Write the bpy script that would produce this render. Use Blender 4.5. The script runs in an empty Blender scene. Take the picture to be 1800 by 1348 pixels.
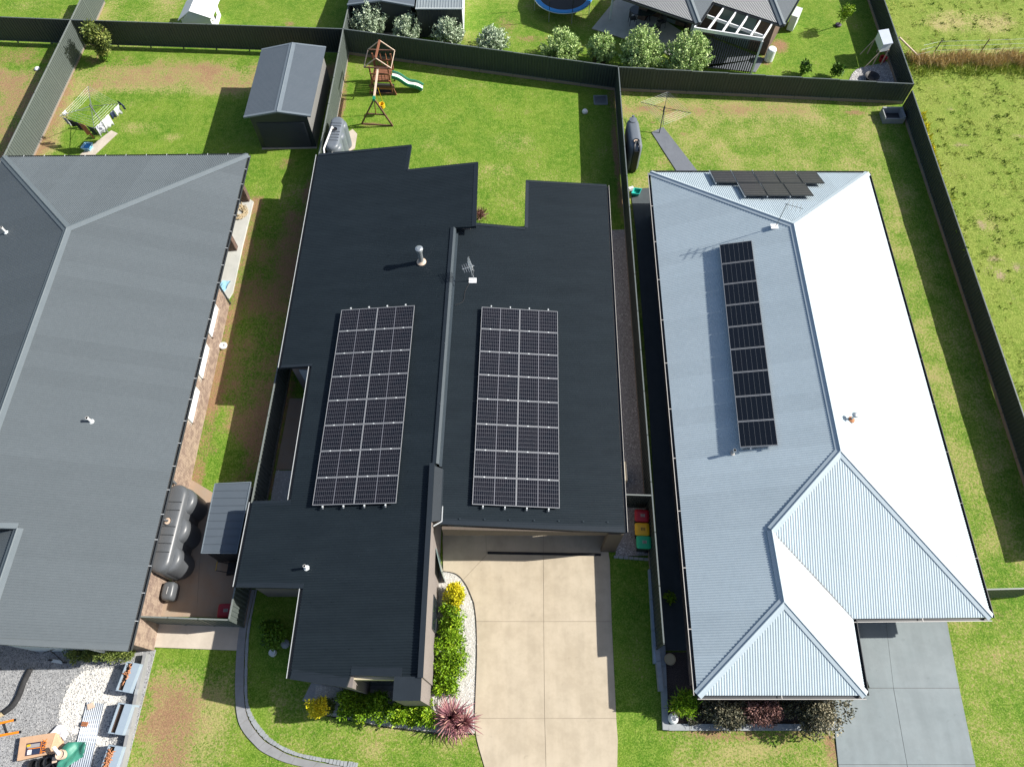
import bpy, math, random
import numpy as np
from mathutils import Vector, Matrix
random.seed(7); RNG = np.random.default_rng(7)
scene = bpy.context.scene
COL = scene.collection
R = math.radians

# ---------------------------------------------------------------- camera
cam_data = bpy.data.cameras.new("camera")
cam = bpy.data.objects.new("camera", cam_data); COL.objects.link(cam)
cam.location = (0, 0, 33); cam.rotation_euler = (R(27.5), 0, 0)
cam_data.sensor_width = 36; cam_data.lens = 25.0; cam_data.clip_end = 2000
scene.camera = cam

# ---------------------------------------------------------------- sky and sun
SUN = Vector((1.0, 0.107, 0.77)).normalized()
world = bpy.data.worlds.new("World"); scene.world = world; world.use_nodes = True
wn = world.node_tree.nodes; wl = world.node_tree.links
sky = wn.new("ShaderNodeTexSky"); sky.sky_type = 'NISHITA'; sky.sun_disc = False
sky.sun_elevation = math.asin(SUN.z); sky.sun_rotation = math.atan2(SUN.x, SUN.y)
sky.altitude = 200; sky.air_density = 1.0; sky.dust_density = 2.2; sky.ozone_density = 1.0
wn["Background"].inputs[1].default_value = 0.082
wl.new(sky.outputs[0], wn["Background"].inputs[0])
sd = bpy.data.lights.new("sun", 'SUN'); sd.energy = 4.9; sd.angle = R(0.53); sd.color = (1.0, 0.955, 0.88)
sun = bpy.data.objects.new("sun", sd); COL.objects.link(sun)
sun.rotation_euler = (-SUN).to_track_quat('-Z', 'Y').to_euler(); sun.location = (30, 10, 60)
vs = scene.view_settings
vs.view_transform = 'Standard'; vs.look = 'None'; vs.gamma = 1.0; vs.exposure = 0.66
vs.use_curve_mapping = False

# ---------------------------------------------------------------- materials
MATS = {}
def mat(name, col, rough=0.6, col2=None, scale=3.0, bump=0.0, bscale=60.0, metal=0.0, spec=0.5, attr=None, detail=4.0, coat=0.0, stretch=None, contrast=1.0, alpha=None, transmission=0.0):
    if name in MATS: return MATS[name]
    m = bpy.data.materials.new(name); m.use_nodes = True
    nt = m.node_tree; n = nt.nodes; l = nt.links; b = n["Principled BSDF"]
    b.inputs["Base Color"].default_value = (*col, 1); b.inputs["Roughness"].default_value = rough
    b.inputs["Metallic"].default_value = metal; b.inputs["Specular IOR Level"].default_value = spec
    if coat: b.inputs["Coat Weight"].default_value = coat; b.inputs["Coat Roughness"].default_value = 0.082
    if transmission: b.inputs["Transmission Weight"].default_value = transmission
    if col2 is not None or bump or attr:
        tc = n.new("ShaderNodeTexCoord")
        src = tc.outputs["Object"]
        if stretch:
            mp = n.new("ShaderNodeMapping"); mp.inputs["Scale"].default_value = stretch
            l.new(src, mp.inputs[0]); src = mp.outputs[0]
    if col2 is not None:
        nz = n.new("ShaderNodeTexNoise"); nz.inputs["Scale"].default_value = scale; nz.inputs["Detail"].default_value = detail
        nz.inputs["Roughness"].default_value = 0.65
        l.new(src, nz.inputs["Vector"])
        mr = n.new("ShaderNodeMapRange"); mr.inputs[1].default_value = 0.5 - 0.22 / contrast; mr.inputs[2].default_value = 0.5 + 0.22 / contrast
        l.new(nz.outputs["Fac"], mr.inputs[0])
        mx = n.new("ShaderNodeMix"); mx.data_type = 'RGBA'
        mx.inputs[6].default_value = (*col, 1); mx.inputs[7].default_value = (*col2, 1)
        l.new(mr.outputs[0], mx.inputs[0]); l.new(mx.outputs[2], b.inputs["Base Color"])
        if 'concrete' in name and 'sleeper' not in name:
            # wheel wear along the slab and darker damp patches
            mp2 = n.new("ShaderNodeMapping"); mp2.inputs["Scale"].default_value = (1.5, .14, 1); l.new(tc.outputs["Object"], mp2.inputs[0])
            s1 = n.new("ShaderNodeTexNoise"); s1.inputs["Scale"].default_value = 1.3; s1.inputs["Detail"].default_value = 5; l.new(mp2.outputs[0], s1.inputs["Vector"])
            s2 = n.new("ShaderNodeTexNoise"); s2.inputs["Scale"].default_value = .9; s2.inputs["Detail"].default_value = 9; s2.inputs["Roughness"].default_value = .7; l.new(tc.outputs["Object"], s2.inputs["Vector"])
            s3 = n.new("ShaderNodeTexNoise"); s3.inputs["Scale"].default_value = 2.6; s3.inputs["Detail"].default_value = 3; l.new(tc.outputs["Object"], s3.inputs["Vector"])
            def rg(src_, a, b_, c, d):
                q = n.new("ShaderNodeMapRange"); q.interpolation_type = 'SMOOTHSTEP'
                for i_, v_ in enumerate((a, b_, c, d)): q.inputs[i_ + 1].default_value = v_
                l.new(src_, q.inputs[0]); return q.outputs[0]
            def mu(a, b_):
                q = n.new("ShaderNodeMath"); q.operation = 'MULTIPLY'; l.new(a, q.inputs[0]); l.new(b_, q.inputs[1]); return q.outputs[0]
            f_ = mu(mu(rg(s1.outputs["Fac"], .36, .62, .955, 1.03), rg(s2.outputs["Fac"], .38, .60, .94, 1.03)), rg(s3.outputs["Fac"], .66, .74, 1.0, .90))
            hs = n.new("ShaderNodeMix"); hs.data_type = 'RGBA'; hs.blend_type = 'MULTIPLY'; hs.inputs[0].default_value = 1.0
            l.new(mx.outputs[2], hs.inputs[6]); l.new(f_, hs.inputs[7]); l.new(hs.outputs[2], b.inputs["Base Color"])
        if 'roof_steel' in name:
            # each sheet of roofing weathered a little differently, plus faint run-off streaks
            at = n.new("ShaderNodeAttribute"); at.attribute_name = "tone"
            wn_ = n.new("ShaderNodeTexNoise"); wn_.inputs["Scale"].default_value = 5.0; wn_.inputs["Detail"].default_value = 6; l.new(tc.outputs["Object"], wn_.inputs["Vector"])
            ad = n.new("ShaderNodeMath"); ad.operation = 'MULTIPLY_ADD'; l.new(at.outputs["Fac"], ad.inputs[0]); ad.inputs[1].default_value = .10; ad.inputs[2].default_value = .87
            a2 = n.new("ShaderNodeMath"); a2.operation = 'MULTIPLY_ADD'; l.new(wn_.outputs["Fac"], a2.inputs[0]); a2.inputs[1].default_value = .16; l.new(ad.outputs[0], a2.inputs[2])
            hs = n.new("ShaderNodeMix"); hs.data_type = 'RGBA'; hs.blend_type = 'MULTIPLY'; hs.inputs[0].default_value = 1.0
            l.new(mx.outputs[2], hs.inputs[6]); l.new(a2.outputs[0], hs.inputs[7]); l.new(hs.outputs[2], b.inputs["Base Color"])
    if attr:
        at = n.new("ShaderNodeAttribute"); at.attribute_name = "tone"
        rp = n.new("ShaderNodeValToRGB"); cr = rp.color_ramp
        for i, (p, c) in enumerate(attr):
            e = cr.elements[i] if i < 2 else cr.elements.new(p)
            e.position = p; e.color = (*c, 1)
        l.new(at.outputs["Fac"], rp.inputs[0]); l.new(rp.outputs[0], b.inputs["Base Color"])
    if bump:
        nb = n.new("ShaderNodeTexNoise"); nb.inputs["Scale"].default_value = bscale; nb.inputs["Detail"].default_value = 3
        l.new(src, nb.inputs["Vector"])
        bp = n.new("ShaderNodeBump"); bp.inputs["Strength"].default_value = bump; bp.inputs["Distance"].default_value = 0.02
        l.new(nb.outputs["Fac"], bp.inputs["Height"]); l.new(bp.outputs[0], b.inputs["Normal"])
    MATS[name] = m
    return m

M = {}
M['roof_dark'] = mat('dark_roof_steel', (.0118, .0180, .0232), .48, (.0160, .0236, .0298), 1.2, spec=.25, stretch=(.4, 1.5, 1))
M['trim_dark'] = mat('dark_roof_trim', (.015, .021, .028), .5, (.018, .025, .033), 2.0, spec=.28)
M['flash'] = mat('roof_flashing', (.042, .057, .07), .42, (.036, .05, .06), 2.5, metal=.2)
M['roof_grey'] = mat('grey_roof_steel', (.096, .113, .124), .5, (.104, .122, .134), .6, spec=.3, stretch=(.3, 1.2, 1))
M['cap_grey'] = mat('grey_ridge_steel', (.12, .145, .16), .45, (.135, .16, .175), 2)
M['roof_white'] = mat('white_roof_steel', (.41, .49, .535), .5, (.44, .52, .565), .8, spec=.3)
M['cap_white'] = mat('white_ridge_steel', (.42, .495, .54), .45, (.45, .525, .57), 2)
M['gutter_pale'] = mat('pale_gutter_steel', (.42, .40, .37), .45, (.48, .46, .43), 3)
M['gutter_dark'] = mat('dark_gutter_steel', (.035, .04, .045), .45, (.045, .05, .055), 3)
M['gutter_lip'] = mat('gutter_lip_steel', (.42, .45, .46), .4, (.48, .5, .51), 3)
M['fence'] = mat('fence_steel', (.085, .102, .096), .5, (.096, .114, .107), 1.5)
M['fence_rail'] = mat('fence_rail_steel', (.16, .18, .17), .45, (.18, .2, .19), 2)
M['fence_shaded'] = mat('shaded_fence_steel', (.032, .044, .042), .55, (.040, .053, .050), 1.5)  # same fence steel, shade of its unlit faces put into the colour
M['fence_shaded_rail'] = mat('shaded_fence_rail_steel', (.10, .12, .12), .45, (.13, .15, .15), 2)  # rail copy, darkened likewise for the shaded runs
M['timber_sleeper'] = mat('weathered_sleeper_timber', (.22, .17, .13), .85, (.30, .24, .19), 6, stretch=(1, 6, 6))
M['concrete_sleeper'] = mat('concrete_sleeper', (.26, .28, .29), .8, (.32, .34, .35), 4)
M['tan_concrete'] = mat('tan_concrete', (.41, .345, .25), .85, (.48, .415, .315), .45, bump=.05, bscale=90, detail=11, contrast=1.0)
M['joint'] = mat('dark_joint', (.27, .23, .175), .9)
M['grey_concrete'] = mat('grey_concrete', (.185, .222, .232), .8, (.235, .272, .282), .5, bump=.05, bscale=90, detail=10, contrast=1.1)
M['dark_concrete'] = mat('dark_painted_concrete', (.13, .145, .17), .75, (.15, .165, .19), 1.0)
M['shaded_concrete'] = mat('shaded_path_concrete', (.055, .068, .075), .8, (.07, .083, .09), 1.5)  # side slab by the white house, shadow put into its colour
M['pale_concrete'] = mat('pale_concrete', (.46, .40, .33), .85, (.54, .48, .40), 1.2, detail=9)
M['stained_concrete'] = mat('red_stained_concrete', (.36, .30, .235), .85, (.33, .225, .15), .9, detail=9, contrast=1.2)
M['patio'] = mat('patio_concrete', (.43, .44, .41), .8, (.50, .50, .47), 1.2)
M['path_grey'] = mat('grey_path_concrete', (.225, .23, .235), .85, (.27, .275, .28), 2.0, bump=.05)
M['brick'] = mat('tan_brick', (.35, .265, .20), .85, (.23, .165, .13), 3.5, contrast=2.5)
M['brick_dark'] = mat('brown_brick', (.16, .105, .08), .85, (.11, .075, .06), 3.5, contrast=2.5)
M['mortar'] = mat('cream_mortar', (.46, .42, .365), .9)
M['render'] = mat('grey_render_wall', (.20, .175, .16), .75, (.23, .20, .185), 2, stretch=(1, 1, .2))
M['cream_wall'] = mat('cream_wall', (.55, .48, .33), .8, (.6, .53, .38), 2)
M['blue_wall'] = mat('pale_blue_wall', (.40, .46, .50), .7, (.44, .50, .54), 2)
M['dark_wall'] = mat('charcoal_wall', (.055, .055, .055), .75, (.07, .07, .07), 2)
M['wood_clad'] = mat('timber_cladding', (.085, .066, .05), .7, (.11, .086, .066), 3, stretch=(8, 1, 1))
M['white'] = mat('white_paint', (.78, .79, .80), .45, (.74, .75, .76), 2)
M['offwhite'] = mat('offwhite_paint', (.62, .66, .66), .5, (.66, .70, .70), 2)
M['blind'] = mat('white_blind', (.80, .82, .84), .6)
M['glass'] = mat('dark_window_glass', (.02, .03, .035), .05, spec=.6)
M['greenglass'] = mat('sea_green_glass', (.16, .22, .22), .12, (.19, .25, .25), 1.0)
M['alu'] = mat('aluminium', (.62, .64, .65), .35, metal=.75)
M['galv'] = mat('galvanised_steel', (.52, .56, .57), .38, (.42, .46, .48), 8, metal=.7)
M['pvc'] = mat('white_pipe_plastic', (.78, .77, .75), .4)
M['tank'] = mat('grey_tank_plastic', (.085, .092, .10), .38, (.10, .108, .117), 2, bump=.03, bscale=14)
M['tank_blue'] = mat('slate_tank_plastic', (.12, .14, .165), .42, (.135, .155, .18), 2)
M['tank_dk'] = mat('dark_tank_plastic', (.022, .026, .03), .4, (.028, .032, .036), 2)
M['black'] = mat('black_plastic', (.012, .012, .014), .5)
M['black_matte'] = mat('black_rubber', (.014, .014, .015), .85, (.03, .03, .032), 6)
M['shed_roof'] = mat('slate_shed_steel', (.085, .105, .125), .45, (.095, .115, .136), 1.5)
M['shed_cap'] = mat('slate_shed_capping', (.14, .17, .195), .4, (.16, .19, .215), 2)
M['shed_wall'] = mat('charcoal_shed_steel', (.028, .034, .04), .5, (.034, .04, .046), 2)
M['shed_wall_lit'] = mat('sunlit_shed_wall', (.20, .20, .19), .5, (.22, .22, .21), 2)  # lighter copy of the shed wall, sunlight on its sides painted in
M['shed_pale'] = mat('pale_shed_steel', (.22, .255, .27), .45, (.24, .275, .29), 2)
M['roof_nb'] = mat('ribbed_grey_roof', (.11, .125, .14), .45, (.125, .14, .155), 1)
M['roof_nb2'] = mat('smooth_grey_roof', (.10, .12, .135), .45, (.115, .135, .15), 1)
M['greenglass_dk'] = mat('dark_green_glass', (.03, .05, .05), .15)
FENCE_DIR = (0.25, -1.0)
M['frame_alu'] = mat('panel_frame_aluminium', (.34, .35, .36), .4, metal=.3)
M['cell'] = mat('solar_cell', (.0055, .0075, .0125), .22, (.010, .010, .015), 1.3, spec=.25, contrast=2.5)
M['backsheet'] = mat('solar_backsheet', (.17, .175, .20), .5)
M['cell_black'] = mat('black_solar_glass', (.006, .008, .012), .12, spec=.55)
M['cell_glare'] = mat('sky_glare_solar_glass', (.022, .022, .025), .28, (.03, .03, .033), 2, spec=.5)  # panel glass greyed, sky glare put into its colour
M['busbar'] = mat('solar_busbar', (.15, .16, .17), .4)
M['red_timber'] = mat('red_brown_timber', (.20, .075, .04), .7, (.26, .11, .06), 5, stretch=(1, 1, .3))
M['dark_timber'] = mat('brown_timber', (.11, .055, .035), .75, (.15, .08, .05), 6)
M['orange_timber'] = mat('orange_timber', (.36, .14, .06), .7, (.30, .11, .05), 6)
M['pale_timber'] = mat('pale_timber', (.55, .42, .32), .7, (.62, .48, .37), 6)
M['slide_green'] = mat('green_slide_plastic', (.01, .20, .12), .35)
M['slide_white'] = mat('cream_slide_plastic', (.74, .73, .66), .4)
M['yellow'] = mat('yellow_plastic', (.70, .45, .02), .4)
M['amber_lid'] = mat('yellow_bin_plastic', (.72, .42, .012), .42, (.66, .38, .01), 5)
M['red_lid'] = mat('red_bin_plastic', (.36, .010, .022), .42, (.31, .008, .018), 5)
M['green_lid'] = mat('green_bin_plastic', (.015, .42, .20), .42, (.012, .37, .17), 5)
M['bin_body'] = mat('dark_green_bin_plastic', (.014, .022, .018), .5)
M['print'] = mat('grey_print', (.32, .30, .30), .6)
M['print_dark'] = mat('dark_print', (.12, .08, .02), .6)
M['blue'] = mat('blue_plastic', (.02, .22, .55), .4, (.025, .26, .60), 4)
M['pale_blue'] = mat('pale_blue_plastic', (.30, .55, .72), .45)
M['mesh_black'] = mat('black_mesh', (.014, .016, .018), .7, (.03, .032, .035), 30)
M['cloth_white'] = mat('white_cloth', (.72, .72, .75), .85, (.62, .63, .68), 8)
M['cloth_stripe'] = mat('grey_white_cloth', (.60, .61, .65), .85, (.12, .13, .18), 9, contrast=4)
M['cloth_black'] = mat('black_cloth', (.012, .011, .013), .9, (.02, .018, .02), 6)
M['cloth_orange'] = mat('rust_cloth', (.42, .16, .07), .9, (.36, .13, .06), 6)
M['cloth_navy'] = mat('navy_cloth', (.012, .024, .06), .9, (.02, .035, .08), 6)
M['cloth_green'] = mat('dark_green_cloth', (.012, .03, .026), .9)
M['line'] = mat('pale_line_wire', (.62, .66, .62), .5)
M['pole'] = mat('pole_steel', (.20, .22, .22), .4, metal=.5)
M['dark_pole'] = mat('dark_pole_steel', (.035, .04, .045), .4)
M['soil_dark'] = mat('dark_soil', (.05, .03, .022), .95, (.09, .055, .04), 12, bump=.4, bscale=40)
M['mulch'] = mat('dark_mulch', (.035, .026, .024), .95, (.10, .075, .068), 26, bump=.6, bscale=30, contrast=2)
M['cardboard'] = mat('cardboard', (.48, .30, .18), .85, (.55, .36, .23), 3)
M['print_purple'] = mat('dark_purple_print', (.045, .03, .055), .55)
M['orange'] = mat('orange_paint', (.80, .24, .012), .5)
M['tarp'] = mat('green_tarpaulin', (.035, .20, .14), .5, (.06, .26, .19), 5)
M['iron'] = mat('corrugated_zinc', (.52, .57, .64), .4, (.58, .63, .70), 3, metal=.2)
M['planter'] = mat('pale_blue_planter_steel', (.27, .34, .41), .45, (.31, .38, .45), 3)
M['rust'] = mat('rusty_orange', (.42, .17, .075), .9, (.52, .25, .13), 8)
M['terracotta'] = mat('pale_pot', (.70, .68, .66), .6)
M['hose'] = mat('tan_hose', (.45, .36, .22), .6)
M['red'] = mat('red_plastic', (.45, .02, .03), .5)
M['teal'] = mat('teal_plastic', (.02, .42, .36), .5)
M['pebble'] = mat('pebble', (.5, .5, .5), .8, attr=[(0, (.20, .19, .18)), (1, (.72, .70, .66)), (.3, (.5, .49, .46))])
M['pebble_grey'] = mat('grey_gravel', (.3, .3, .3), .85, attr=[(0, (.07, .07, .075)), (1, (.50, .50, .50)), (.55, (.24, .245, .25))])
M['pebble_brown'] = mat('brown_gravel', (.3, .3, .3), .85, attr=[(0, (.10, .098, .095)), (1, (.75, .73, .71)), (.55, (.36, .35, .34))])
M['bed_white'] = mat('white_gravel_bed', (.56, .54, .50), .9, (.40, .38, .35), 22, bump=.6, bscale=30, contrast=1.3)
M['bed_grey'] = mat('grey_gravel_bed', (.25, .255, .26), .9, (.36, .365, .37), 9, bump=.6, bscale=28, detail=9)
M['bed_brown'] = mat('brown_gravel_bed', (.24, .23, .225), .9, (.38, .365, .355), 11, bump=.6, bscale=28, detail=9)
def leafmat(name, ramp, rough=.55):
    m = mat(name, ramp[0][1], rough, attr=ramp, spec=.3)
    return m
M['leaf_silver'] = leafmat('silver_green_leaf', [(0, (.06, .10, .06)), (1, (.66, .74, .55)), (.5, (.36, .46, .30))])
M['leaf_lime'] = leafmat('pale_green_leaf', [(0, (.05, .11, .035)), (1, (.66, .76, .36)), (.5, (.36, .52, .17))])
M['leaf_green'] = leafmat('green_leaf', [(0, (.02, .055, .012)), (1, (.22, .36, .03)), (.5, (.085, .19, .015))])
M['leaf_bright'] = leafmat('bright_green_leaf', [(0, (.04, .11, .008)), (1, (.44, .54, .03)), (.5, (.19, .34, .012))])
M['leaf_olive'] = leafmat('olive_leaf', [(0, (.03, .045, .012)), (1, (.30, .32, .08)), (.5, (.12, .17, .035))])
M['leaf_yellow'] = leafmat('golden_leaf', [(0, (.16, .24, .01)), (1, (.88, .72, .04)), (.5, (.55, .52, .012))])
M['leaf_dark'] = leafmat('dark_bronze_leaf', [(0, (.015, .022, .015)), (1, (.42, .37, .25)), (.5, (.16, .155, .10))])
M['leaf_maroon'] = leafmat('maroon_leaf', [(0, (.07, .035, .03)), (1, (.46, .27, .23)), (.5, (.24, .125, .11))])
M['leaf_cordy'] = leafmat('pink_striped_leaf', [(0, (.09, .035, .05)), (1, (.62, .38, .30)), (.5, (.30, .12, .14))])
M['straw'] = leafmat('straw_grass', [(0, (.26, .20, .07)), (1, (.66, .52, .28)), (.5, (.46, .35, .15))], .8)
M['bark'] = mat('brown_bark', (.10, .07, .05), .9, (.15, .11, .08), 12)

# ---------------------------------------------------------------- mesh helpers
class MB:
    def __init__(s): s.v = []; s.f = []; s.mi = []; s.tone = []
    def add(s, vs, fs, mi=0, tone=None):
        o = len(s.v); s.v.extend([tuple(p) for p in vs])
        for f in fs:
            s.f.append(tuple(i + o for i in f)); s.mi.append(mi); s.tone.append(0.5 if tone is None else tone)
        return s
    def box(s, c, d, rz=0.0, mi=0, ax=None, tone=None):
        hx, hy, hz = d[0] / 2, d[1] / 2, d[2] / 2
        if ax is None: X, Y, Z = Vector((math.cos(rz), math.sin(rz), 0)), Vector((-math.sin(rz), math.cos(rz), 0)), Vector((0, 0, 1))
        else: X, Y, Z = ax
        c = Vector(c)
        P = [c + X * (hx * a) + Y * (hy * b) + Z * (hz * e) for e in (-1, 1) for a, b in ((-1, -1), (1, -1), (1, 1), (-1, 1))]
        return s.add(P, [(3, 2, 1, 0), (4, 5, 6, 7), (0, 1, 5, 4), (1, 2, 6, 5), (2, 3, 7, 6), (3, 0, 4, 7)], mi, tone)
    def bar(s, p0, p1, w, h=None, mi=0, up=None, tone=None):
        "a rectangular bar from p0 to p1"
        p0 = Vector(p0); p1 = Vector(p1); h = h or w
        X = (p1 - p0); L = X.length
        if L < 1e-6: return s
        X = X / L
        U = Vector(up) if up else (Vector((0, 0, 1)) if abs(X.z) < .95 else Vector((0, 1, 0)))
        Y = U.cross(X).normalized(); Z = X.cross(Y)
        return s.box((p0 + p1) / 2, (L, w, h), mi=mi, ax=(X, Y, Z), tone=tone)
    def tube(s, pts, r, n=8, mi=0, cap=True, tone=None):
        pts = [Vector(p) for p in pts]; rs = r if isinstance(r, (list, tuple)) else [r] * len(pts)
        o = []
        for i, p in enumerate(pts):
            d = (pts[min(i + 1, len(pts) - 1)] - pts[max(i - 1, 0)]).normalized()
            a = Vector((0, 0, 1)) if abs(d.z) < .9 else Vector((1, 0, 0))
            u = d.cross(a).normalized(); w = d.cross(u)
            for k in range(n):
                t = 2 * math.pi * k / n; o.append(p + (u * math.cos(t) + w * math.sin(t)) * rs[i])
        fs = []
        for i in range(len(pts) - 1):
            for k in range(n):
                a, b = i * n + k, i * n + (k + 1) % n; fs.append((b, a, a + n, b + n))
        if cap: fs.append(tuple(range(n))); fs.append(tuple(reversed(range((len(pts) - 1) * n, len(pts) * n))))
        return s.add(o, fs, mi, tone)
    def prism(s, poly, z0, z1, mi=0):
        n = len(poly); a = sum(poly[i][0] * poly[(i + 1) % n][1] - poly[(i + 1) % n][0] * poly[i][1] for i in range(n))
        if a < 0: poly = list(reversed(poly))
        vs = [(p[0], p[1], z0) for p in poly] + [(p[0], p[1], z1) for p in poly]
        fs = [tuple(reversed(range(n))), tuple(range(n, 2 * n))] + [(i, (i + 1) % n, (i + 1) % n + n, i + n) for i in range(n)]
        return s.add(vs, fs, mi)
    def slab3(s, poly, th, mi=0):
        "a plate under a planar 3D polygon"
        n = len(poly); vs = [Vector(p) for p in poly]
        nrm = newell(vs)
        if nrm.z < 0: vs.reverse(); nrm = -nrm
        vs = vs + [p - nrm * th for p in vs]
        fs = [tuple(range(n)), tuple(reversed(range(n, 2 * n)))] + [((i + 1) % n, i, i + n, (i + 1) % n + n) for i in range(n)]
        return s.add(vs, fs, mi)
    def lathe(s, c, prof, n=16, mi=0, sx=1.0, sy=1.0, rz=0.0):
        o = []; c = Vector(c)
        for r, z in prof:
            for k in range(n):
                t = 2 * math.pi * k / n; x, y = r * math.cos(t) * sx, r * math.sin(t) * sy
                o.append((c.x + x * math.cos(rz) - y * math.sin(rz), c.y + x * math.sin(rz) + y * math.cos(rz), c.z + z))
        fs = [(i * n + k, i * n + (k + 1) % n, (i + 1) * n + (k + 1) % n, (i + 1) * n + k) for i in range(len(prof) - 1) for k in range(n)]
        fs.append(tuple(reversed(range(n)))); fs.append(tuple(range((len(prof) - 1) * n, len(prof) * n)))
        return s.add(o, fs, mi)
    def build(s, name, mats, parent=None, smooth=False, tone=False, kind=None):
        mats = mats if isinstance(mats, (list, tuple)) else [mats]
        off = ORG.get(parent.name, Vector()) if parent else Vector()
        me = bpy.data.meshes.new(name)
        me.from_pydata([(p[0] - off.x, p[1] - off.y, p[2] - off.z) for p in s.v], [], s.f)
        for m in mats: me.materials.append(M[m] if isinstance(m, str) else m)
        if len(mats) > 1: me.polygons.foreach_set("material_index", s.mi)
        if smooth: me.polygons.foreach_set("use_smooth", [True] * len(s.f))
        if tone:
            at = me.attributes.new("tone", 'FLOAT', 'FACE'); at.data.foreach_set("value", s.tone)
        me.update()
        o = bpy.data.objects.new(name, me); COL.objects.link(o)
        if parent: o.parent = parent
        ORG[o.name] = off
        if kind: o['kind'] = kind
        return o
ORG = {}
def newell(vs):
    n = Vector()
    for i in range(len(vs)):
        a, b = vs[i], vs[(i + 1) % len(vs)]
        n += Vector(((a.y - b.y) * (a.z + b.z), (a.z - b.z) * (a.x + b.x), (a.x - b.x) * (a.y + b.y)))
    return n.normalized()
def tag(o, label, cat, group=None):
    o['label'] = label; o['category'] = cat
    if group: o['group'] = group
    return o
def thing(name, loc, label, cat, group=None):
    o = bpy.data.objects.new(name, None); COL.objects.link(o); o.location = loc
    o.empty_display_size = .3
    ORG[o.name] = Vector(loc)
    return tag(o, label, cat, group)
def struct(o): o['kind'] = 'structure'; return o
def copy_tree(o, loc=None, rz=None, label=None, parent=None, scale=None):
    c = o.copy(); COL.objects.link(c)
    if parent: c.parent = parent
    if loc is not None: c.location = loc
    if rz is not None: c.rotation_euler = (0, 0, rz)
    if scale is not None: c.scale = scale if isinstance(scale, (tuple, list)) else (scale,) * 3
    if label: c['label'] = label
    for ch in list(o.children): copy_tree(ch, parent=c)
    return c
def V(*a): return Vector(a)
def lerp(a, b, t): return Vector(a) * (1 - t) + Vector(b) * t
def bez(p, n=8):
    "smooth open curve through points (Catmull-Rom)"
    p = [Vector(q) for q in p]; out = []
    for i in range(len(p) - 1):
        a = p[max(i - 1, 0)]; b = p[i]; c = p[i + 1]; d = p[min(i + 2, len(p) - 1)]
        for k in range(n):
            t = k / n
            out.append(.5 * ((2 * b) + (c - a) * t + (2 * a - 5 * b + 4 * c - d) * t * t + (3 * b - a - 3 * c + d) * t ** 3))
    out.append(p[-1]); return out

TONES = [random.Random(3).uniform(0, 1) for _ in range(1)] and [random.Random(i * 7 + 1).uniform(0, 1) for i in range(97)]
def corr(mb, poly, pitch=.105, amp=.0105, sub=6, mi=0, lift=0.0, kind='sine', rib=.25):
    "corrugated sheet over a planar polygon, ribs running down the slope"
    P = [Vector(p) for p in poly]; n = newell(P)
    if n.z < 0: n = -n
    v = Vector((0, 0, -1)); v = (v - n * v.dot(n)).normalized(); u = v.cross(n).normalized(); o = P[0]
    q = [((p - o).dot(u), (p - o).dot(v)) for p in P]
    us = sorted(set([round(a[0], 4) for a in q]))
    st = pitch / sub; k0 = math.floor(us[0] / st); k1 = math.ceil(us[-1] / st)
    if kind == 'sine':
        hs = lambda x: amp * math.sin(2 * math.pi * x / pitch)
        cuts = [k * st for k in range(k0, k1 + 1)]
    else:
        def hs(x):
            t = (x / pitch) % 1.0
            if t < rib * .25: return amp * t / (rib * .25)
            if t < rib * .75: return amp
            if t < rib: return amp * (rib - t) / (rib * .25)
            return 0.0
        cuts = []
        for k in range(math.floor(us[0] / pitch), math.ceil(us[-1] / pitch) + 1):
            cuts += [pitch * (k + x) for x in (0, rib * .25, rib * .75, rib)]
    cuts = sorted(set([c for c in cuts if us[0] < c < us[-1]] + us))
    def span(x):
        s = []
        for i in range(len(q)):
            a, b = q[i], q[(i + 1) % len(q)]
            if (a[0] - x) * (b[0] - x) < 0: s.append(a[1] + (b[1] - a[1]) * (x - a[0]) / (b[0] - a[0]))
        return sorted(s)
    for a, b in zip(cuts, cuts[1:]):
        if b - a < 1e-4: continue
        e = min(1e-4, (b - a) * .1); sa, sb = span(a + e), span(b - e)
        if len(sa) != len(sb): continue
        ha, hb = hs(a) + lift, hs(b) + lift
        for i in range(0, len(sa) - 1, 2):
            w = [o + u * a + v * sa[i] + n * ha, o + u * a + v * sa[i + 1] + n * ha, o + u * b + v * sb[i + 1] + n * hb, o + u * b + v * sb[i] + n * hb]
            mb.add(w, [(0, 1, 2, 3)], mi, tone=TONES[int(a // .84) % len(TONES)])
    return n
def roof_plane(name, poly, m, parent, th=.10, **k):
    mb = MB(); P = [Vector(p) for p in poly]; n = newell(P)
    if n.z < 0: n = -n
    mb.slab3([p - n * .012 for p in P], th)
    corr(mb, poly, **k)
    return mb.build(name, m, parent, tone=True)
def cap(mb, p0, p1, ta, tb, w=.17, lift=.03, mi=0):
    "folded capping along an edge: wings lie toward points ta and tb"
    p0 = Vector(p0); p1 = Vector(p1); d = (p1 - p0).normalized(); up = Vector((0, 0, lift))
    def side(t):
        t = Vector(t) - p0; t = t - d * t.dot(d); return t.normalized()
    A, B = side(ta), side(tb)
    for sv in (A, B):
        q = [p0 + up * 1.6, p1 + up * 1.6, p1 + sv * w + up, p0 + sv * w + up]
        mb.slab3(q, .02, mi)
    mb.tube([p0 + up * 1.7, p1 + up * 1.7], .028, 6, mi)
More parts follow.
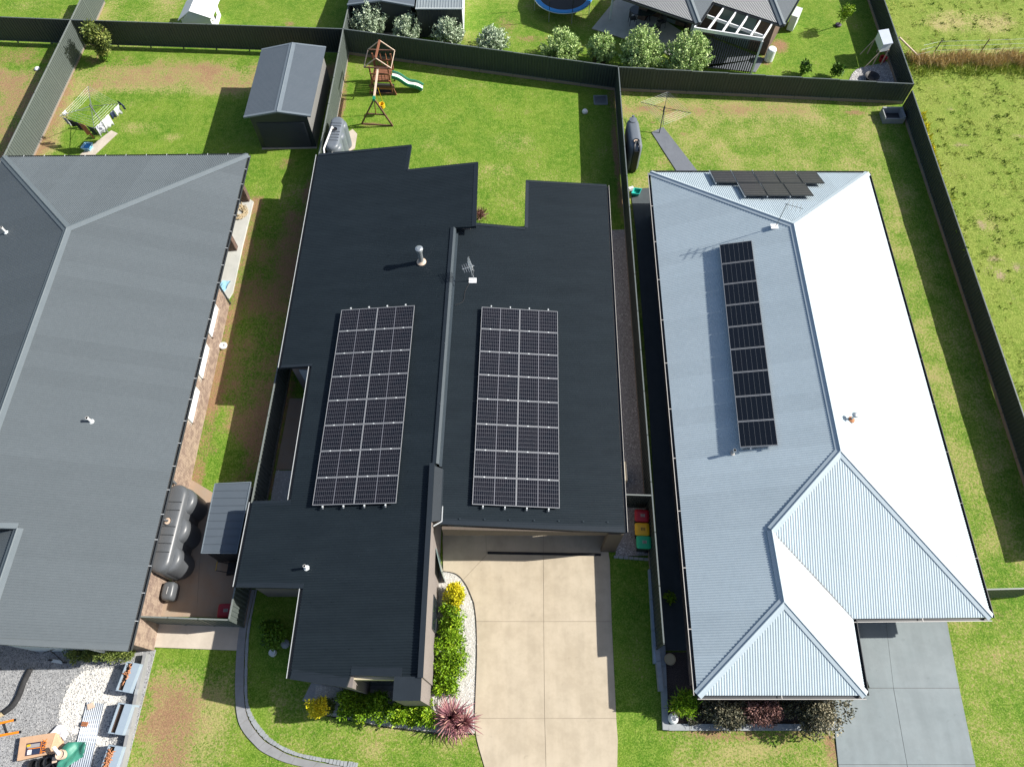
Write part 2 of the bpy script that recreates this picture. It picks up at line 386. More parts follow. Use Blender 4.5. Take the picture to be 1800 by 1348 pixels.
def gutter(mb, p0, p1, out, w=.13, h=.10, mi=0):
    "open U shaped gutter outside an eave edge; out points away from the roof"
    p0 = Vector(p0); p1 = Vector(p1); out = Vector(out).normalized(); z = Vector((0, 0, 1))
    f = lambda a, b: out * a + z * b
    for a0, a1, b0, b1 in ((.0, w, -h, -h + .012), (w - .02, w, -h + .012, .0), (0, .012, -h + .012, -.01)):
        P = [p0 + f(a0, b0), p1 + f(a0, b0), p1 + f(a1, b0), p0 + f(a1, b0), p0 + f(a0, b1), p1 + f(a0, b1), p1 + f(a1, b1), p0 + f(a1, b1)]
        mb.add(P, [(3, 2, 1, 0), (4, 5, 6, 7), (0, 1, 5, 4), (1, 2, 6, 5), (2, 3, 7, 6), (3, 0, 4, 7)], mi)
def brickwork(mb, p0, p1, z0, z1, holes=(), mi=0, L=.24, H=.086, proud=.012, side=1):
    "proud bricks on a vertical wall plane from p0 to p1; holes are (s0,s1,z0,z1)"
    p0 = Vector((p0[0], p0[1], 0)); p1 = Vector((p1[0], p1[1], 0)); d = p1 - p0; Ln = d.length; d /= Ln
    nrm = Vector((d.y, -d.x, 0)) * side
    rows = int((z1 - z0) / H)
    for r in range(rows):
        za = z0 + r * H + .005; zb = za + H - .010; s = -(r % 2) * L / 2
        while s < Ln:
            a, b = max(s + .005, 0), min(s + L - .005, Ln); s += L
            if b - a < .03: continue
            if any(b > h[0] and a < h[1] and zb > h[2] and za < h[3] for h in holes): continue
            pr = proud + random.uniform(-.003, .003); q0 = p0 + d * a; q1 = p0 + d * b
            P = [q0 + V(0, 0, za), q1 + V(0, 0, za), q1 + V(0, 0, zb), q0 + V(0, 0, zb)]
            P += [p + nrm * pr for p in P]
            mb.add(P, [(4, 5, 6, 7), (0, 1, 5, 4), (1, 2, 6, 5), (2, 3, 7, 6), (3, 0, 4, 7)], mi)
def inpoly(x, y, poly):
    r = np.zeros(np.shape(x), bool); n = len(poly); j = n - 1
    for i in range(n):
        xi, yi = poly[i][0], poly[i][1]; xj, yj = poly[j][0], poly[j][1]
        if yi != yj:
            c = ((yi > y) != (yj > y)) & (x < (xj - xi) * (y - yi) / (yj - yi) + xi); r ^= c
        j = i
    return r
def scatter(poly, n):
    xs = [p[0] for p in poly]; ys = [p[1] for p in poly]
    x = RNG.uniform(min(xs), max(xs), n * 4); y = RNG.uniform(min(ys), max(ys), n * 4)
    k = inpoly(x, y, poly); return x[k][:n], y[k][:n]
def fast_mesh(name, verts, faces, m, tone=None, parent=None, kind=None, smooth=False):
    "verts (n,3), faces (k,3|4) numpy"
    me = bpy.data.meshes.new(name); k = faces.shape[1]
    off = ORG.get(parent.name, Vector()) if parent else Vector()
    verts = verts - np.array(off)
    me.vertices.add(len(verts)); me.vertices.foreach_set("co", verts.astype(np.float32).ravel())
    me.loops.add(faces.size); me.loops.foreach_set("vertex_index", faces.astype(np.int32).ravel())
    me.polygons.add(len(faces)); me.polygons.foreach_set("loop_start", np.arange(0, faces.size, k, dtype=np.int32))
    me.materials.append(M[m] if isinstance(m, str) else m)
    if tone is not None:
        at = me.attributes.new("tone", 'FLOAT', 'FACE'); at.data.foreach_set("value", np.asarray(tone, np.float32))
    if smooth: me.polygons.foreach_set("use_smooth", np.ones(len(faces), bool))
    me.update(calc_edges=True); me.validate()
    o = bpy.data.objects.new(name, me); COL.objects.link(o)
    if parent: o.parent = parent
    ORG[o.name] = off
    if kind: o['kind'] = kind
    return o
def pebbles(name, poly, n, size, m, z=.01, parent=None, lo=0.0, hi=1.0):
    x, y = scatter(poly, n); n = len(x)
    s = RNG.uniform(size * .6, size * 1.4, n); a = RNG.uniform(0, 6.28, n)
    base = np.array([(1, 0, 0), (-.5, .87, 0), (-.5, -.87, 0), (.1, 0, .7)])
    ca, sa = np.cos(a), np.sin(a)
    V_ = np.zeros((n, 4, 3)); el = RNG.uniform(.7, 1.3, n)
    for k in range(4):
        bx, by, bz = base[k]; bx = bx * el
        V_[:, k, 0] = x + s * .5 * (bx * ca - by * sa); V_[:, k, 1] = y + s * .5 * (bx * sa + by * ca); V_[:, k, 2] = z + s * .5 * bz
    o = np.arange(n)[:, None] * 4
    F = np.concatenate([o + np.array([[0, 1, 3]]), o + np.array([[1, 2, 3]]), o + np.array([[2, 0, 3]])])
    t = np.tile(RNG.uniform(lo, hi, n), 3)
    return fast_mesh(name, V_.reshape(-1, 3), F, m, t, parent, 'stuff')
def leaves(pts, nrm_bias, size, aspect=.5, droop=0.0):
    "leaf quads at pts (n,3); returns verts, faces"
    n = len(pts); d = RNG.normal(size=(n, 3)) + np.asarray(nrm_bias); d /= np.linalg.norm(d, axis=1)[:, None]
    r = RNG.normal(size=(n, 3)); w = np.cross(d, r); w /= np.linalg.norm(w, axis=1)[:, None]
    s = size * RNG.uniform(.6, 1.35, n)[:, None]
    p0 = pts; p1 = pts + d * s * .5 + w * s * aspect * .5; p2 = pts + d * s; p3 = pts + d * s * .5 - w * s * aspect * .5
    p2 = p2 - np.array([0, 0, droop]) * s
    Vv = np.stack([p0, p1, p2, p3], 1).reshape(-1, 3); F = np.arange(n * 4).reshape(n, 4)
    return Vv, F
def crown(name, c, rad, n, size, m, parent=None, clumps=14, bias=(0, 0, .6), aspect=.5, lo=.0, hi=1.0, fill=.65, droop=0.0, upright=0.0, parts=None):
    "leafy crown: leaves gathered in clumps through an ellipsoid, light and dark clumps"
    c = np.array(c); rad = np.array(rad)
    cc = RNG.normal(size=(clumps, 3)); cc /= np.linalg.norm(cc, axis=1)[:, None]; cc *= (RNG.uniform(.25, 1, clumps) ** .5)[:, None] * fill
    cr = RNG.uniform(.28, .48, clumps); ct = RNG.uniform(-.25, .25, clumps)
    k = RNG.integers(0, clumps, n)
    d = RNG.normal(size=(n, 3)); d /= np.linalg.norm(d, axis=1)[:, None]; rr = RNG.uniform(.3, 1, n) ** .5
    p = cc[k] + d * (cr[k] * rr)[:, None]
    if upright:
        p[:, 2] += upright * np.abs(RNG.normal(size=n)) * .25
    pts = c + p * rad
    pts[:, 2] = np.maximum(pts[:, 2], .02)
    bz = np.tile(np.array(bias), (n, 1)) + d * .5
    Vv, F = leaves(pts, bz, size, aspect, droop)
    tone = np.clip(.5 + ct[k] + RNG.normal(0, .17, n), 0, 1) * (hi - lo) + lo
    return fast_mesh(name, Vv, F, m, tone, parent, None)
def trunk(name, parent, p0, p1, r0, r1, limbs=5, m='bark'):
    mb = MB(); p0 = Vector(p0); p1 = Vector(p1)
    mid = lerp(p0, p1, .5) + V(random.uniform(-.05, .05), random.uniform(-.05, .05), 0)
    mb.tube([p0, mid, p1], [r0, (r0 + r1) / 2, r1], 7)
    for i in range(limbs):
        a = 6.28 * i / max(limbs, 1) + random.uniform(-.4, .4); t = random.uniform(.35, .9); q = lerp(p0, p1, t); L = (p1 - p0).length * random.uniform(.35, .6)
        e = q + V(math.cos(a) * L * .7, math.sin(a) * L * .7, L * .7)
        mb.tube([q, lerp(q, e, .5) + V(0, 0, .03), e], [r1 * .8, r1 * .6, r1 * .25], 5)
    return mb.build(name, m, parent, smooth=True)

# ================================================================ GROUND
def lawn_material(name, g1, g2, g3, straw, soil, fine=16.0):
    m = bpy.data.materials.new(name); m.use_nodes = True
    nt = m.node_tree; n = nt.nodes; l = nt.links; b = n["Principled BSDF"]
    b.inputs["Roughness"].default_value = .9; b.inputs["Specular IOR Level"].default_value = .15
    tc = n.new("ShaderNodeTexCoord")
    def noise(sc, det=4, ro=.6, dim=None):
        z = n.new("ShaderNodeTexNoise"); z.inputs["Scale"].default_value = sc; z.inputs["Detail"].default_value = det
        z.inputs["Roughness"].default_value = ro; l.new(tc.outputs["Object"], z.inputs["Vector"]); return z.outputs["Fac"]
    def at(nm):
        a = n.new("ShaderNodeAttribute"); a.attribute_name = nm; return a.outputs["Fac"]
    def ma(op, a, b_):
        q = n.new("ShaderNodeMath"); q.operation = op
        for i, s in enumerate((a, b_)):
            if isinstance(s, (int, float)): q.inputs[i].default_value = s
            else: l.new(s, q.inputs[i])
        return q.outputs[0]
    def rng(s, lo, hi):
        q = n.new("ShaderNodeMapRange"); q.interpolation_type = 'SMOOTHSTEP'
        q.inputs[1].default_value = lo; q.inputs[2].default_value = hi; l.new(s, q.inputs[0]); return q.outputs[0]
    def mix(f, a, b_):
        q = n.new("ShaderNodeMix"); q.data_type = 'RGBA'; l.new(f, q.inputs[0])
        for i, s in ((6, a), (7, b_)):
            if isinstance(s, tuple): q.inputs[i].default_value = (*s, 1)
            else: l.new(s, q.inputs[i])
        return q.outputs[2]
    n1 = noise(fine, 6, .75); n2 = noise(3.2, 6, .7); n3 = noise(.42, 6, .68); n4 = noise(9.0, 7, .72); n5 = noise(34, 3, .6)
    green = mix(rng(n3, .38, .62), g1, g2)
    green = mix(rng(ma('ADD', ma('MULTIPLY', n1, .6), ma('MULTIPLY', n2, .4)), .44, .62), green, g3)
    dry = ma('ADD', at("dry"), ma('ADD', ma('MULTIPLY', ma('SUBTRACT', n4, .5), 1.5), ma('MULTIPLY', ma('SUBTRACT', n3, .5), 1.1)))
    c = mix(rng(dry, .30, .70), green, straw)
    so = ma('ADD', at("soil"), ma('ADD', ma('MULTIPLY', ma('SUBTRACT', n4, .5), 1.7), ma('MULTIPLY', ma('SUBTRACT', n3, .5), 1.6)))
    c = mix(rng(so, .22, .78), c, soil)
    dk = n.new("ShaderNodeMix"); dk.data_type = 'RGBA'; dk.blend_type = 'MULTIPLY'; dk.inputs[0].default_value = 1.0
    l.new(c, dk.inputs[6])
    v = rng(ma('ADD', ma('MULTIPLY', n5, .5), ma('MULTIPLY', n1, .5)), .30, .70)
    cb = n.new("ShaderNodeMix"); cb.data_type = 'RGBA'; l.new(v, cb.inputs[0]); cb.inputs[6].default_value = (.55, .56, .53, 1); cb.inputs[7].default_value = (1.36, 1.36, 1.36, 1)
    l.new(cb.outputs[2], dk.inputs[7]); l.new(dk.outputs[2], b.inputs["Base Color"])
    bp = n.new("ShaderNodeBump"); bp.inputs["Strength"].default_value = .55; bp.inputs["Distance"].default_value = .05
    l.new(ma('ADD', n1, n4), bp.inputs["Height"]); l.new(bp.outputs[0], b.inputs["Normal"])
    return m
M['lawn'] = lawn_material('lawn_grass', (.078, .185, .012), (.140, .235, .022), (.21, .29, .048), (.36, .325, .13), (.30, .18, .105))
M['paddock'] = lawn_material('paddock_grass', (.14, .22, .026), (.19, .25, .040), (.27, .32, .070), (.40, .345, .15), (.36, .27, .18), fine=11)
M['far'] = mat('far_grass', (.115, .175, .03), .95, (.18, .20, .06), .2)

far = MB(); far.add([(-300, -300, -.15), (300, -300, -.15), (300, 300, -.15), (-300, 300, -.15)], [(0, 1, 2, 3)])
struct(far.build('ground', 'far'))

STEP = .2; X0, X1, Y0, Y1 = -46.0, 50.0, -14.0, 56.0
gx = np.arange(X0, X1 + .01, STEP); gy = np.arange(Y0, Y1 + .01, STEP)
GX, GY = np.meshgrid(gx, gy)
SOIL = np.zeros(GX.shape); DRY = np.full(GX.shape, .10)
def rect(A, x0, x1, y0, y1, val, f=.5):
    w = np.clip(np.minimum(np.minimum(GX - x0, x1 - GX), np.minimum(GY - y0, y1 - GY)) / f + .5, 0, 1)
    A[:] = A * (1 - w) + val * w
def blob(A, c, rx, ry, val, rot=0.0):
    dx, dy = GX - c[0], GY - c[1]; u = dx * math.cos(rot) + dy * math.sin(rot); w = -dx * math.sin(rot) + dy * math.cos(rot)
    d = np.sqrt((u / rx) ** 2 + (w / ry) ** 2); k = np.clip(1.25 - d, 0, 1); k = k * k * (3 - 2 * k)
    A[:] = np.maximum(A, val * k) if val > 0 else A * (1 - k * min(1, -val))
# lot by lot: how dry the grass is and where the red soil shows
rect(DRY, -46, -28.5, 20, 41.5, .55, 1); rect(SOIL, -46, -29.2, 20, 41.5, .52, 1)
rect(DRY, -46, -12, 42, 56, .22, .6); rect(DRY, -32, -24, 43, 56, .40, 2)
rect(DRY, -28.5, -11.5, 38.6, 42, .62, 1.6); rect(SOIL, -28.5, -11.5, 39.0, 42, .46, 1.2)
rect(DRY, -28.5, -11.5, 30, 38.4, .17, 1.0)
rect(DRY, -16, -11.3, 10, 31.2, .30, .8); rect(SOIL, -15.8, -15.0, 10, 30, .58, .3); rect(SOIL, -15.0, -11.3, 14, 28, .46, 1.2); rect(SOIL, -13.6, -11.3, 11, 29, .55, .8)
rect(DRY, -11, 6.4, 25, 40.5, .17, .5); rect(DRY, -4, 6.4, 25, 33, .30, 3)
rect(DRY, 6.7, 25.2, -3, 40, .40, .5); rect(DRY, 6.9, 20, 36.2, 38.4, .56, 1.4); rect(SOIL, 6.9, 19.5, 36.6, 38.0, .40, 1.2)
rect(DRY, -11, 16, 40, 56, .30, .8); rect(DRY, 12, 26, 39, 56, .20, .6)
rect(DRY, -21, -10.8, -14, 3.4, .25, .5); rect(DRY, -15.6, -11.9, -8, 3.2, .62, 1.6); rect(SOIL, -15.2, -12.9, -8, 3.0, .60, 1.4)
rect(DRY, -10.4, -1.0, -8, 3.2, .36, .5); rect(DRY, 4.4, 6.3, -8, 8, .20, .3); rect(DRY, 6.4, 14.5, -14, .9, .46, 2.2)
rect(DRY, 18.5, 25, -8, 5, .34, .6)
for q, rx, ry, s in (((-26.65,41.91,0.00), 3, 1.0, .35), ((-28.47,42.20,0.00), 1.2, .8, .6), ((-23.95,38.69,0.00), 1.2, .5, .28), ((-30.67,39.12,0.00), .7, 3.0, .4), ((-13.99,32.52,0.00), .9, .8, .5), ((-13.27,27.56,0.00), 1.3, 3.0, .35),
                     ((-14.99,13.47,0.00), .6, .5, .6), ((-16.12,24.26,0.00), .35, 6, .6), ((-15.97,16.65,0.00), .3, 2.5, .45), ((-15.24,1.59,0.00), 1.6, 2.2, .45), ((-15.86,3.16,0.00), .8, .8, .2), ((-12.57,41.34,0.00), .6, 1.0, .2),
                     ((8.76,37.52,0.00), 1.1, .35, .62), ((14.83,37.00,0.00), 2.0, .5, .35), ((22.27,37.10,0.00), 1.0, .35, .62), ((9.09,36.22,0.00), .4, .3, .6), ((9.47,0.73,0.00), 4.5, .35, .55), ((13.18,0.31,0.00), .35, .9, .6),
                     ((19.14,4.80,0.00), .3, 1.2, .5), ((18.97,6.02,0.00), .8, .5, .4), ((21.68,5.65,0.00), 1.0, .6, .35), ((-33.64,42.49,0.00), 3.5, 1.6, .45), ((-33.12,39.67,0.00), 1.8, 1.8, .4), ((-15.75,45.90,0.00), .5, .4, .55),
                     ((1.59,44.38,0.00), 1.8, .6, .45), ((-0.61,46.08,0.00), 1.2, 1.5, .55), ((6.55,32.52,0.00), .25, 6.0, .8), ((6.71,38.58,0.00), .5, 2.5, .55), ((4.75,37.15,0.00), .35, .3, .6), ((-11.15,38.58,0.00), .25, 3.5, .75), ((-9.00,36.07,0.00), 1.0, .2, .65), ((-8.86,38.69,0.00), .9, .25, .55),
                     ((18.59,43.66,0.00), .8, 1.1, .7), ((17.36,42.20,0.00), .5, 1.0, .6), ((6.53,7.94,0.00), .5, .6, .6), ((11.53,0.31,0.00), 2.5, .8, .25), ((10.93,35.20,0.00), .5, .25, .45), ((9.59,32.75,0.00), .6, .4, .3), ((-12.39,29.75,0.00), .5, 2.5, .6)):
    blob(SOIL, q, rx, ry, s)
for q, rx, ry, s in (((-23.80,35.71,0.00), 2.6, 1.0, .42), ((-21.80,34.95,0.00), 1.4, .6, .40), ((-25.11,38.05,0.00), 1.6, .7, .35), ((-5.06,34.46,0.00), 2.2, 1.6, .36), ((0.00,34.46,0.00), 2.6, 1.5, .42), ((-0.71,32.04,0.00), 2.0, 1.2, .40), ((-3.05,39.67,0.00), 3.5, .5, .34), ((2.27,38.85,0.00), 2.2, .6, .30),
                     ((14.46,34.46,0.00), 3, 1.0, .40), ((19.98,34.95,0.00), 2.5, 1.2, .36), ((23.30,26.71,0.00), .6, 4, .42), ((22.89,14.08,0.00), .6, 4, .38), ((23.43,21.19,0.00), .5, 2, .40), ((-4.76,1.05,0.00), 1.8, .4, .58), ((-8.05,0.73,0.00), 1.2, .5, .40), ((-5.86,0.10,0.00), 1.5, .4, .45),
                     ((-2.35,0.31,0.00), .7, .4, .45), ((5.67,0.52,0.00), .7, .6, .35), ((9.85,0.10,0.00), 2.5, .6, .62), ((20.75,2.70,0.00), 1.0, 1.5, .33), ((19.36,0.52,0.00), .6, 1.0, .35), ((-12.33,2.03,0.00), .5, 1.0, .30), ((-12.94,0.31,0.00), .8, .5, .35), ((-34.97,47.97,0.00), 3, 1, .4), ((20.79,44.86,0.00), 1.5, 1, .3)):
    blob(DRY, q, rx, ry, s)
rect(DRY, 25.2, 50, -14, 56, .11, .8)
for q, rx, ry, s in (((32.35,46.08,0.00), 5, 2.0, .52), ((30.91,46.71,0.00), 2, 1.2, .5), ((32.25,43.07,0.00), 4, .6, .5), ((28.22,27.56,0.00), 1.2, 3, .34)): blob(DRY, q, rx, ry, s)
for q, rx, ry, s in (((28.75,37.41,0.00), .4, .3, .55), ((28.48,34.21,0.00), .8, .25, .55), ((27.78,27.77,0.00), .3, .7, .5), ((28.95,24.66,0.00), .4, .5, .5), ((27.78,24.06,0.00), .3, .4, .45), ((26.95,35.20,0.00), .3, .2, .5), ((27.67,25.26,0.00), .5, .3, .5), ((32.33,34.95,0.00), .8, .4, .4), ((27.99,22.70,0.00), .3, .8, .4)): blob(SOIL, q, rx, ry, s)
FENCE_X = lambda y: 24.66 + np.clip((y - 4) / 33.5, 0, 1.6) * 1.12
Hn = np.zeros(GX.shape)
for s, a in ((.9, .012), (2.3, .008), (.25, .02)):
    p1, p2, p3 = RNG.uniform(0, 6, 3); Hn += a * (np.sin(GX * s + p1 + 1.3 * np.sin(GY * s * .7 + p2)) * np.cos(GY * s * 1.1 + p3))
Hn = -np.abs(Hn) - .004
vi = np.arange(GX.size).reshape(GX.shape)
Q = np.stack([vi[:-1, :-1], vi[:-1, 1:], vi[1:, 1:], vi[1:, :-1]], -1).reshape(-1, 4)
cx = (GX[:-1, :-1] + STEP / 2).ravel(); cy = (GY[:-1, :-1] + STEP / 2).ravel()
def ground_part(name, m, sel, dz=0.0):
    F = Q[sel]; u, inv = np.unique(F, return_inverse=True); F = inv.reshape(F.shape)
    vv = np.stack([GX.ravel()[u], GY.ravel()[u], Hn.ravel()[u] + dz], 1)
    o = fast_mesh(name, vv, F, m, smooth=True)
    for nm, A in (("soil", SOIL), ("dry", DRY)):
        a = o.data.attributes.new(nm, 'FLOAT', 'POINT'); a.data.foreach_set("value", A.ravel()[u].astype(np.float32))
    return struct(o)
right = cx > FENCE_X(cy)
ground_part('lawn', 'lawn', ~right); ground_part('paddock', 'paddock', right)

# grass standing proud of the ground, nobody could count it
def tufts(name, poly, n, h, m, lo, hi, spread=.05, blades=3, w=.35, avoid=()):
    x, y = scatter(poly, n)
    for a in avoid:
        k = ~inpoly(x, y, a); x, y = x[k], y[k]
    n = len(x); hh = RNG.uniform(.5, 1.4, (n, blades)) * h; a = RNG.uniform(0, 6.28, (n, blades))
    bx = x[:, None] + RNG.normal(0, spread, (n, blades)); by = y[:, None] + RNG.normal(0, spread, (n, blades))
    lx = RNG.normal(0, .45, (n, blades)) * hh; ly = RNG.normal(0, .45, (n, blades)) * hh; ww = hh * w * .5
    V_ = np.zeros((n, blades, 3, 3))
    V_[..., 0, 0] = bx - np.cos(a) * ww; V_[..., 0, 1] = by - np.sin(a) * ww
    V_[..., 1, 0] = bx + np.cos(a) * ww; V_[..., 1, 1] = by + np.sin(a) * ww
    V_[..., 2, 0] = bx + lx; V_[..., 2, 1] = by + ly; V_[..., 2, 2] = hh
    V_[..., :2, 2] = -.02
    F = np.arange(n * blades * 3).reshape(-1, 3)
    t = np.clip(RNG.normal((lo + hi) / 2, (hi - lo) / 3, (n, 1)) + RNG.normal(0, .07, (n, blades)), 0, 1).ravel()
    o = fast_mesh(name, V_.reshape(-1, 3), F, m, t, None, 'stuff'); return o
PADDOCK = [(26.1, 37.4), (25.5, 20), (24.95, 3.8), (24.7, -4), (40, -4), (48, 30), (48, 54), (26.6, 54)]
M['weed'] = leafmat('weed_leaf', [(0, (.08, .15, .02)), (1, (.52, .50, .12)), (.5, (.26, .34, .04))], .8)
def clumps(poly, k, per, h, m, lo, hi, rad):
    cx_, cy_ = scatter(poly, k); n = len(cx_) * per
    x = np.repeat(cx_, per) + RNG.normal(0, 1, n) * np.repeat(RNG.uniform(.3, 1.3, len(cx_)) * rad, per); y = np.repeat(cy_, per) + RNG.normal(0, 1, n) * np.repeat(RNG.uniform(.3, 1.3, len(cx_)) * rad, per)
    t = np.clip(np.repeat(RNG.uniform(lo, hi, len(cx_)), per) + RNG.normal(0, .10, n), 0, 1); hh = np.repeat(RNG.uniform(.5, 1.4, len(cx_)), per) * RNG.uniform(.5, 1.2, n) * h
    a = RNG.uniform(0, 6.28, n); w = hh * .28; V_ = np.zeros((n, 3, 3))
    V_[:, 0, 0] = x - np.cos(a) * w; V_[:, 0, 1] = y - np.sin(a) * w; V_[:, 1, 0] = x + np.cos(a) * w; V_[:, 1, 1] = y + np.sin(a) * w
    V_[:, 2, 0] = x + RNG.normal(0, .6, n) * hh; V_[:, 2, 1] = y + RNG.normal(0, .6, n) * hh; V_[:, 2, 2] = hh; V_[:, :2, 2] = -.02
    return fast_mesh('grass', V_.reshape(-1, 3), np.arange(n * 3).reshape(-1, 3), m, t, None, 'stuff')
clumps(PADDOCK, 2600, 22, .05, M['weed'], .3, 1.0, .17)
clumps(PADDOCK, 1500, 20, .085, M['weed'], .0, .55, .15)
clumps(PADDOCK, 700, 14, .05, M['straw'], .1, .9, .14)
tufts('grass', [(26.0, 37.2), (25.6, 24), (26.0, 24), (26.9, 37.2)], 700, .22, M['leaf_yellow'], .2, .8, .04, 3, .35)
def wavy(a, b, n, h, m, lo, hi, sd, amp, ph):
    a, b = np.array(a[:2]), np.array(b[:2]); d = (b - a) / np.linalg.norm(b - a); f = RNG.uniform(0, 1, n) ** .9; p = a + (b - a) * f[:, None]
    off = amp * np.sin(f * 19 + ph) + amp * .6 * np.sin(f * 47 + ph * 2) + RNG.normal(0, sd, n) * (.6 + .7 * np.sin(f * 31 + ph) ** 2)
    p = p + np.array([-d[1], d[0]]) * off[:, None]; hh = h * RNG.uniform(.35, 1.3, n); a_ = RNG.uniform(0, 6.28, n); w = .016 + hh * .02
    V_ = np.zeros((n, 3, 3)); V_[:, 0, 0] = p[:, 0] - np.cos(a_) * w; V_[:, 0, 1] = p[:, 1] - np.sin(a_) * w; V_[:, 1, 0] = p[:, 0] + np.cos(a_) * w; V_[:, 1, 1] = p[:, 1] + np.sin(a_) * w
    V_[:, 2, 0] = p[:, 0] + RNG.normal(-.1, .4, n) * hh; V_[:, 2, 1] = p[:, 1] + RNG.normal(0, .4, n) * hh; V_[:, 2, 2] = hh; V_[:, :2, 2] = -.02
    return fast_mesh('grass', V_.reshape(-1, 3), np.arange(n * 3).reshape(-1, 3), m, np.clip(RNG.normal((lo + hi) / 2, (hi - lo) / 4, n), 0, 1), None, 'stuff')
wavy((27.10,42.03,0.00), (37.38,42.03,0.00), 5200, .50, M['straw'], .3, 1.0, .32, .16, 1.0)
wavy((26.67,41.23,0.00), (37.06,41.12,0.00), 3600, .24, M['weed'], .2, .9, .40, .22, 3.0)

# ================================================================ HARD SURFACES
def slabbed(name, polys, m, jm, z, gap=.012, piece='concrete_slab', th=.08):
    "a paved surface: a recessed joint bed with each slab a piece of its own"
    allp = [p for q in polys for p in q]
    base = MB()
    for q in polys: base.prism([(p[0], p[1]) for p in q], z - th, z - .010)
    o = struct(base.build(name, jm))
    for q in polys:
        c = sum((Vector((p[0], p[1], 0)) for p in q), Vector()) / len(q)
        qq = [(p[0] + (c.x - p[0]) * gap / max((c - Vector((p[0], p[1], 0))).length, .1), p[1] + (c.y - p[1]) * gap / max((c - Vector((p[0], p[1], 0))).length, .1)) for p in q]
        MB().prism(qq, z - .009, z).build(piece, m, o)
    return o
gL = bez([(-1.72,6.02,0.00), (-1.60,5.23,0.00), (-1.54,3.85,0.00), (-1.56,2.48,0.00), (-1.58,1.33,0.00)], 4)
gT = bez([(-3.17,7.44,0.00), (-2.53,7.29,0.00), (-2.07,6.78,0.00), (-1.72,6.02,0.00)], 6)
fl = bez([(-1.58,1.33,0.00), (-1.46,0.52,0.00), (-1.11,-0.52,0.00)], 4)
MIDX = [(1.47,9.14,0.00), (1.41,5.23,0.00), (1.37,1.33,0.00), (1.36,-0.56,0.00)]
slabbed('driveway', [
    [(-1.24,9.58,0.00), (1.48,9.58,0.00), MIDX[1], (-1.60,5.23,0.00), (-1.72,6.02,0.00), (-2.07,6.78,0.00), (-2.26,7.03,0.00), (-1.19,8.20,0.00)],
    [(1.48,9.58,0.00), (4.37,9.58,0.00), (4.53,7.94,0.00), (4.44,5.23,0.00), MIDX[1]],
    gL[4:] + [MIDX[2], MIDX[1]], [MIDX[1], (4.44,5.23,0.00), (4.38,1.33,0.00), MIDX[2]],
    fl + [(-1.0, -2.0, 0), (1.4, -2.0, 0), MIDX[2]],
    [MIDX[2], (4.38,1.33,0.00), (4.39,0.52,0.00), (4.29,-0.56,0.00), (4.3, -2.0, 0), (1.4, -2.0, 0)],
], 'tan_concrete', 'joint', .03)
slabbed('porch', [[(-3.29,9.58,0.00), (-1.24,9.58,0.00), (-1.19,8.20,0.00), (-2.26,7.03,0.00), (-2.53,7.29,0.00), (-3.17,7.44,0.00)]], 'tan_concrete', 'joint', .034)
o = struct(MB().prism([(-1.14,8.35,0.00), (4.13,8.26,0.00), (4.12,8.14,0.00), (-1.14,8.23,0.00)], .0, .052).build('drain_grate', 'black'))
slabbed('driveway', [
    [(15.33,6.02,0.00), (16.74,6.02,0.00), (16.31,2.50,0.00), (15.29,2.50,0.00), (15.01,4.32,0.00)], [(16.74,6.02,0.00), (19.44,6.02,0.00), (19.13,2.50,0.00), (16.31,2.50,0.00)],
    [(15.29,2.50,0.00), (16.31,2.50,0.00), (16.15,-0.38,0.00), (13.34,-0.38,0.00), (13.56,1.92,0.00), (13.68,2.50,0.00)], [(16.31,2.50,0.00), (19.13,2.50,0.00), (18.95,-0.38,0.00), (16.15,-0.38,0.00)],
    [(13.34,-0.38,0.00), (16.15,-0.38,0.00), (16.06,-1.82,0.00), (13.17,-1.82,0.00)], [(16.15,-0.38,0.00), (18.95,-0.38,0.00), (18.85,-1.82,0.00), (16.06,-1.82,0.00)],
], 'grey_concrete', 'dark_wall', .03)
def flat(name, poly, z, m, th=.06, kind='structure', parent=None):
    o = MB().prism([(p[0], p[1]) for p in poly], z - th, z).build(name, m, parent)
    if kind and not parent: o['kind'] = kind
    return o
# front garden path and its stone edging
po = bez([(-11.95,6.62,0.00), (-12.09,4.80,0.00), (-11.91,2.93,0.00), (-11.63,1.63,0.00), (-11.28,0.92,0.00), (-10.59,0.29,0.00), (-10.19,0.04,0.00), (-9.40,-0.27,0.00), (-8.56,-0.46,0.00), (-6.94,-0.77,0.00)], 4)
pi = bez([(-11.66,6.62,0.00), (-11.76,4.80,0.00), (-11.54,2.93,0.00), (-11.30,1.81,0.00), (-10.97,1.16,0.00), (-10.34,0.54,0.00), (-9.88,0.29,0.00), (-9.23,-0.01,0.00), (-8.40,-0.21,0.00), (-6.50,-0.52,0.00)], 4)
pe = bez([(-11.56,6.62,0.00), (-11.59,4.80,0.00), (-11.37,2.93,0.00), (-11.15,1.92,0.00), (-10.78,1.33,0.00), (-10.24,0.79,0.00), (-9.74,0.45,0.00), (-9.16,0.20,0.00), (-8.31,-0.03,0.00), (-6.05,-0.38,0.00)], 4)
k = 0
path = struct(MB().prism([(p.x, p.y) for p in po + pi[::-1]], -.05, .035).build('path', 'joint'))
for i in range(0, len(po) - 1, 3):
    j = min(i + 3, len(po) - 1); a = po[i:j + 1]; b = pi[i:j + 1]
    c = sum(a + b, Vector()) / (len(a) + len(b)); q = [p + (c - p).normalized() * .006 for p in a + b[::-1]]
    MB().prism([(p.x, p.y) for p in q], .036, .045).build('path_slab', 'path_grey', path)
mb = MB()
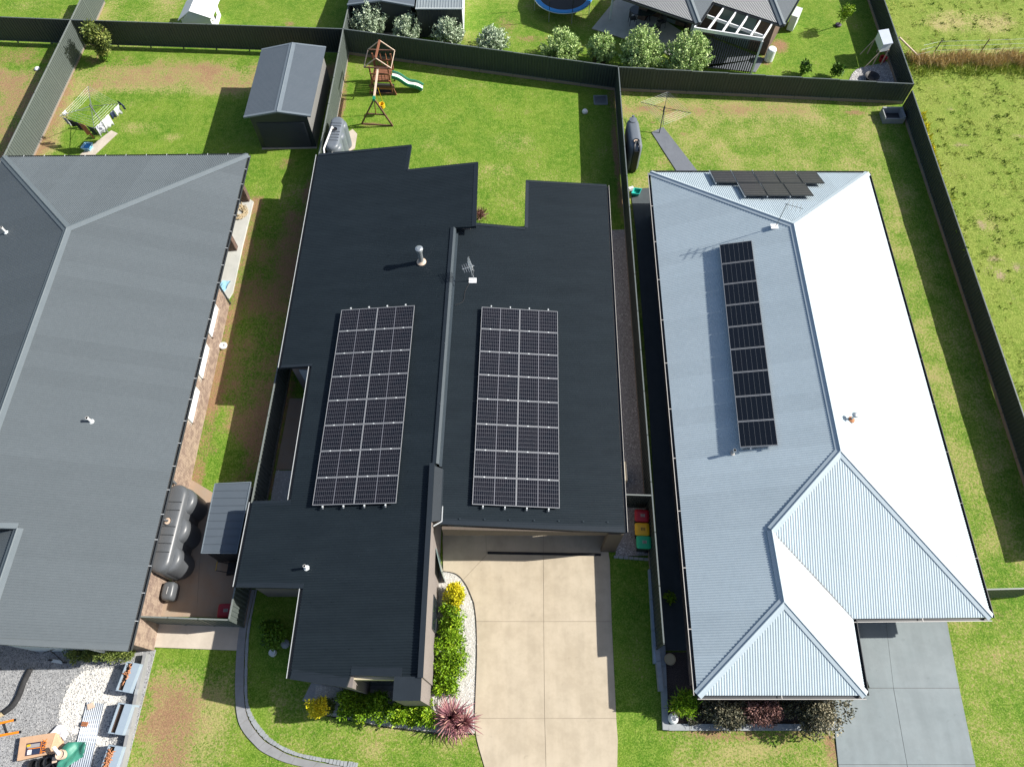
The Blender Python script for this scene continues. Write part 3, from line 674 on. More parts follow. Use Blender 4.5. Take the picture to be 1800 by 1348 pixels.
for i in range(len(pi) - 1):
    for t in (0, .25, .5, .75):
        p = lerp(lerp(pi[i], pi[i + 1], t), lerp(pe[i], pe[i + 1], t), .55); d = (pi[i + 1] - pi[i]); L = d.length * .24
        mb.box((p.x, p.y, .035), (L, (pe[i] - pi[i]).length * random.uniform(.5, .75), random.uniform(.05, .09)), math.atan2(d.y, d.x) + random.uniform(-.1, .1))
o = mb.build('edging_stone', 'concrete_sleeper'); o['kind'] = 'stuff'
# gravel yards and beds
YARD = [(-23, 4.62), (-17.3, 4.62), (-17.2, 4.05), (-15.6, 4.05), (-15.74,-0.56,0.00), (-16.2, -2), (-23, -2)]
flat('gravel_yard', YARD, .02, 'bed_grey')
pebbles('gravel', YARD, 26000, .05, 'pebble_grey', .02)
WP_ = bez([(-18.45,3.20,0.00), (-17.24,3.29,0.00), (-16.61,2.93,0.00), (-16.63,2.25,0.00), (-16.77,1.92,0.00), (-16.81,1.16,0.00), (-16.71,0.31,0.00), (-16.43,-0.32,0.00), (-17.03,-0.42,0.00), (-17.47,0.52,0.00), (-18.24,0.73,0.00), (-18.99,1.26,0.00), (-19.04,2.03,0.00), (-18.92,2.70,0.00), (-18.45,3.20,0.00)], 3)
pebbles('white_pebbles', WP_, 5200, .075, 'pebble', .03, lo=.7, hi=1.0)
pebbles('white_pebbles', [(-19.10,0.84,0.00), (-19.19,2.36,0.00), (-18.51,3.43,0.00), (-16.64,3.34,0.00), (-16.19,1.81,0.00), (-16.17,-0.42,0.00), (-17.21,-0.42,0.00)], 1500, .06, 'pebble', .03, lo=.6, hi=1.0)
BED = [p for p in gT] + gL[1:-3] + [(-1.58,1.59,0.00), (-1.56,0.77,0.00), (-2.96,0.77,0.00), (-4.28,0.92,0.00), (-5.72,1.09,0.00), (-7.17,1.35,0.00), (-8.44,1.55,0.00), (-8.38,2.59,0.00), (-3.5, 2.3, 0), (-3.5, 7.6, 0)]
flat('garden_bed', BED, .03, 'bed_white'); flat('garden_bed', [(-8.6, 2.72), (-3.3, 2.72), (-3.3, 1.2), (-6.5, 1.55), (-8.9, 2.0)], .028, 'bed_grey')
pebbles('white_pebbles', BED, 7500, .065, 'pebble', .03, lo=.15, hi=1.0)
mb = MB(); q = gT + gL
for a, b in zip(q, q[1:]): mb.bar(a + V(0, 0, .03) if isinstance(a, Vector) else a, b + V(0, 0, .03), .03, .07)
tag(mb.build('garden_edging', 'black'), 'thin black curved edging between white pebbles and tan driveway', 'edging')
mb = MB(); q = [(-8.44,1.53,0.00), (-7.17,1.31,0.00), (-5.71,1.05,0.00), (-4.27,0.88,0.00), (-2.96,0.73,0.00), (-1.54,0.73,0.00)]
for a, b in zip(q, q[1:]): mb.bar(Vector(a) + V(0, 0, .03), Vector(b) + V(0, 0, .03), .03, .06)
tag(mb.build('garden_edging', 'black'), 'thin black straight edging between front lawn and the shrub bed', 'edging')
STRIP = [(5.63,27.34,0.00), (6.71,27.39,0.00), (6.81,21.19,0.00), (6.61,11.16,0.00), (6.61,8.20,0.00), (4.81,8.12,0.00), (5.25,11.39,0.00)]
flat('gravel_strip', STRIP, .018, 'bed_brown'); pebbles('gravel', STRIP, 9000, .055, 'pebble_brown', .018)
edge = thing('paver_edging', (5.54,8.02,0.00), 'row of grey paving blocks ending the gravel beside the bins', 'edging')
for i in range(7):
    p = lerp((4.83,8.10,0.00), (6.22,7.99,0.00), i / 6); MB().box((p.x, p.y, .03), (.20, .11, .09), -.05).build('paver', 'concrete_sleeper', edge)
# left lot slabs
slabbed('patio', [[(-15.81,29.66,0.00), (-15.57,29.48,0.00), (-15.64,26.29,0.00), (-15.62,22.89,0.00), (-15.76,22.47,0.00), (-18, 22.05, 0), (-18, 29.6, 0)]], 'patio', 'patio', .10, th=.14)
slabbed('side_slab', [
    [(-15.72,11.91,0.00), (-14.37,11.16,0.00), (-14.44,7.94,0.00), (-14.08,5.43,0.00), (-15.35,5.43,0.00), (-15.97,5.45,0.00), (-15.5, 7, 0)], [(-14.37,11.16,0.00), (-12.94,11.16,0.00), (-12.58,7.55,0.00), (-12.37,5.38,0.00), (-14.08,5.43,0.00), (-14.44,7.94,0.00)]], 'stained_concrete', 'joint', .05)
slabbed('side_slab', [[(-15.90,5.14,0.00), (-12.00,5.01,0.00), (-11.93,4.01,0.00), (-15.77,4.15,0.00)]], 'pale_concrete', 'joint', .04)
slabbed('washing_path', [[(-25.24,35.20,0.00), (-25.71,35.46,0.00), (-27.38,32.99,0.00), (-25, 29.6, 0), (-23.6, 29.6, 0), (-26.17,33.38,0.00)]], 'pale_concrete', 'joint', .03)
# white house paths
slabbed('path', [[(8.93,35.31,0.00), (9.74,35.76,0.00), (11.71,31.48,0.00), (10.37,31.48,0.00)]], 'dark_concrete', 'joint', .03)
slabbed('side_slab', [[(7.22,30.51,0.00), (8.68,30.65,0.00), (8.58,24.26,0.00), (8.48,13.16,0.00), (8.02,4.01,0.00), (6.62,4.01,0.00), (7.07,16.32,0.00), (7.29,27.56,0.00)]], 'shaded_concrete', 'joint', .03)
FB = [(6.67,3.94,0.00), (8.08,3.94,0.00), (7.97,2.36,0.00), (13.65,2.36,0.00), (13.42,1.11,0.00), (6.48,1.11,0.00)]
flat('garden_bed', FB, .04, 'mulch')
kb = thing('garden_kerb', (6.47,0.99,0.00), 'grey concrete block kerb around the dark mulched bed before the white house', 'kerb')
for a, b, n_ in (((6.57,4.20,0.00), (6.39,0.88,0.00), 4), ((6.52,0.99,0.00), (13.46,0.99,0.00), 8)):
    for i in range(n_):
        p, q = lerp(a, b, i / n_), lerp(a, b, (i + 1) / n_); MB().bar(lerp(p, q, .008) + V(0, 0, .07), lerp(p, q, .992) + V(0, 0, .07), .25, .18).build('kerb_block', 'concrete_sleeper', kb)
# dark house courtyard and garden at the west side
slabbed('courtyard', [[(-11.5, 16.3, 0), (-9.2, 16.3, 0), (-9.3, 12.4, 0), (-11.6, 12.4, 0)]], 'stained_concrete', 'joint', .03)
CG = [(-11.6, 12.35), (-9.2, 12.35), (-9.2, 9.4), (-11.65, 9.4)]
flat('garden_bed', CG, .02, 'bed_white'); pebbles('white_pebbles', CG, 900, .07, 'pebble', .02, lo=.2, hi=.9)
slabbed('side_slab', [[(-10.23,35.56,0.00), (-9.90,35.15,0.00), (-9.92,33.87,0.00), (-10.71,33.23,0.00), (-10.90,34.95,0.00)]], 'pale_concrete', 'joint', .04)
# neighbour behind: gravel corner with fire pit
GC = bez([(22.70,40.22,0.00), (23.11,40.89,0.00), (23.68,41.34,0.00), (25.05,41.74,0.00), (25.67,41.91,0.00), (25.68,40.05,0.00)], 3) + [Vector((25.70,39.67,0.00)), Vector((22.51,39.89,0.00))]
flat('gravel_corner', GC, .015, 'bed_brown'); pebbles('gravel', GC, 1800, .07, 'pebble_brown', .015, lo=.3, hi=1.0)

# ================================================================ FENCES
def fence(name, a, b, ztop, zbase, label, m='fence', rail='fence_rail', plinth=None, plinth_h=.18, zbase2=None, panel=2.38, ribs=12, pm='timber_sleeper', ztop2=None):
    a = Vector((a[0], a[1], 0)); b = Vector((b[0], b[1], 0)); d = b - a; L = d.length; n = max(1, round(L / panel)); w = L / n
    ang = math.atan2(d.y, d.x); t = thing(name, (a.x, a.y, 0), label, 'fence')
    t.rotation_euler = (0, 0, ang); ORG[t.name] = Vector()
    def prof(x0, x1):
        out = []; N = ribs; p = (x1 - x0) / N
        for k in range(N):
            s = x0 + k * p
            out += [(s, -.018), (s + p * .34, -.018), (s + p * .5, .018), (s + p * .84, .018)]
        out.append((x1, -.018)); return out
    sh = None
    for k in range(n):
        f = (k + .5) / n; zb = zbase if zbase2 is None else zbase * (1 - f) + zbase2 * f
        zt = ztop if ztop2 is None else ztop * (1 - f) + ztop2 * f
        if sh is None or zbase2 is not None or ztop2 is not None:
            mb = MB(); P = prof(.035, w - .035); m_ = len(P)
            vs = [(x, y - .006, zb) for x, y in P] + [(x, y - .006, zt - .03) for x, y in P] + [(x, y + .006, zb) for x, y in P] + [(x, y + .006, zt - .03) for x, y in P]
            fs = [(i, i + 1, i + 1 + m_, i + m_) for i in range(m_ - 1)] + [(i + 1 + 2 * m_, i + 2 * m_, i + 3 * m_, i + 1 + 3 * m_) for i in range(m_ - 1)]
            mb.add(vs, fs); o = mb.build('fence_panel', m, t); sh = o.data
            r = MB().box((w / 2, 0, zt - .02), (w - .07, .06, .05)).build('fence_rail', rail, t); rh = r.data; r2 = MB().box((w / 2, 0, zb + .02), (w - .07, .05, .04)).build('fence_rail', rail, t); rh2 = r2.data
        else:
            o = bpy.data.objects.new('fence_panel', sh); COL.objects.link(o); o.parent = t
            r = bpy.data.objects.new('fence_rail', rh); COL.objects.link(r); r.parent = t; r2 = bpy.data.objects.new('fence_rail', rh2); COL.objects.link(r2); r2.parent = t
        o.location = (k * w, 0, 0); r.location = (k * w, 0, 0); r2.location = (k * w, 0, 0)
        if plinth:
            s = MB().box((k * w + w / 2, 0, zb - plinth_h / 2), (w - .02, .06, plinth_h - .004)).build('sleeper', pm, t)
    post = None
    for k in range(n + 1):
        f = k / n; zt = ztop if ztop2 is None else ztop * (1 - f) + ztop2 * f
        if post is None or ztop2 is not None:
            o = MB().box((0, 0, (zt - .005) / 2), (.07, .056, zt - .005)).build('fence_post', m, t); post = o.data
        else: o = bpy.data.objects.new('fence_post', post); COL.objects.link(o); o.parent = t
        o.location = (k * w, 0, 0)
    return t
ZT = 1.95
NWc, NMc, MMc, NEc = (-29.61,43.65,1.95), (-11.23,42.72,1.95), (6.84,39.16,1.85), (25.66,37.91,1.55)
fence('side_fence', (-30.17,27.24,1.95), NWc, ZT, .12, 'grey steel fence at far left, left of the rotary clothesline', plinth=True, plinth_h=.12)
fence('side_fence', NWc, (-29.49,48.24,1.95), ZT, .12, 'grey steel fence left of the white cubby house at top left', plinth=True, plinth_h=.12)
fence('rear_fence', (-36.79,44.09,1.95), NWc, ZT, .12, 'shaded dark fence left of the leafy tree in the top left corner', m='fence_shaded', rail='fence_shaded_rail')
fence('rear_fence', NWc, NMc, ZT, .12, 'shaded dark fence between the leafy tree and the gable shed', m='fence_shaded', rail='fence_shaded_rail')
fence('side_fence', (-11.89,4.99,1.95), NMc, ZT, .15, 'long grey steel fence between the grey roofed and black roofed houses', plinth=True, plinth_h=.15)
fence('side_fence', NMc, (-11.01,47.61,1.95), ZT, .12, 'grey steel fence running up beside the silvery shrubs at top', plinth=True)
fence('rear_fence', NMc, MMc, ZT, .2, 'shaded dark back fence behind the timber playset and slide', plinth=True, plinth_h=.2, ztop2=1.85, m='fence_shaded', rail='fence_shaded_rail')
fence('rear_fence', MMc, NEc, 1.85, .2, 'shaded dark back fence behind the white roofed house, below the pergola', plinth=True, plinth_h=.2, ztop2=1.55, m='fence_shaded', rail='fence_shaded_rail')
fence('side_fence', (6.28,4.04,1.98), MMc, 1.98, .26, 'long shaded dark fence between the black roofed and white roofed houses', m='fence_shaded', rail='fence_shaded_rail', plinth=True, plinth_h=.18, zbase2=.2, ztop2=1.85)
fence('side_fence', (25.45,37.37,1.52), (24.85,8.09,1.48), 1.5, .2, 'shaded dark fence along the open green paddock at right', m='fence_shaded', rail='fence_shaded_rail', plinth=True, plinth_h=.2)
fence('side_fence', NEc, (25.87,49.52,1.55), 1.55, .2, 'shaded dark fence beside the hutch and fire pit at top right', m='fence_shaded', rail='fence_shaded_rail', plinth=True, plinth_h=.2)
fence('cross_fence', (5.13,10.47,1.95), (6.39,10.43,1.95), ZT, .1, 'short cross fence above the three coloured bins', m='fence_shaded', rail='fence_rail')
fence('cross_fence', (20.28,6.25,1.90), (22.82,6.31,1.90), 1.9, .1, 'short fence at lower right joining the white roofed house', m='fence', rail='fence_rail')
gate = fence('side_gate', (-15.77,5.13,1.95), (-11.91,4.99,1.95), ZT, .12, 'grey slatted side gate across the concrete path by the red bin', m='fence', rail='fence_rail', panel=1.3, ribs=6); gate['category'] = 'gate'
t = thing('retaining_wall', (6.28,5.40,0.00), 'pale retaining wall of concrete sleepers under the driveway fence', 'retaining wall')
for i in range(3):
    p, q = lerp((6.31,7.50,0.00), (6.17,3.45,0.00), i / 3), lerp((6.31,7.50,0.00), (6.17,3.45,0.00), (i + 1) / 3)
    MB().bar(lerp(p, q, .01) + V(0, 0, .14), lerp(p, q, .99) + V(0, 0, .14), .13, .28).build('concrete_sleeper', 'planter', t)
for i in range(3):
    p, q = lerp((6.31,4.15,0.00), (6.32,2.36,0.00), i / 3), lerp((6.31,4.15,0.00), (6.32,2.36,0.00), (i + 1) / 3)
    MB().bar(lerp(p, q, .01) + V(0, 0, .15), lerp(p, q, .99) + V(0, 0, .15), .2, .3).build('concrete_sleeper', 'concrete_sleeper', t)
# low steel sheet edging between gravel yard and brown lawn
t = thing('low_wall', (-15.95,2.03,0.00), 'low grey sleeper wall between gravel yard and brown lawn', 'wall')
A_, B_ = (-15.85,3.85,0.00), (-15.81,-0.72,0.00)
for i in range(3):
    p, q = lerp(A_, B_, i / 3), lerp(A_, B_, (i + 1) / 3)
    MB().bar(lerp(p, q, .005) + V(0, 0, .2), lerp(p, q, .995) + V(0, 0, .2), .14, .4).build('sleeper', 'path_grey', t)
    MB().box((q.x, q.y, .22), (.12, .22, .44)).build('wall_post', 'concrete_sleeper', t)
# old wire fence in the paddock
t = thing('wire_fence', (30.98,41.46,0.00), 'sagging wire fence on thin posts in the long dry grass of the paddock', 'fence')
pp = [((28.94,42.61,0.00), 1.2), ((32.18,42.72,0.00), 1.2), ((35.34,42.90,0.00), 1.2)]
for p, h in pp: MB().tube([Vector(p), Vector(p) + V(.02, 0, h)], .035, 6).build('wire_post', 'bark', t)
for z in (.35, .7, 1.05):
    mb = MB(); mb.tube([Vector((27.71,42.26,0.00)) + V(0, 0, z)] + [Vector(p) + V(0, .05, z) for p, h in pp] + [Vector((39.28,42.95,0.00)) + V(0, 0, z)], .008, 4); mb.build('wire', 'galv', t)
t = thing('fence_stay', (28.04,42.32,0.00), 'pale timber stay pole leaning against the corner of the dark fence', 'pole')
MB().tube([(28.04,42.32,0.00), (25.82,42.34,1.60)], .06, 7).build('pole', 'pale_timber', t)

# ================================================================ BLACK ROOFED HOUSE
zD1 = lambda x: 3.15 + .136 * (x + 11.05)
zD2 = lambda x: 3.20 - .0746 * (x - 5.20)
def wallprism(mb, poly, ztop, z0=0.0, mi=0, drop=.13):
    n = len(poly); a = sum(poly[i][0] * poly[(i + 1) % n][1] - poly[(i + 1) % n][0] * poly[i][1] for i in range(n))
    if a < 0: poly = list(reversed(poly))
    vs = [(p[0], p[1], z0) for p in poly] + [(p[0], p[1], (ztop(p[0]) if callable(ztop) else ztop) - drop) for p in poly]
    mb.add(vs, [tuple(reversed(range(n))), tuple(range(n, 2 * n))] + [(i, (i + 1) % n, (i + 1) % n + n, i + n) for i in range(n)], mi)
H1 = thing('house', (-3.2, 16, 0), 'house with black low pitched steel roof, two large solar arrays and a tan driveway', 'house', 'houses in the row')
mb = MB()
KS = lambda q: [(x * .986, y * .986) for x, y in q]
wallprism(mb, KS([(-10.8, 30.3), (-6.0, 30.3), (-6.0, 28.5), (-2.2, 28.5), (-2.2, 24.62), (-3.3, 24.62), (-3.42, 2.72), (-4.45, 2.66), (-6.15, 2.66), (-6.15, 2.25), (-8.35, 2.75), (-8.35, 6.4), (-11.2, 6.4), (-11.2, 9.6), (-9.45, 9.6), (-9.4, 16.9), (-10.9, 16.9)]), zD1)
mb.build('wall', 'render', H1)
mb = MB(); wallprism(mb, KS([(.95, 28.1), (5.15, 28.1), (4.80, 9.6), (-3.05, 9.6), (-3.0, 24.6), (.95, 24.6)]), zD2); mb.build('wall', 'render', H1)
MB().box((4.46, 8.42, 1.5), (.66, .18, 3.0)).build('pier', 'wood_clad', H1)
MB().box((4.66, 8.98, 1.5), (.12, .90, 3.0)).build('wall', 'wood_clad', H1)
mb = MB(); wallprism(mb, [(-2.95, 8.37), (4.1, 8.37), (4.1, 8.5), (-2.95, 8.5)], zD2, 2.72, drop=.15); mb.build('beam', 'wood_clad', H1)
MB().box((.6, 9.44, 1.2), (6.2, .045, 2.4)).build('garage_door', 'dark_wall', H1)
MB().box((-2.2, 9.44, 1.05), (1.0, .05, 2.1)).build('door', 'greenglass', H1)
# east wall of the entry wing: a parapet, an angled glass screen, a window and the front pillar
MB().box((-3.43, 6.8, 2.16), (.19, 8.5, 4.32)).build('parapet_wall', 'render', H1)
MB().box((-3.43, 6.8, 4.34), (.21, 8.54, .04)).build('parapet_capping', 'trim_dark', H1)
MB().box((-3.90, 2.16, 2.12), (1.0, .80, 4.24)).build('pillar', 'render', H1)
MB().box((-3.90, 2.16, 4.26), (1.03, .83, .04)).build('pillar_capping', 'trim_dark', H1)
w = MB().box((-3.33, 5.3, 1.35), (.03, 1.3, 1.5)).build('window', 'glass', H1)
for c_, d_ in (((-3.325, 5.97, 1.35), (.05, .05, 1.6)), ((-3.325, 4.63, 1.35), (.05, .05, 1.6)), ((-3.325, 5.3, 2.12), (.05, 1.38, .05)), ((-3.325, 5.3, .58), (.05, 1.38, .05))): MB().box(c_, d_).build('window_frame', 'gutter_dark', w)
w = MB().box((-5.22, 2.605, 1.5), (1.6, .04, 2.8)).build('window', 'glass', H1)
MB().box((-5.22, 2.58, 3.34), (1.68, .10, .5)).build('lintel', 'cream_wall', H1)
w = MB().box((-9.9, 16.62, 1.5), (1.0, .05, 2.0)).build('window', 'blue_wall', H1)  # pale blue stands in for sky reflected in the glass
w = MB().box((-10.77, 20, 1.5), (.04, 2.4, 1.2)).build('window', 'glass', H1)
# entry screen of pale glass beside the porch
MB().add([(-3.30, 7.95, .05), (-3.02, 6.95, .05), (-3.02, 6.95, 2.2), (-3.30, 7.95, 2.2), (-3.33, 7.93, .05), (-3.05, 6.93, .05), (-3.05, 6.93, 2.2), (-3.33, 7.93, 2.2)], [(0, 1, 2, 3), (7, 6, 5, 4), (0, 3, 7, 4), (1, 5, 6, 2), (3, 2, 6, 7)]).build('glass_screen', 'greenglass', H1)
D1P = [(-10.99,30.19,3.16), (-5.63,30.14,3.89), (-5.73,28.32,3.87), (-1.85,28.34,4.40), (-1.87,23.96,4.40), (-3.02,24.01,4.24), (-3.29,11.09,4.21), (-3.53,2.56,4.17), (-4.17,2.60,4.09), (-6.16,2.69,3.81), (-6.29,2.25,3.80), (-8.54,2.58,3.49), (-8.50,5.99,3.50), (-11.38,6.12,3.10), (-11.31,9.74,3.11), (-9.58,9.72,3.35), (-9.53,16.38,3.36), (-11.06,16.40,3.15)]
R1 = roof_plane('roof', D1P, 'roof_dark', H1, th=.14, amp=.015)
D2P = [(0.78,27.87,3.53), (5.22,27.85,3.20), (4.80,8.37,3.23), (-3.08,8.57,3.82), (-2.98,24.53,3.81), (-1.91,24.71,3.73), (0.69,24.57,3.54)]
R2 = roof_plane('roof', D2P, 'roof_dark', H1, th=.14, amp=.015)
def barge(mb, a, b, w=.16, up=.035, inn=None, h=.16):
    "flat folded trim along a roof edge, wings inwards toward inn"
    a = Vector(a); b = Vector(b); d = (b - a).normalized(); i = (Vector(inn) - a); i = (i - d * i.dot(d)).normalized(); z = V(0, 0, up)
    mb.slab3([a - i * .03 + z, b - i * .03 + z, b + i * w + z, a + i * w + z], .018)
    mb.slab3([a - i * .03 + z - V(0, 0, .0), b - i * .03 + z, b - i * .03 + z - V(0, 0, h), a - i * .03 + z - V(0, 0, h)], .018)
cen = [(-7, 27, 3.3), (-6.5, 20, 3.4)]
for a, b, q, w_ in ((D1P[0], D1P[1], (-8, 20, 3.2), .12), (D1P[1], D1P[2], (-9, 29.5, 3.0), .22), (D1P[2], D1P[3], (-4, 20, 3.7), .12), (D1P[3], D1P[4], (-6, 26, 3.5), .20),
                    (D1P[8], D1P[9], (-5, 8, 3.6), .30), (D1P[10], D1P[11], (-7, 8, 3.3), .34), (D1P[12], D1P[13], (-10, 9, 2.9), .20), (D1P[14], D1P[15], (-10.5, 8, 2.8), .22), (D1P[16], D1P[17], (-10, 20, 2.9), .12)):
    mb = MB(); barge(mb, a, b, w_, .03, q); mb.build('barge_capping', 'trim_dark', R1)
for a, b, q, w_ in ((D2P[0], D2P[1], (3, 20, 3), .12), (D2P[6], D2P[0], (3, 26, 3), .16), (D2P[5], D2P[6], (0, 20, 3.2), .14), (D2P[2], D2P[3], (1, 12, 3), .26)):
    mb = MB(); barge(mb, a, b, w_, .03, q); mb.build('barge_capping', 'trim_dark', R2)
mb = MB(); a, b = Vector(D1P[5]), Vector(D1P[6])
mb.slab3([a + V(-.14, 0, .03), b + V(-.14, 0, .03), b + V(.02, 0, .05), a + V(.02, 0, .05)], .02); mb.build('ridge_capping', 'trim_dark', R1)
mb = MB(); mb.slab3([a + V(.025, 0, .055), b + V(.025, 0, .055), b + V(.14, 0, -.05), a + V(.14, 0, -.05)], .015)
mb.slab3([a + V(.14, 0, -.05), b + V(.14, 0, -.05), b + V(.145, 0, -.36), a + V(.145, 0, -.36)], .01)
mb.slab3([a + V(.14, 0, -.345), b + V(.14, 0, -.345), b + V(.24, 0, -.36), a + V(.24, 0, -.36)], .012)
for t in (.30, .535, .78): mb.bar(lerp(a, b, t) + V(-.02, 0, .062), lerp(a, b, t) + V(.15, 0, -.04), .02, .012)
mb.build('flashing', 'flash', R1)
mb = MB(); mb.slab3([(-3.32, 10.95, 4.32), (-3.32, 8.5, 4.32), (-3.0, 8.65, 3.97), (-3.0, 10.95, 3.97)], .02); mb.slab3([(-3.0, 10.95, 3.97), (-3.0, 8.65, 3.97), (-2.96, 8.65, 3.80), (-2.96, 10.95, 3.80)], .02); mb.build('flashing', 'trim_dark', R1)
mb = MB(); mb.bar((-2.94, 9.3, 3.87), (-2.94, 8.65, 3.87), .04, .05); mb.bar((-2.94, 8.65, 3.87), (-3.28, 8.42, 3.95), .04, .05); mb.build('flashing_edge', 'gutter_lip', R1)
g_ = MB()
for a, b in ((D1P[17], D1P[0]), (D1P[13], D1P[14]), (D1P[11], D1P[12]), (D1P[15], D1P[16])):
    m_ = MB(); gutter(m_, V(*a) + V(-.02, 0, -.02), V(*b) + V(-.02, 0, -.02), (-1, 0, 0), .13, .11); m_.build('gutter', 'gutter_dark', H1)
    l_ = MB(); l_.bar(V(*a) + V(-.145, 0, -.012), V(*b) + V(-.145, 0, -.012), .022, .02); l_.build('gutter_lip', 'gutter_lip', H1)
a, b = Vector(D2P[1]), Vector(D2P[2]); m_ = MB(); gutter(m_, a + V(.02, 0, -.02), b + V(.02, 0, -.02), (1, 0, 0), .12, .11); m_.build('gutter', 'gutter_dark', H1)
l_ = MB(); l_.bar(a + V(.135, 0, -.012), b + V(.135, 0, -.012), .018, .018); l_.build('gutter_lip', 'gutter_pale', H1)
# roof screws catching the light
mb = MB(); x = RNG.uniform(-10.8, -3.6, 420); y = np.round(RNG.uniform(3, 30, 420) / .9) * .9
P1 = [(p[0], p[1]) for p in D1P]; k = inpoly(x, y, P1)
for a, b in zip(x[k], y[k]): mb.box((round(a / .9) * .9 * 1.0, b, zD1(round(a / .9) * .9) + .014), (.018, .018, .010))
mb.build('roof_screws', 'flash', R1)['kind'] = 'stuff'
mb = MB(); x = RNG.uniform(-2.6, 5, 120); y = RNG.uniform(9, 27.5, 120); k = inpoly(x, y, [(p[0], p[1]) for p in D2P])
for a, b in zip(x[k], y[k]): mb.box((round(a / .9) * .9, b, zD2(round(a / .9) * .9) + .014), (.018, .018, .010))
for i in range(7): mb.box((-2.2 + i * 1.05, 8.78, zD2(-2.2 + i * 1.05) + .05), (.05, .05, .02))
mb.build('roof_screws', 'flash', R2)['kind'] = 'stuff'
t = thing('split_system', (5.35, 11.7, 0), 'cream air conditioner fixed at the east wall above brown gravel', 'air conditioner')
MB().box((5.28, 11.9, .75), (.34, .95, .85)).build('casing', 'cream_wall', t); MB().box((5.12, 11.9, .25), (.3, .8, .1)).build('bracket', 'galv', t)
mb = MB(); mb.tube([(5.46, 11.9, .78), (5.475, 11.9, .78)], .33, 16); mb.build('fan_grille', 'offwhite', t)

# ================================================================ WHITE ROOFED HOUSE
H2 = thing('house', (13.8, 16, 0), 'house with bright white hipped corrugated roof beside the paddock', 'house', 'houses in the row')
wNW, wNE, wSE, wV, wFE, wFW = [Vector(p) for p in ((7.93,29.56,2.42), (20.41,29.52,2.42), (19.85,5.01,2.42), (14.12,4.96,2.42), (13.97,2.05,2.42), (7.32,2.05,2.42))]
wP1, wP2, wP3, wP4 = Vector((14.19,23.65,4.90)), Vector((13.93,11.39,4.90)), Vector((10.85,8.29,3.78)), Vector((10.86,5.38,3.78))
def fit(q, a, b, c):
    "drop q onto the plane a b c"
    n = (b - a).cross(c - a).normalized(); return Vector((q.x, q.y, a.z - (n.x * (q.x - a.x) + n.y * (q.y - a.y)) / n.z))
wall_poly = [(8.25, 28.4), (19.45, 28.4), (19.1, 5.6), (13.4, 5.6), (13.4, 2.6), (7.6, 2.6)]
mb = MB(); wallprism(mb, wall_poly, 2.30, drop=0); mb.build('wall', 'brick', H2)
MB().box((16.2, 5.59, 1.1), (4.6, .05, 2.15)).build('garage_door', 'dark_wall', H2)
MB().box((10.4, 2.59, 1.3), (2.0, .05, 1.3)).build('window', 'glass', H2)
polyW = [wNW, wFW, wP4, wP3, wP2, wP1]; polyW = [p if i in (0, 1, 5) else p for i, p in enumerate(polyW)]
RW = roof_plane('roof', [wNW, wFW, fit(wP4, wNW, wFW, wP1), fit(wP3, wNW, wFW, wP1), fit(wP2, wNW, wFW, wP1), wP1], 'roof_white', H2, amp=.011)
RN = roof_plane('roof', [wNE, wNW, wP1], 'roof_white', H2, amp=.011)
RE = roof_plane('roof', [wNE, wP1, fit(wP2, wNE, wSE, wP1), wSE], 'roof_white', H2, amp=.011)
RS = roof_plane('roof', [fit(wP2, wV, wSE, wP2), fit(wP3, wV, wSE, wP2), wV, wSE], 'roof_white', H2, amp=.0075)
RF = roof_plane('roof', [wP3, wP4, wFE, wV], 'roof_white', H2, amp=.011)
RG = roof_plane('roof', [wP4, wFW, wFE], 'roof_white', H2, amp=.0075)
for p, q, a, b, par in ((wP1, wP2, wNW, wNE, RW), (wNW, wP1, wFW, wNE, RN), (wNE, wP1, wNW, wSE, RN), (wP2, wSE, wNE, wV, RS), (wP2, wP3, wNW, wV, RS), (wP3, wP4, wNW, wFE, RF), (wP4, wFW, wNW, wFE, RG), (wP4, wFE, wFW, wV, RG)):
    mb = MB(); cap(mb, p, q, a, b, .20, .032); mb.build('ridge_capping', 'cap_white', par)
mb = MB(); mb.bar(wP3 + V(0, 0, -.02), wV + V(0, 0, -.02), .06, .03); mb.build('valley_gutter', 'gutter_dark', RF)
for p, q, o_, lm in ((wNW, wFW, (-1, 0, 0), 'gutter_pale'), (wFW, wFE, (0, -1, 0), 'gutter_pale'), (wFE, wV, (1, 0, 0), 'gutter_dark'), (wV, wSE, (0, -1, 0), 'gutter_pale'), (wSE, wNE, (1, 0, 0), 'gutter_dark'), (wNE, wNW, (0, 1, 0), 'gutter_dark')):
    mb = MB(); o_ = Vector(o_); gutter(mb, p + V(0, 0, -.03), q + V(0, 0, -.03), o_, .13, .11); mb.build('gutter', 'gutter_dark', H2)
    mb = MB(); mb.bar(p + o_ * .135 + V(0, 0, -.022), q + o_ * .135 + V(0, 0, -.022), .025, .02)
    n_ = int((q - p).length / 2.3)
    for i in range(1, n_): e = lerp(p, q, i / n_); mb.bar(e + V(0, 0, -.005), e + o_ * .15 + V(0, 0, -.012), .035, .012)
    mb.build('gutter_lip', lm, H2)
mb = MB(); mb.bar(wNW + V(-.1, 0, -.1), wNW + V(.45, -.45, -.25), .06); mb.build('downpipe', 'gutter_dark', H2)

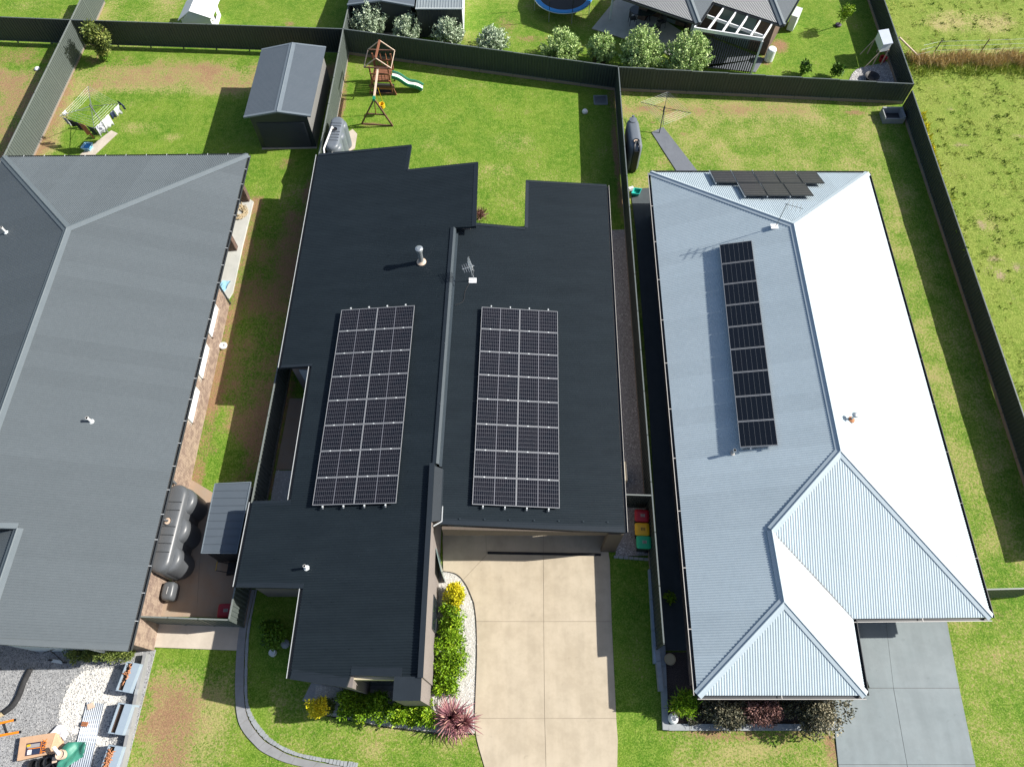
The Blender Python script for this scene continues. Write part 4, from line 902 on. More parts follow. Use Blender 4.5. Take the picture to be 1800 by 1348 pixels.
# ================================================================ GREY ROOFED HOUSE
H3 = thing('house', (-21, 16, 0), 'house with slate grey hipped roof and tan brick wall at left', 'house', 'houses in the row')
lNE, lSE, lNW, lP = [Vector(p) for p in ((-15.18,30.55,2.80), (-15.39,3.69,2.80), (-29.22,30.37,2.80), (-22.19,23.23,5.10))]
lA, lB, lR = [Vector(p) for p in ((-20.24,8.20,4.42), (-20.27,3.78,4.42), (-22.14,8.09,5.05))]
sh = lR - lP
RE3 = roof_plane('roof', [lNE, lP, lR, lA, lB, lSE], 'roof_grey', H3)
lSW = lNW + sh
RW3 = roof_plane('roof', [lP, lNW, lSW, lR], 'roof_grey', H3)
RN3 = roof_plane('roof', [lP, lNE, lNW], 'roof_grey', H3)
RV3 = roof_plane('roof', [lA + V(-.02, 0, -.03), lB + V(-.02, 0, -.03), lB + V(-3.6, 0, -1.25), lA + V(-3.6, 0, -1.25)], 'roof_grey', H3)
MB().slab3([lA, lR, lR + V(0, -.02, -2.5), lA + V(0, -.02, -1.6)], .05).build('gable_infill', 'trim_dark', H3)
for p, q, a, b, par in ((lP, lNE, lNW, lSE, RN3), (lP, lNW, lNE, lSW, RN3), (lP, lR, lNE, lNW, RE3), (lA, lB, lSE, lA + V(-3, -2, -1), RV3)):
    mb = MB(); cap(mb, p, q, a, b, .22, .03); mb.build('ridge_capping', 'cap_grey', par)
mb = MB(); barge(mb, lA, lR, .2, .04, (lP.x, lP.y, lP.z)); mb.build('barge_capping', 'cap_grey', RE3)
mb = MB(); barge(mb, lB, lSE, .16, .03, lA); mb.build('barge_capping', 'roof_grey', RE3)
for p, q, o_ in ((lNE, lSE, V(1, 0, 0)), (lNW, lNE, V(0, 1, 0))):
    mb = MB(); gutter(mb, p + V(0, 0, -.03), q + V(0, 0, -.03), o_, .12, .11); mb.build('gutter', 'gutter_dark', H3)
    mb = MB(); n_ = int((q - p).length / 1.1)
    for i in range(1, n_): e = lerp(p, q, i / n_); mb.bar(e + V(0, 0, -.005), e + o_ * .13 + V(0, 0, -.012), .03, .012)
    mb.build('gutter_brackets', 'gutter_lip', H3)
WX = -15.68
mb = MB(); wallprism(mb, [(WX - .012, 22.09), (WX - .012, 4.02), (-17.4, 4.02), (-17.4, 4.6), (-27, 4.6), (-27, 22.09)], 2.72, drop=0)
wallprism(mb, [(-28.6, 30.0), (-17.9, 30.0), (-17.9, 22.10), (-28.6, 22.10)], 2.72, drop=0); mb.build('wall', 'mortar', H3)
holes = []
ww = []
for (ya, yb) in ((21.01, 19.24), (18.57, 16.80), (16.08, 14.35)):
    holes.append((22.09 - ya, 22.09 - yb, 1.26, 2.42)); ww.append((ya, yb))
mb = MB(); brickwork(mb, (WX, 22.09), (WX, 4.02), 0.0, 2.70, holes, side=-1); brickwork(mb, (-17.4, 4.02), (WX, 4.02), 0, 2.7, (), side=1)
mb.build('brickwork', 'brick', H3)['kind'] = 'stuff'
for ya, yb in ww:
    yc = (ya + yb) / 2; L = ya - yb
    w = MB().box((WX - .0, yc, 1.84), (.03, L - .02, 1.16)).build('window', 'blind', H3)
    for c_, d_ in (((WX + .03, ya - .03, 1.84), (.06, .06, 1.16)), ((WX + .03, yb + .03, 1.84), (.06, .06, 1.16)), ((WX + .03, yc, 1.29), (.07, L - .12, .06)), ((WX + .03, yc, 2.39), (.06, L - .12, .06))):
        MB().box(c_, d_).build('window_frame', 'offwhite', w)
    mb = MB(); nb = int(L / .086)
    for i in range(nb): mb.box((WX + .06, yb + (i + .5) * L / nb, 1.215), (.18, L / nb - .012, .07), ax=(Vector((.94, 0, -.34)), Vector((0, 1, 0)), Vector((.34, 0, .94))))
    mb.build('sill_bricks', 'brick', w)['kind'] = 'stuff'
for c_ in (((-16.01,29.43,0.00)), ((-16.10,25.75,0.00))):
    pr = MB().box((c_[0] - .02, c_[1] + .17, 1.4), (.44, .30, 2.6)).build('pier', 'mortar', H3)
    mb = MB(); x0, x1, y0, y1 = c_[0] - .25, c_[0] + .21, c_[1] + .01, c_[1] + .33
    brickwork(mb, (x0, y0), (x1, y0), .1, 2.7); brickwork(mb, (x1, y0), (x1, y1), .1, 2.7); mb.build('brickwork', 'brick_dark', pr)['kind'] = 'stuff'
mb = MB(); mb.tube([(WX + .06, 22.13, .05), (WX + .06, 22.13, 2.7)], .05, 8); mb.build('downpipe', 'gutter_dark', H3)
MB().box((-19.2, 4.0, 1.2), (3.2, .06, 2.4)).build('garage_door', 'blue_wall', H3)
MB().box((-17.45, 3.9, 1.3), (.14, .14, 2.6)).build('post', 'offwhite', H3)

# ================================================================ SOLAR ARRAYS
def panel_proto(kind, w, h, parent):
    "one solar module lying in local XY with its top-left corner at 0,0 (y runs down)"
    f = .02; t = .04
    mb = MB()
    mb.box((w / 2, -f / 2, 0), (w, f, t)); mb.box((w / 2, -h + f / 2, 0), (w, f, t)); mb.box((f / 2, -h / 2, 0), (f, h - 2 * f - .004, t)); mb.box((w - f / 2, -h / 2, 0), (f, h - 2 * f - .004, t))
    fr = mb.build('solar_panel', {'cells': 'frame_alu', 'black': 'frame_alu', 'grey': 'gutter_dark'}[kind], parent)
    if kind == 'cells':
        MB().box((w / 2, -h / 2, .006), (w - 2 * f - .004, h - 2 * f - .004, .012)).build('backsheet', 'backsheet', fr)
        mb = MB(); nx, ny = 20, 6; mid = .026; m0 = .010
        cw = (w - 2 * f - mid - 2 * m0) / nx; ch = (h - 2 * f - 2 * m0) / ny
        for i in range(nx):
            for j in range(ny):
                x = f + m0 + (i + .5) * cw + (mid if i >= nx // 2 else 0); y = -(f + m0 + (j + .5) * ch)
                mb.add([(x - cw / 2 + .0036, y - ch / 2 + .0042, .0135), (x + cw / 2 - .0036, y - ch / 2 + .0042, .0135), (x + cw / 2 - .0036, y + ch / 2 - .0042, .0135), (x - cw / 2 + .0036, y + ch / 2 - .0042, .0135)], [(0, 1, 2, 3)])
        mb.build('cells', 'cell', fr)['kind'] = 'stuff'
    else:
        MB().box((w / 2, -h / 2, .006), (w - 2 * f - .004, h - 2 * f - .004, .016)).build('glass', 'cell_black' if kind == 'black' else 'cell_glare', fr)
        mb = MB()
        if kind == 'black':
            for i in range(1, 7): mb.box((w * i / 7, -h / 2, .0155), (.007, h - .08, .003))
        else:
            for i in range(1, 7): mb.box((w / 2, -h * i / 7, .0155), (w - .08, .008, .003))
        mb.build('busbars', 'busbar' if kind == 'black' else 'print', fr)['kind'] = 'stuff'
    return fr
def solar_array(label, TL, TR, BL, nx, ny, kind, group, skip=(), gx_=.008, gy_=.014, root=None, railmat='alu', rails=True):
    TL, TR, BL = Vector(TL), Vector(TR), Vector(BL)
    e1 = TR - TL; e2 = BL - TL; W_, H_ = e1.length, e2.length; X = e1.normalized(); Z = e2.cross(e1).normalized()
    if Z.z < 0: Z = -Z
    Y = Z.cross(X); Rm = Matrix((X, Y, Z)).transposed().to_4x4()
    if root is None:
        root = bpy.data.objects.new('solar_array', None); COL.objects.link(root); root.matrix_world = Matrix.Translation(TL) @ Rm
        ORG[root.name] = Vector(); tag(root, label, 'solar array', group); off = Matrix.Identity(4)
    else: off = root.matrix_world.inverted() @ (Matrix.Translation(TL) @ Rm)
    pw, ph = W_ / nx, H_ / ny; proto = None
    for i in range(nx):
        for j in range(ny):
            if (i, j) in skip: continue
            if proto is None: proto = o = panel_proto(kind, pw - gx_, ph - gy_, root)
            else: o = copy_tree(proto, parent=root)
            o.matrix_local = off @ Matrix.Translation((i * pw + gx_ / 2, -j * ph - gy_ / 2, 0))
    if rails:
        for i in range(nx * 2):
            x = (i + .5) * pw / 2
            r = MB().box((x, -H_ / 2, -.05), (.045, H_ + .30, .05)).build('mounting_rail', railmat, root); r.matrix_local = off
        mb = MB()
        for i in range(nx * 2):
            for j in range(1, ny): mb.box(((i + .5) * pw / 2, -j * ph, .018), (.06, .05, .02))
            for j in (.0, 1.0): mb.box(((i + .5) * pw / 2, -j * H_ + (.06 if j == 0 else -.06), .0), (.05, .06, .05))
        r = mb.build('clamps', 'offwhite', root); r['kind'] = 'stuff'; r.matrix_local = off
    return root
solar_array('sixteen panel solar array on the left slope of the black roof, nearer the chimney flue', (-8.36,19.30,3.72), (-4.71,19.24,4.21), (-8.44,9.39,3.70), 2, 8, 'cells', 'arrays on the black roof')
solar_array('sixteen panel solar array on the right slope of the black roof, above the garage', (-1.48,19.38,3.87), (2.25,19.30,3.59), (-1.56,9.37,3.87), 2, 8, 'cells', 'arrays on the black roof')
a_ = solar_array('single column of nine black solar panels down the white roof', (10.68,23.25,3.81), (12.20,23.17,4.25), (10.40,12.03,3.80), 1, 9, 'black', None, gy_=.034, rails=False)
H_ = (Vector((10.40,12.03,3.80)) - Vector((10.68,23.25,3.81))).length; W_ = (Vector((12.20,23.17,4.25)) - Vector((10.68,23.25,3.81))).length
for x in (.28, .75):
    MB().box((W_ * x, -H_ / 2, -.05), (.05, H_ + .2, .05)).build('mounting_rail', 'alu', a_)
for j in range(10):
    mb = MB(); y = -H_ * j / 9; mb.box((W_ * .5, y, -.02), (W_, .02, .02)); mb.bar((W_ * .05, y, -.05), (W_ * .05, y, -.22), .04); mb.bar((W_ * .05, y, -.20), (W_ * .75, y, -.10), .035); mb.build('tilt_leg', 'alu', a_)
n_ = solar_array('stepped group of eight glare greyed solar panels on the rear white roof slope', (11.26,29.42,2.69), (17.26,29.29,2.74), (11.24,27.94,3.32), 5, 1, 'grey', None, gx_=.05, rails=False)
solar_array('', (12.43,27.87,3.34), (16.14,27.85,3.35), (12.43,26.39,3.97), 3, 1, 'grey', None, gx_=.05, rails=False, root=n_)
def rail_on(root, a, b, w=.05):
    iv = root.matrix_world.inverted(); MB().bar(iv @ Vector(a), iv @ Vector(b), w, .05).build('mounting_rail', 'alu', root)
for a, b in (((11.24,29.50,2.63), (11.24,27.84,3.33)), ((12.46,29.50,2.63), (12.42,26.29,3.98)), ((13.70,29.50,2.63), (13.61,26.29,3.98)), ((14.93,29.51,2.62), (14.83,26.29,3.98)), ((16.14,29.44,2.65), (16.13,27.78,3.35))): rail_on(n_, a, b)

# ================================================================ ROOF FITTINGS
def on(p, dz): return Vector(p) + V(0, 0, dz)
t = thing('chimney_flue', (-4.56,21.96,4.03), 'tall silver chimney flue with cap on the left black roof slope', 'chimney')
b = Vector((-4.56,21.96,4.03)); mb = MB(); mb.lathe(b, [(.24, .02), (.24, .045), (.17, .10), (.15, .12)], 18); mb.build('flashing_boot', 'pale_timber', t, smooth=False)
mb = MB(); mb.lathe(b, [(.125, .06), (.125, .92)], 18); mb.build('pipe', 'galv', t, smooth=False)
mb = MB(); mb.lathe(b, [(.16, .90), (.16, .955), (.13, .96), (.13, 1.02), (.19, 1.03), (.19, 1.10), (.10, 1.14)], 18); mb.build('cap', 'galv', t)
def vent(p, h, r, label, m='pvc', lean=(0, 0)):
    p = Vector(p); t = thing('vent_pipe', p, label, 'vent pipe', 'vent pipes on the roofs')
    mb = MB(); mb.lathe(p, [(.12, .0), (.12, .02), (.08, .04), (.065, .08)], 12); mb.build('flashing_boot', 'offwhite' if m == 'pvc' else 'gutter_pale', t)
    mb = MB(); mb.tube([p + V(0, 0, .02), p + V(lean[0], lean[1], h)], r, 10); mb.tube([p + V(lean[0], lean[1], h - .07), p + V(lean[0], lean[1], h)], r + .012, 10); mb.build('pipe', m, t)
vent((-18.83,13.19,3.96), .42, .055, 'white vent pipe in the middle of the slate grey roof slope')
vent((-26.39,24.11,3.72), .42, .055, 'white vent pipe on the darker left slope of the slate grey roof')
vent((-8.46,6.79,3.50), .38, .05, 'pale vent pipe low on the front of the black roof')
vent((9.88,11.94,3.33), .35, .06, 'short grey vent pipe below the column of black solar panels', 'galv')
t = thing('roof_ventilator', (14.92,13.03,4.51), 'small vent with round cowl on the brilliant white roof slope', 'vent pipe', 'vent pipes on the roofs'); b = Vector((14.92,13.03,4.51))
mb = MB(); mb.lathe(b, [(.16, .0), (.14, .06), (.05, .10)], 12); mb.build('flashing_boot', 'rust', t)
mb = MB(); mb.tube([b, b + V(.02, .05, .40)], .05, 10); mb.build('pipe', 'galv', t); mb = MB(); mb.lathe(b + V(.02, .05, .38), [(.13, 0), (.14, .03), (.10, .08), (.03, .10)], 14); mb.build('cowl', 'galv', t)
def antenna(p, h, label, az, n_el, L, m, kind='grid'):
    p = Vector(p); t = thing('antenna', p, label, 'antenna')
    MB().box(p + V(-.06, 0, .03), (.38, .30, .04)).build('base_plate', 'white', t)
    mb = MB(); mb.tube([p, p + V(0, 0, h)], .018, 6); mb.build('mast', m, t)
    d = V(math.cos(az), math.sin(az), 0); s = V(-d.y, d.x, 0); top = p + V(0, 0, h - .08)
    mb = MB(); mb.tube([top + d * .08, top - d * L], .015, 6); mb.build('boom', m, t)
    for i in range(n_el):
        q = top - d * (L * (i + .4) / n_el); w = .32 - .10 * i / n_el
        mb = MB(); mb.tube([q - s * w, q + s * w], .011, 5); mb.build('element', m, t)
    if kind == 'grid':
        q = top - d * .16
        for sg in (-1, 1):
            mb = MB()
            for k in range(5): mb.tube([q + V(0, 0, sg * .05) + d * (.05 * k) * .3 + V(0, 0, sg * .09 * k) - s * .32, q + V(0, 0, sg * .05) + d * (.05 * k) * .3 + V(0, 0, sg * .09 * k) + s * .32], .010, 4)
            for e in (-.25, .25): mb.tube([q + s * e + V(0, 0, sg * .05), q + s * e + V(0, 0, sg * .43)], .009, 4)
            mb.build('reflector', m, t)
    return t
a1 = antenna((-1.91,21.03,3.73), 1.30, 'silver television antenna with white base plate on the black roof', R(20), 5, .55, 'alu')
mb = MB(); q = bez([(-2.11,20.91,3.75), (-2.32,20.39,3.76), (-2.41,19.77,3.77), (-2.79,19.52,3.80)], 5); mb.tube([p + V(0, 0, .02) for p in q], .012, 5); mb.build('cable', 'black', a1)
antenna((13.40,23.76,4.59), 1.75, 'thin television antenna with prongs at the tip of the white ridge', R(160), 4, .8, 'pole', kind='plain')

# ================================================================ TANKS AND SHEDS
def obround(c0, c1, r, prof, n=10):
    "stacked obround rings: prof is (inset, z)"
    c0 = Vector((c0[0], c0[1], 0)); c1 = Vector((c1[0], c1[1], 0)); d = (c1 - c0).normalized(); s = V(-d.y, d.x, 0); rings = []
    for ins, z in prof:
        rr = r - ins; ring = []
        for k in range(n + 1): a = -math.pi / 2 + math.pi * k / n; ring.append(c1 + (d * math.cos(a) + s * math.sin(a)) * rr + V(0, 0, z))
        for k in range(n + 1): a = math.pi / 2 + math.pi * k / n; ring.append(c0 + (d * math.cos(a) + s * math.sin(a)) * rr + V(0, 0, z))
        rings.append(ring)
    m_ = len(rings[0]); mb = MB(); vs = [p for rg in rings for p in rg]
    fs = [(i * m_ + k, i * m_ + (k + 1) % m_, (i + 1) * m_ + (k + 1) % m_, (i + 1) * m_ + k) for i in range(len(rings) - 1) for k in range(m_)]
    fs += [tuple(reversed(range(m_))), tuple(range((len(rings) - 1) * m_, len(rings) * m_))]
    return mb.add(vs, fs)
def tank_top_details(t, c0, c1, r, ztop, nrib, mr, lid_at, lid_r, lid_m):
    c0 = Vector((c0[0], c0[1], 0)); c1 = Vector((c1[0], c1[1], 0)); d = (c1 - c0); ang = math.atan2(d.y, d.x)
    for k in range(nrib):
        f = (k + 1) / (nrib + 1)
        if abs(f - lid_at) < .06: continue
        p = c0 + d * f; MB().box((p.x, p.y, ztop + .004), (.022, r * 1.6, .03), ang).build('rib', mr, t)
    p = c0 + d * lid_at + V(0, 0, ztop); mb = MB(); mb.lathe(p, [(lid_r, -.02), (lid_r, .05), (lid_r * .86, .06), (lid_r * .82, .02), (lid_r * .8, .01)], 20); mb.build('inlet_ring', lid_m[0], t, smooth=False)
    mb = MB(); mb.lathe(p + V(0, 0, .0), [(lid_r * .8, .008), (lid_r * .78, .02)], 20); mb.build('strainer', lid_m[1], t)
    return p
# three lobed tank by the brick wall
c0, c1 = Vector((-15.21,10.48,2.00)), Vector((-15.27,7.46,2.00)); c0.x += .02
T3 = thing('water_tank', (c0.x, c0.y, 0), 'large grey three lobed water tank against the tan brick wall', 'water tank', 'slimline water tanks')
d = (c1 - c0); mb = obround(c0 + V(-.12, 0, 0), c1 + V(-.12, 0, 0), .50, [(.03, .05), (0, .15), (0, 1.78), (.03, 1.90), (.10, 1.98), (.22, 2.02)], 10); mb.build('tank_body', 'tank', T3, smooth=True)
for f in (.06, .5, .94):
    p = c0 + d * f; mb = MB(); mb.lathe((p.x + .05, p.y, 0), [(.60, .05), (.62, .12)] + [(.62 + (.012 if k % 2 else 0), .15 + k * .10) for k in range(14)] + [(.60, 1.62), (.52, 1.70), (.35, 1.74)], 24); mb.build('lobe', 'tank', T3, smooth=True)
p = tank_top_details(T3, c0 + V(-.12, 0, 0), c1 + V(-.12, 0, 0), .5, 2.02, 7, 'tank_dk', .42, .19, ('tank', 'pale_timber'))
mb = MB(); mb.tube([p + V(.02, 0, .06), p + V(-.25, .02, .30), p + V(-.6, .05, .42)], .05, 8); mb.build('inlet_pipe', 'tank', T3, smooth=True)
mb = MB(); q = Vector((c0.x - .3, c0.y + .55, 1.75)); mb.tube([q, q + V(-.25, .2, .25), q + V(-.45, .3, .35)], .06, 8); mb.build('overflow_pipe', 'tank', T3, smooth=True)
# ribbed slimline tank beside the black roof
c0, c1 = Vector((-10.66,34.17,2.00)), Vector((-10.75,32.28,2.00)); d = c1 - c0
T1 = thing('water_tank', (c0.x, c0.y, 0), 'slate grey ribbed water tank beside the swing frame', 'water tank', 'slimline water tanks')
mb = obround(c0, c1, .42, [(.03, .05), (0, .12), (0, 1.84), (.04, 1.93), (.12, 1.99), (.2, 2.0)], 10); mb.build('tank_body', 'tank_blue', T1, smooth=True)
for f in (.02, .5, .98):
    p = c0 + d * f; mb = MB(); mb.lathe((p.x + .10, p.y, 0), [(.44, .05)] + [(.45 + (.012 if k % 2 else 0), .12 + k * .10) for k in range(16)] + [(.42, 1.74), (.3, 1.84)], 20); mb.build('lobe', 'tank_blue', T1, smooth=True)
p = tank_top_details(T1, c0, c1, .42, 2.0, 7, 'tank_dk', .42, .20, ('tank_blue', 'black'))
mb = MB(); mb.tube([p + V(-.08, 0, .1), p + V(-.12, 0, .24)], .05, 8); mb.tube([p + V(-.1, 0, .24), p + V(-.35, -1.9, .34), p + V(-.3, -2.3, .2)], .055, 8); mb.build('inlet_pipe', 'pvc', T1, smooth=True)
mb = MB(); q = c1 + V(.0, -.42, -.35); mb.tube([q, q + V(.02, -.15, .1), q + V(.18, -.5, -.1)], .055, 8); mb.build('overflow_pipe', 'pvc', T1, smooth=True)
# smooth slimline tank of the white house
c0, c1 = Vector((7.37,34.07,2.00)), Vector((7.43,32.28,2.00)); d = c1 - c0
T2 = thing('water_tank', (c0.x, c0.y, 0), 'smooth slimline slate water tank hard against the fence near the bent grey path', 'water tank', 'slimline water tanks')
mb = obround(c0, c1, .38, [(.03, .05), (0, .12), (0, 1.78), (.05, 1.90), (.14, 1.98), (.24, 2.0)], 10); mb.build('tank_body', 'tank_blue', T2, smooth=True)
mb = MB(); mb.lathe(c0 + V(0, .12, 0), [(.24, -.02), (.24, .05), (.05, .09)], 20); mb.build('lid', 'tank_blue', T2); mb = MB(); mb.tube([c0 + V(.02, .36, -.1), c0 + V(.02, .38, .1)], .08, 8); mb.build('overflow_elbow', 'tank_blue', T2)
p = c0 + d * .92; mb = MB(); mb.lathe(p, [(.2, -.02), (.2, .05), (.16, .05), (.15, .0)], 20); mb.build('inlet_ring', 'tank_dk', T2); mb = MB(); mb.lathe(p, [(.15, .0), (.14, .015)], 16); mb.build('strainer', 'pale_timber', T2)
for dx in (-.13, .17):
    mb = MB(); mb.tube([p + V(dx * .3, -.05, .08), p + V(dx, -.42, .06), p + V(dx, -.52, -.3), p + V(dx, -.5, -1.95)], .055, 8); mb.build('downpipe', 'gutter_dark', T2, smooth=True)
MB().box(p + V(.02, -.58, -1.1), (.26, .04, 1.7)).build('pump_panel', 'black', T2)

def gable_shed(name, label, fl, fr, bl, br, fa, ba, z, zr, m_roof, m_wall, m_lit, inset=.28, door=True):
    fl, fr, bl, br, fa, ba = [Vector(p) for p in (fl, fr, bl, br, fa, ba)]
    t = thing(name, (fl.x, fl.y, 0), label, 'shed', 'garden sheds')
    for poly in ((fl, fa, ba, bl), (fa, fr, br, ba)): roof_plane('roof', list(poly), m_roof, t, th=.05, amp=.007)
    mb = MB(); cap(mb, fa, ba, fl, fr, .22, .02); mb.build('ridge_capping', 'shed_cap', t)
    for a, b, q in ((fl, fa, ba), (fa, fr, ba), (bl, ba, fa), (ba, br, fa)): mb = MB(); barge(mb, a, b, .10, .02, q, .10); mb.build('barge_capping', 'shed_cap', t)
    ax = (fr - fl).normalized(); ay = (bl - fl).normalized()
    c = [fl + ax * inset + ay * inset * .5, fr - ax * inset + ay * inset * .5, br - ax * inset - ay * inset * .5, bl + ax * inset - ay * inset * .5]
    rise = zr - z; W_ = (fr - fl).length; top = z - .06 + rise * inset / (W_ / 2); apex = zr - .07
    mf = [lerp(c[0], c[1], .5), lerp(c[3], c[2], .5)]
    def pent(a, b, m): return MB().add([(a.x, a.y, .04), (b.x, b.y, .04), (b.x, b.y, top), (m.x, m.y, apex), (a.x, a.y, top)], [(0, 1, 2, 3, 4)])
    mb = pent(c[0], c[1], mf[0]); mb.build('front_wall', m_wall, t); pent(c[2], c[3], mf[1]).build('rear_wall', m_wall, t)
    for a, b in ((c[1], c[2]), (c[3], c[0])):
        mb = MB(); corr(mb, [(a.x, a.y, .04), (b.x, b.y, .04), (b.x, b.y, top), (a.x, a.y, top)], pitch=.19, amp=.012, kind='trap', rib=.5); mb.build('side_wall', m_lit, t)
    if door:
        d0 = lerp(c[0], c[1], .08); d1 = lerp(c[0], c[1], .92); mb = MB(); mb.add([(d0.x, d0.y - .03, .06), (d1.x, d1.y - .03, .06), (d1.x, d1.y - .03, 2.05), (d0.x, d0.y - .03, 2.05)], [(0, 1, 2, 3)])
        k = MB(); 
        for i in range(22): q = .08 + i * .089; k.add([(d0.x, d0.y - .03, q), (d1.x, d1.y - .03, q), (d1.x, d1.y - .05, q + .045), (d0.x, d0.y - .05, q + .045), (d0.x, d0.y - .03, q + .085), (d1.x, d1.y - .03, q + .085)], [(0, 1, 2, 3), (3, 2, 5, 4)])
        k.build('roller_door', m_wall, t)
    MB().prism([(p.x, p.y) for p in (c[0] + ay * -.1, c[1] + ay * -.1, c[2], c[3])], -.05, .035).build('slab', 'pale_concrete', t)
    return t
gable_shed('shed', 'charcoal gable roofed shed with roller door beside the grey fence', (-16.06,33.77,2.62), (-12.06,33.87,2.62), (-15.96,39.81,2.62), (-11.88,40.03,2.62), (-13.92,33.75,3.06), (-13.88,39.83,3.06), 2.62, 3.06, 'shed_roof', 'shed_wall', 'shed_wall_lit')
# lean-to shed near the red bin
t = thing('shed', (-14.20,10.25,0.00), 'small flat slate shed between three lobed tank and black roof', 'shed', 'garden sheds')
q = [Vector(p) for p in ((-13.55,10.93,2.10), (-11.89,10.97,2.20), (-11.96,7.73,2.20), (-13.54,7.76,2.10))]; mb = MB(); mb.slab3([p - V(0, 0, .02) for p in q], .04)
corr(mb, q, pitch=.35, amp=.022, kind='trap', rib=.12); mb.build('roof', 'shed_roof', t)
for a, b in zip(q, q[1:] + q[:1]): mb = MB(); mb.bar(a + V(0, 0, .0), b + V(0, 0, .0), .04, .05); mb.build('edge_trim', 'shed_cap', t)
cc = sum(q, Vector()) / 4; w_ = [p + (cc - p) * .06 for p in q]
for a, b in zip(w_, w_[1:] + w_[:1]):
    mb = MB(); corr(mb, [(a.x, a.y, .05), (b.x, b.y, .05), (b.x, b.y, 2.1), (a.x, a.y, 2.1)], pitch=.19, amp=.012, kind='trap', rib=.5); mb.build('wall', 'shed_wall', t)
# two sheds behind the silvery shrubs
gable_shed('shed', 'dark gabled shed behind the largest silvery shrub at top', (-11.14,44.84,2.20), (-6.60,44.72,2.20), (-10.22,51.46,2.20), (-6.33,51.46,2.20), (-8.76,44.73,2.60), (-8.17,51.13,2.60), 2.2, 2.6, 'shed_roof', 'shed_wall', 'shed_wall', door=False)
t = thing('shed', (-6.56,44.26,0.00), 'pale ribbed skillion roofed shed behind the third silvery shrub', 'shed', 'garden sheds')
q = [Vector(p) for p in ((-6.49,44.35,2.25), (-3.32,44.35,2.25), (-3.41,50.05,2.45), (-6.35,50.05,2.45))]; mb = MB(); mb.slab3([p - V(0, 0, .02) for p in q], .04); corr(mb, q, pitch=.19, amp=.025, kind='trap', rib=.3); mb.build('roof', 'shed_pale', t)
mb = MB(); mb.bar(q[0], q[1], .06, .08); mb.build('edge_trim', 'offwhite', t); mb = MB(); mb.bar(q[1], q[2], .06, .08); mb.build('edge_trim', 'offwhite', t)
cc = sum(q, Vector()) / 4; w_ = [p + (cc - p) * .03 for p in q]
for a, b, m_ in zip(w_, w_[1:] + w_[:1], ('shed_wall', 'offwhite', 'shed_wall', 'shed_wall')):
    mb = MB(); corr(mb, [(a.x, a.y, .05), (b.x, b.y, .05), (b.x, b.y, 2.2), (a.x, a.y, 2.2)], pitch=.19, amp=.012, kind='trap', rib=.5); mb.build('wall', m_, t)
# white cubby house
fl, fr, fa = Vector((-22.85,44.58,1.25)), Vector((-20.72,44.82,1.25)), Vector((-21.85,44.77,1.85)); up = V(.15, 2.1, 0)
fa = V((fl.x + fr.x) / 2 - .15, (fl.y + fr.y) / 2, 1.85)
t = thing('cubby_house', (fl.x, fl.y, 0), 'white toy cubby house with clover cutout beside its window', 'cubby house')
MB().slab3([fl + V(-.1, 0, -.05), fa, fa + up, fl + up + V(-.1, 0, -.05)], .04).build('roof', 'white', t); MB().slab3([fa, fr + V(.1, 0, -.05), fr + up + V(.1, 0, -.05), fa + up], .04).build('roof', 'white', t)
a, b = fl + V(.12, .08, 0), fr + V(-.1, .08, 0)
MB().add([(a.x, a.y, 0), (b.x, b.y, 0), (b.x, b.y, 1.18), (fa.x, fa.y + .08, 1.78), (a.x, a.y, 1.18)], [(0, 1, 2, 3, 4)]).build('front_wall', 'white', t)
x = b.x
MB().add([(x, b.y, 0), (x, b.y + .75, 0), (x, b.y + .75, 1.2), (x, b.y, 1.2)], [(0, 1, 2, 3)]).build('side_wall', 'white', t); MB().add([(x, b.y + 1.35, 0), (x, b.y + 1.95, 0), (x, b.y + 1.95, 1.2), (x, b.y + 1.35, 1.2)], [(0, 1, 2, 3)]).build('side_wall', 'white', t)
MB().add([(x, b.y + .75, 0), (x, b.y + 1.35, 0), (x, b.y + 1.35, .45), (x, b.y + .75, .45)], [(0, 1, 2, 3)]).build('side_wall', 'white', t)
MB().add([(a.x, a.y, 0), (a.x, a.y + 1.95, 0), (a.x, a.y + 1.95, 1.2), (a.x, a.y, 1.2)], [(0, 1, 2, 3)]).build('side_wall', 'white', t)
for dy, dz in ((.38, .95), (.38, .68), (.27, .81), (.49, .81)): mb = MB(); mb.lathe((0, 0, 0), [(.055, 0), (.055, .012)], 10); mb.v = [(x + p[2], b.y + dy + p[0], dz + p[1]) for p in mb.v]; mb.build('cutout', 'black', t)
MB().box((x + .05, b.y + 1.05, .47), (.12, .7, .04)).build('counter', 'white', t)

# ================================================================ CLOTHESLINES
def rotary(base, hub, tips, label, z, mp):
    base, hub = Vector(base), Vector(hub); tips = [Vector(p) for p in tips]
    t = thing('rotary_clothesline', base, label, 'clothesline', 'rotary clotheslines')
    mb = MB(); mb.tube([base, hub + V(0, 0, .15)], .03, 8); mb.build('pole', mp, t); mb = MB(); mb.lathe(hub, [(.05, -.3), (.06, -.1), (.05, .1)], 10); mb.build('hub', 'dark_pole', t)
    for p in tips:
        mb = MB(); mb.tube([hub, p], .016, 6); mb.build('arm', mp, t); mb = MB(); mb.tube([hub + V(0, 0, -.3), lerp(hub, p, .45)], .012, 5); mb.build('stay', mp, t)
    mb = MB()
    for i in range(4):
        for f in (.52, .64, .76, .88, 1.0):
            a, b = lerp(hub, tips[i], f), lerp(hub, tips[(i + 1) % 4], f); m_ = lerp(a, b, .5) - V(0, 0, .03)
            mb.tube([a, m_, b], .006, 4)
    mb.build('wires', 'line', t)['kind'] = 'stuff'
    return t
tp = [(-26.70,37.28,1.90), (-24.35,35.71,1.90), (-25.33,33.61,1.90), (-27.74,34.64,1.90)]
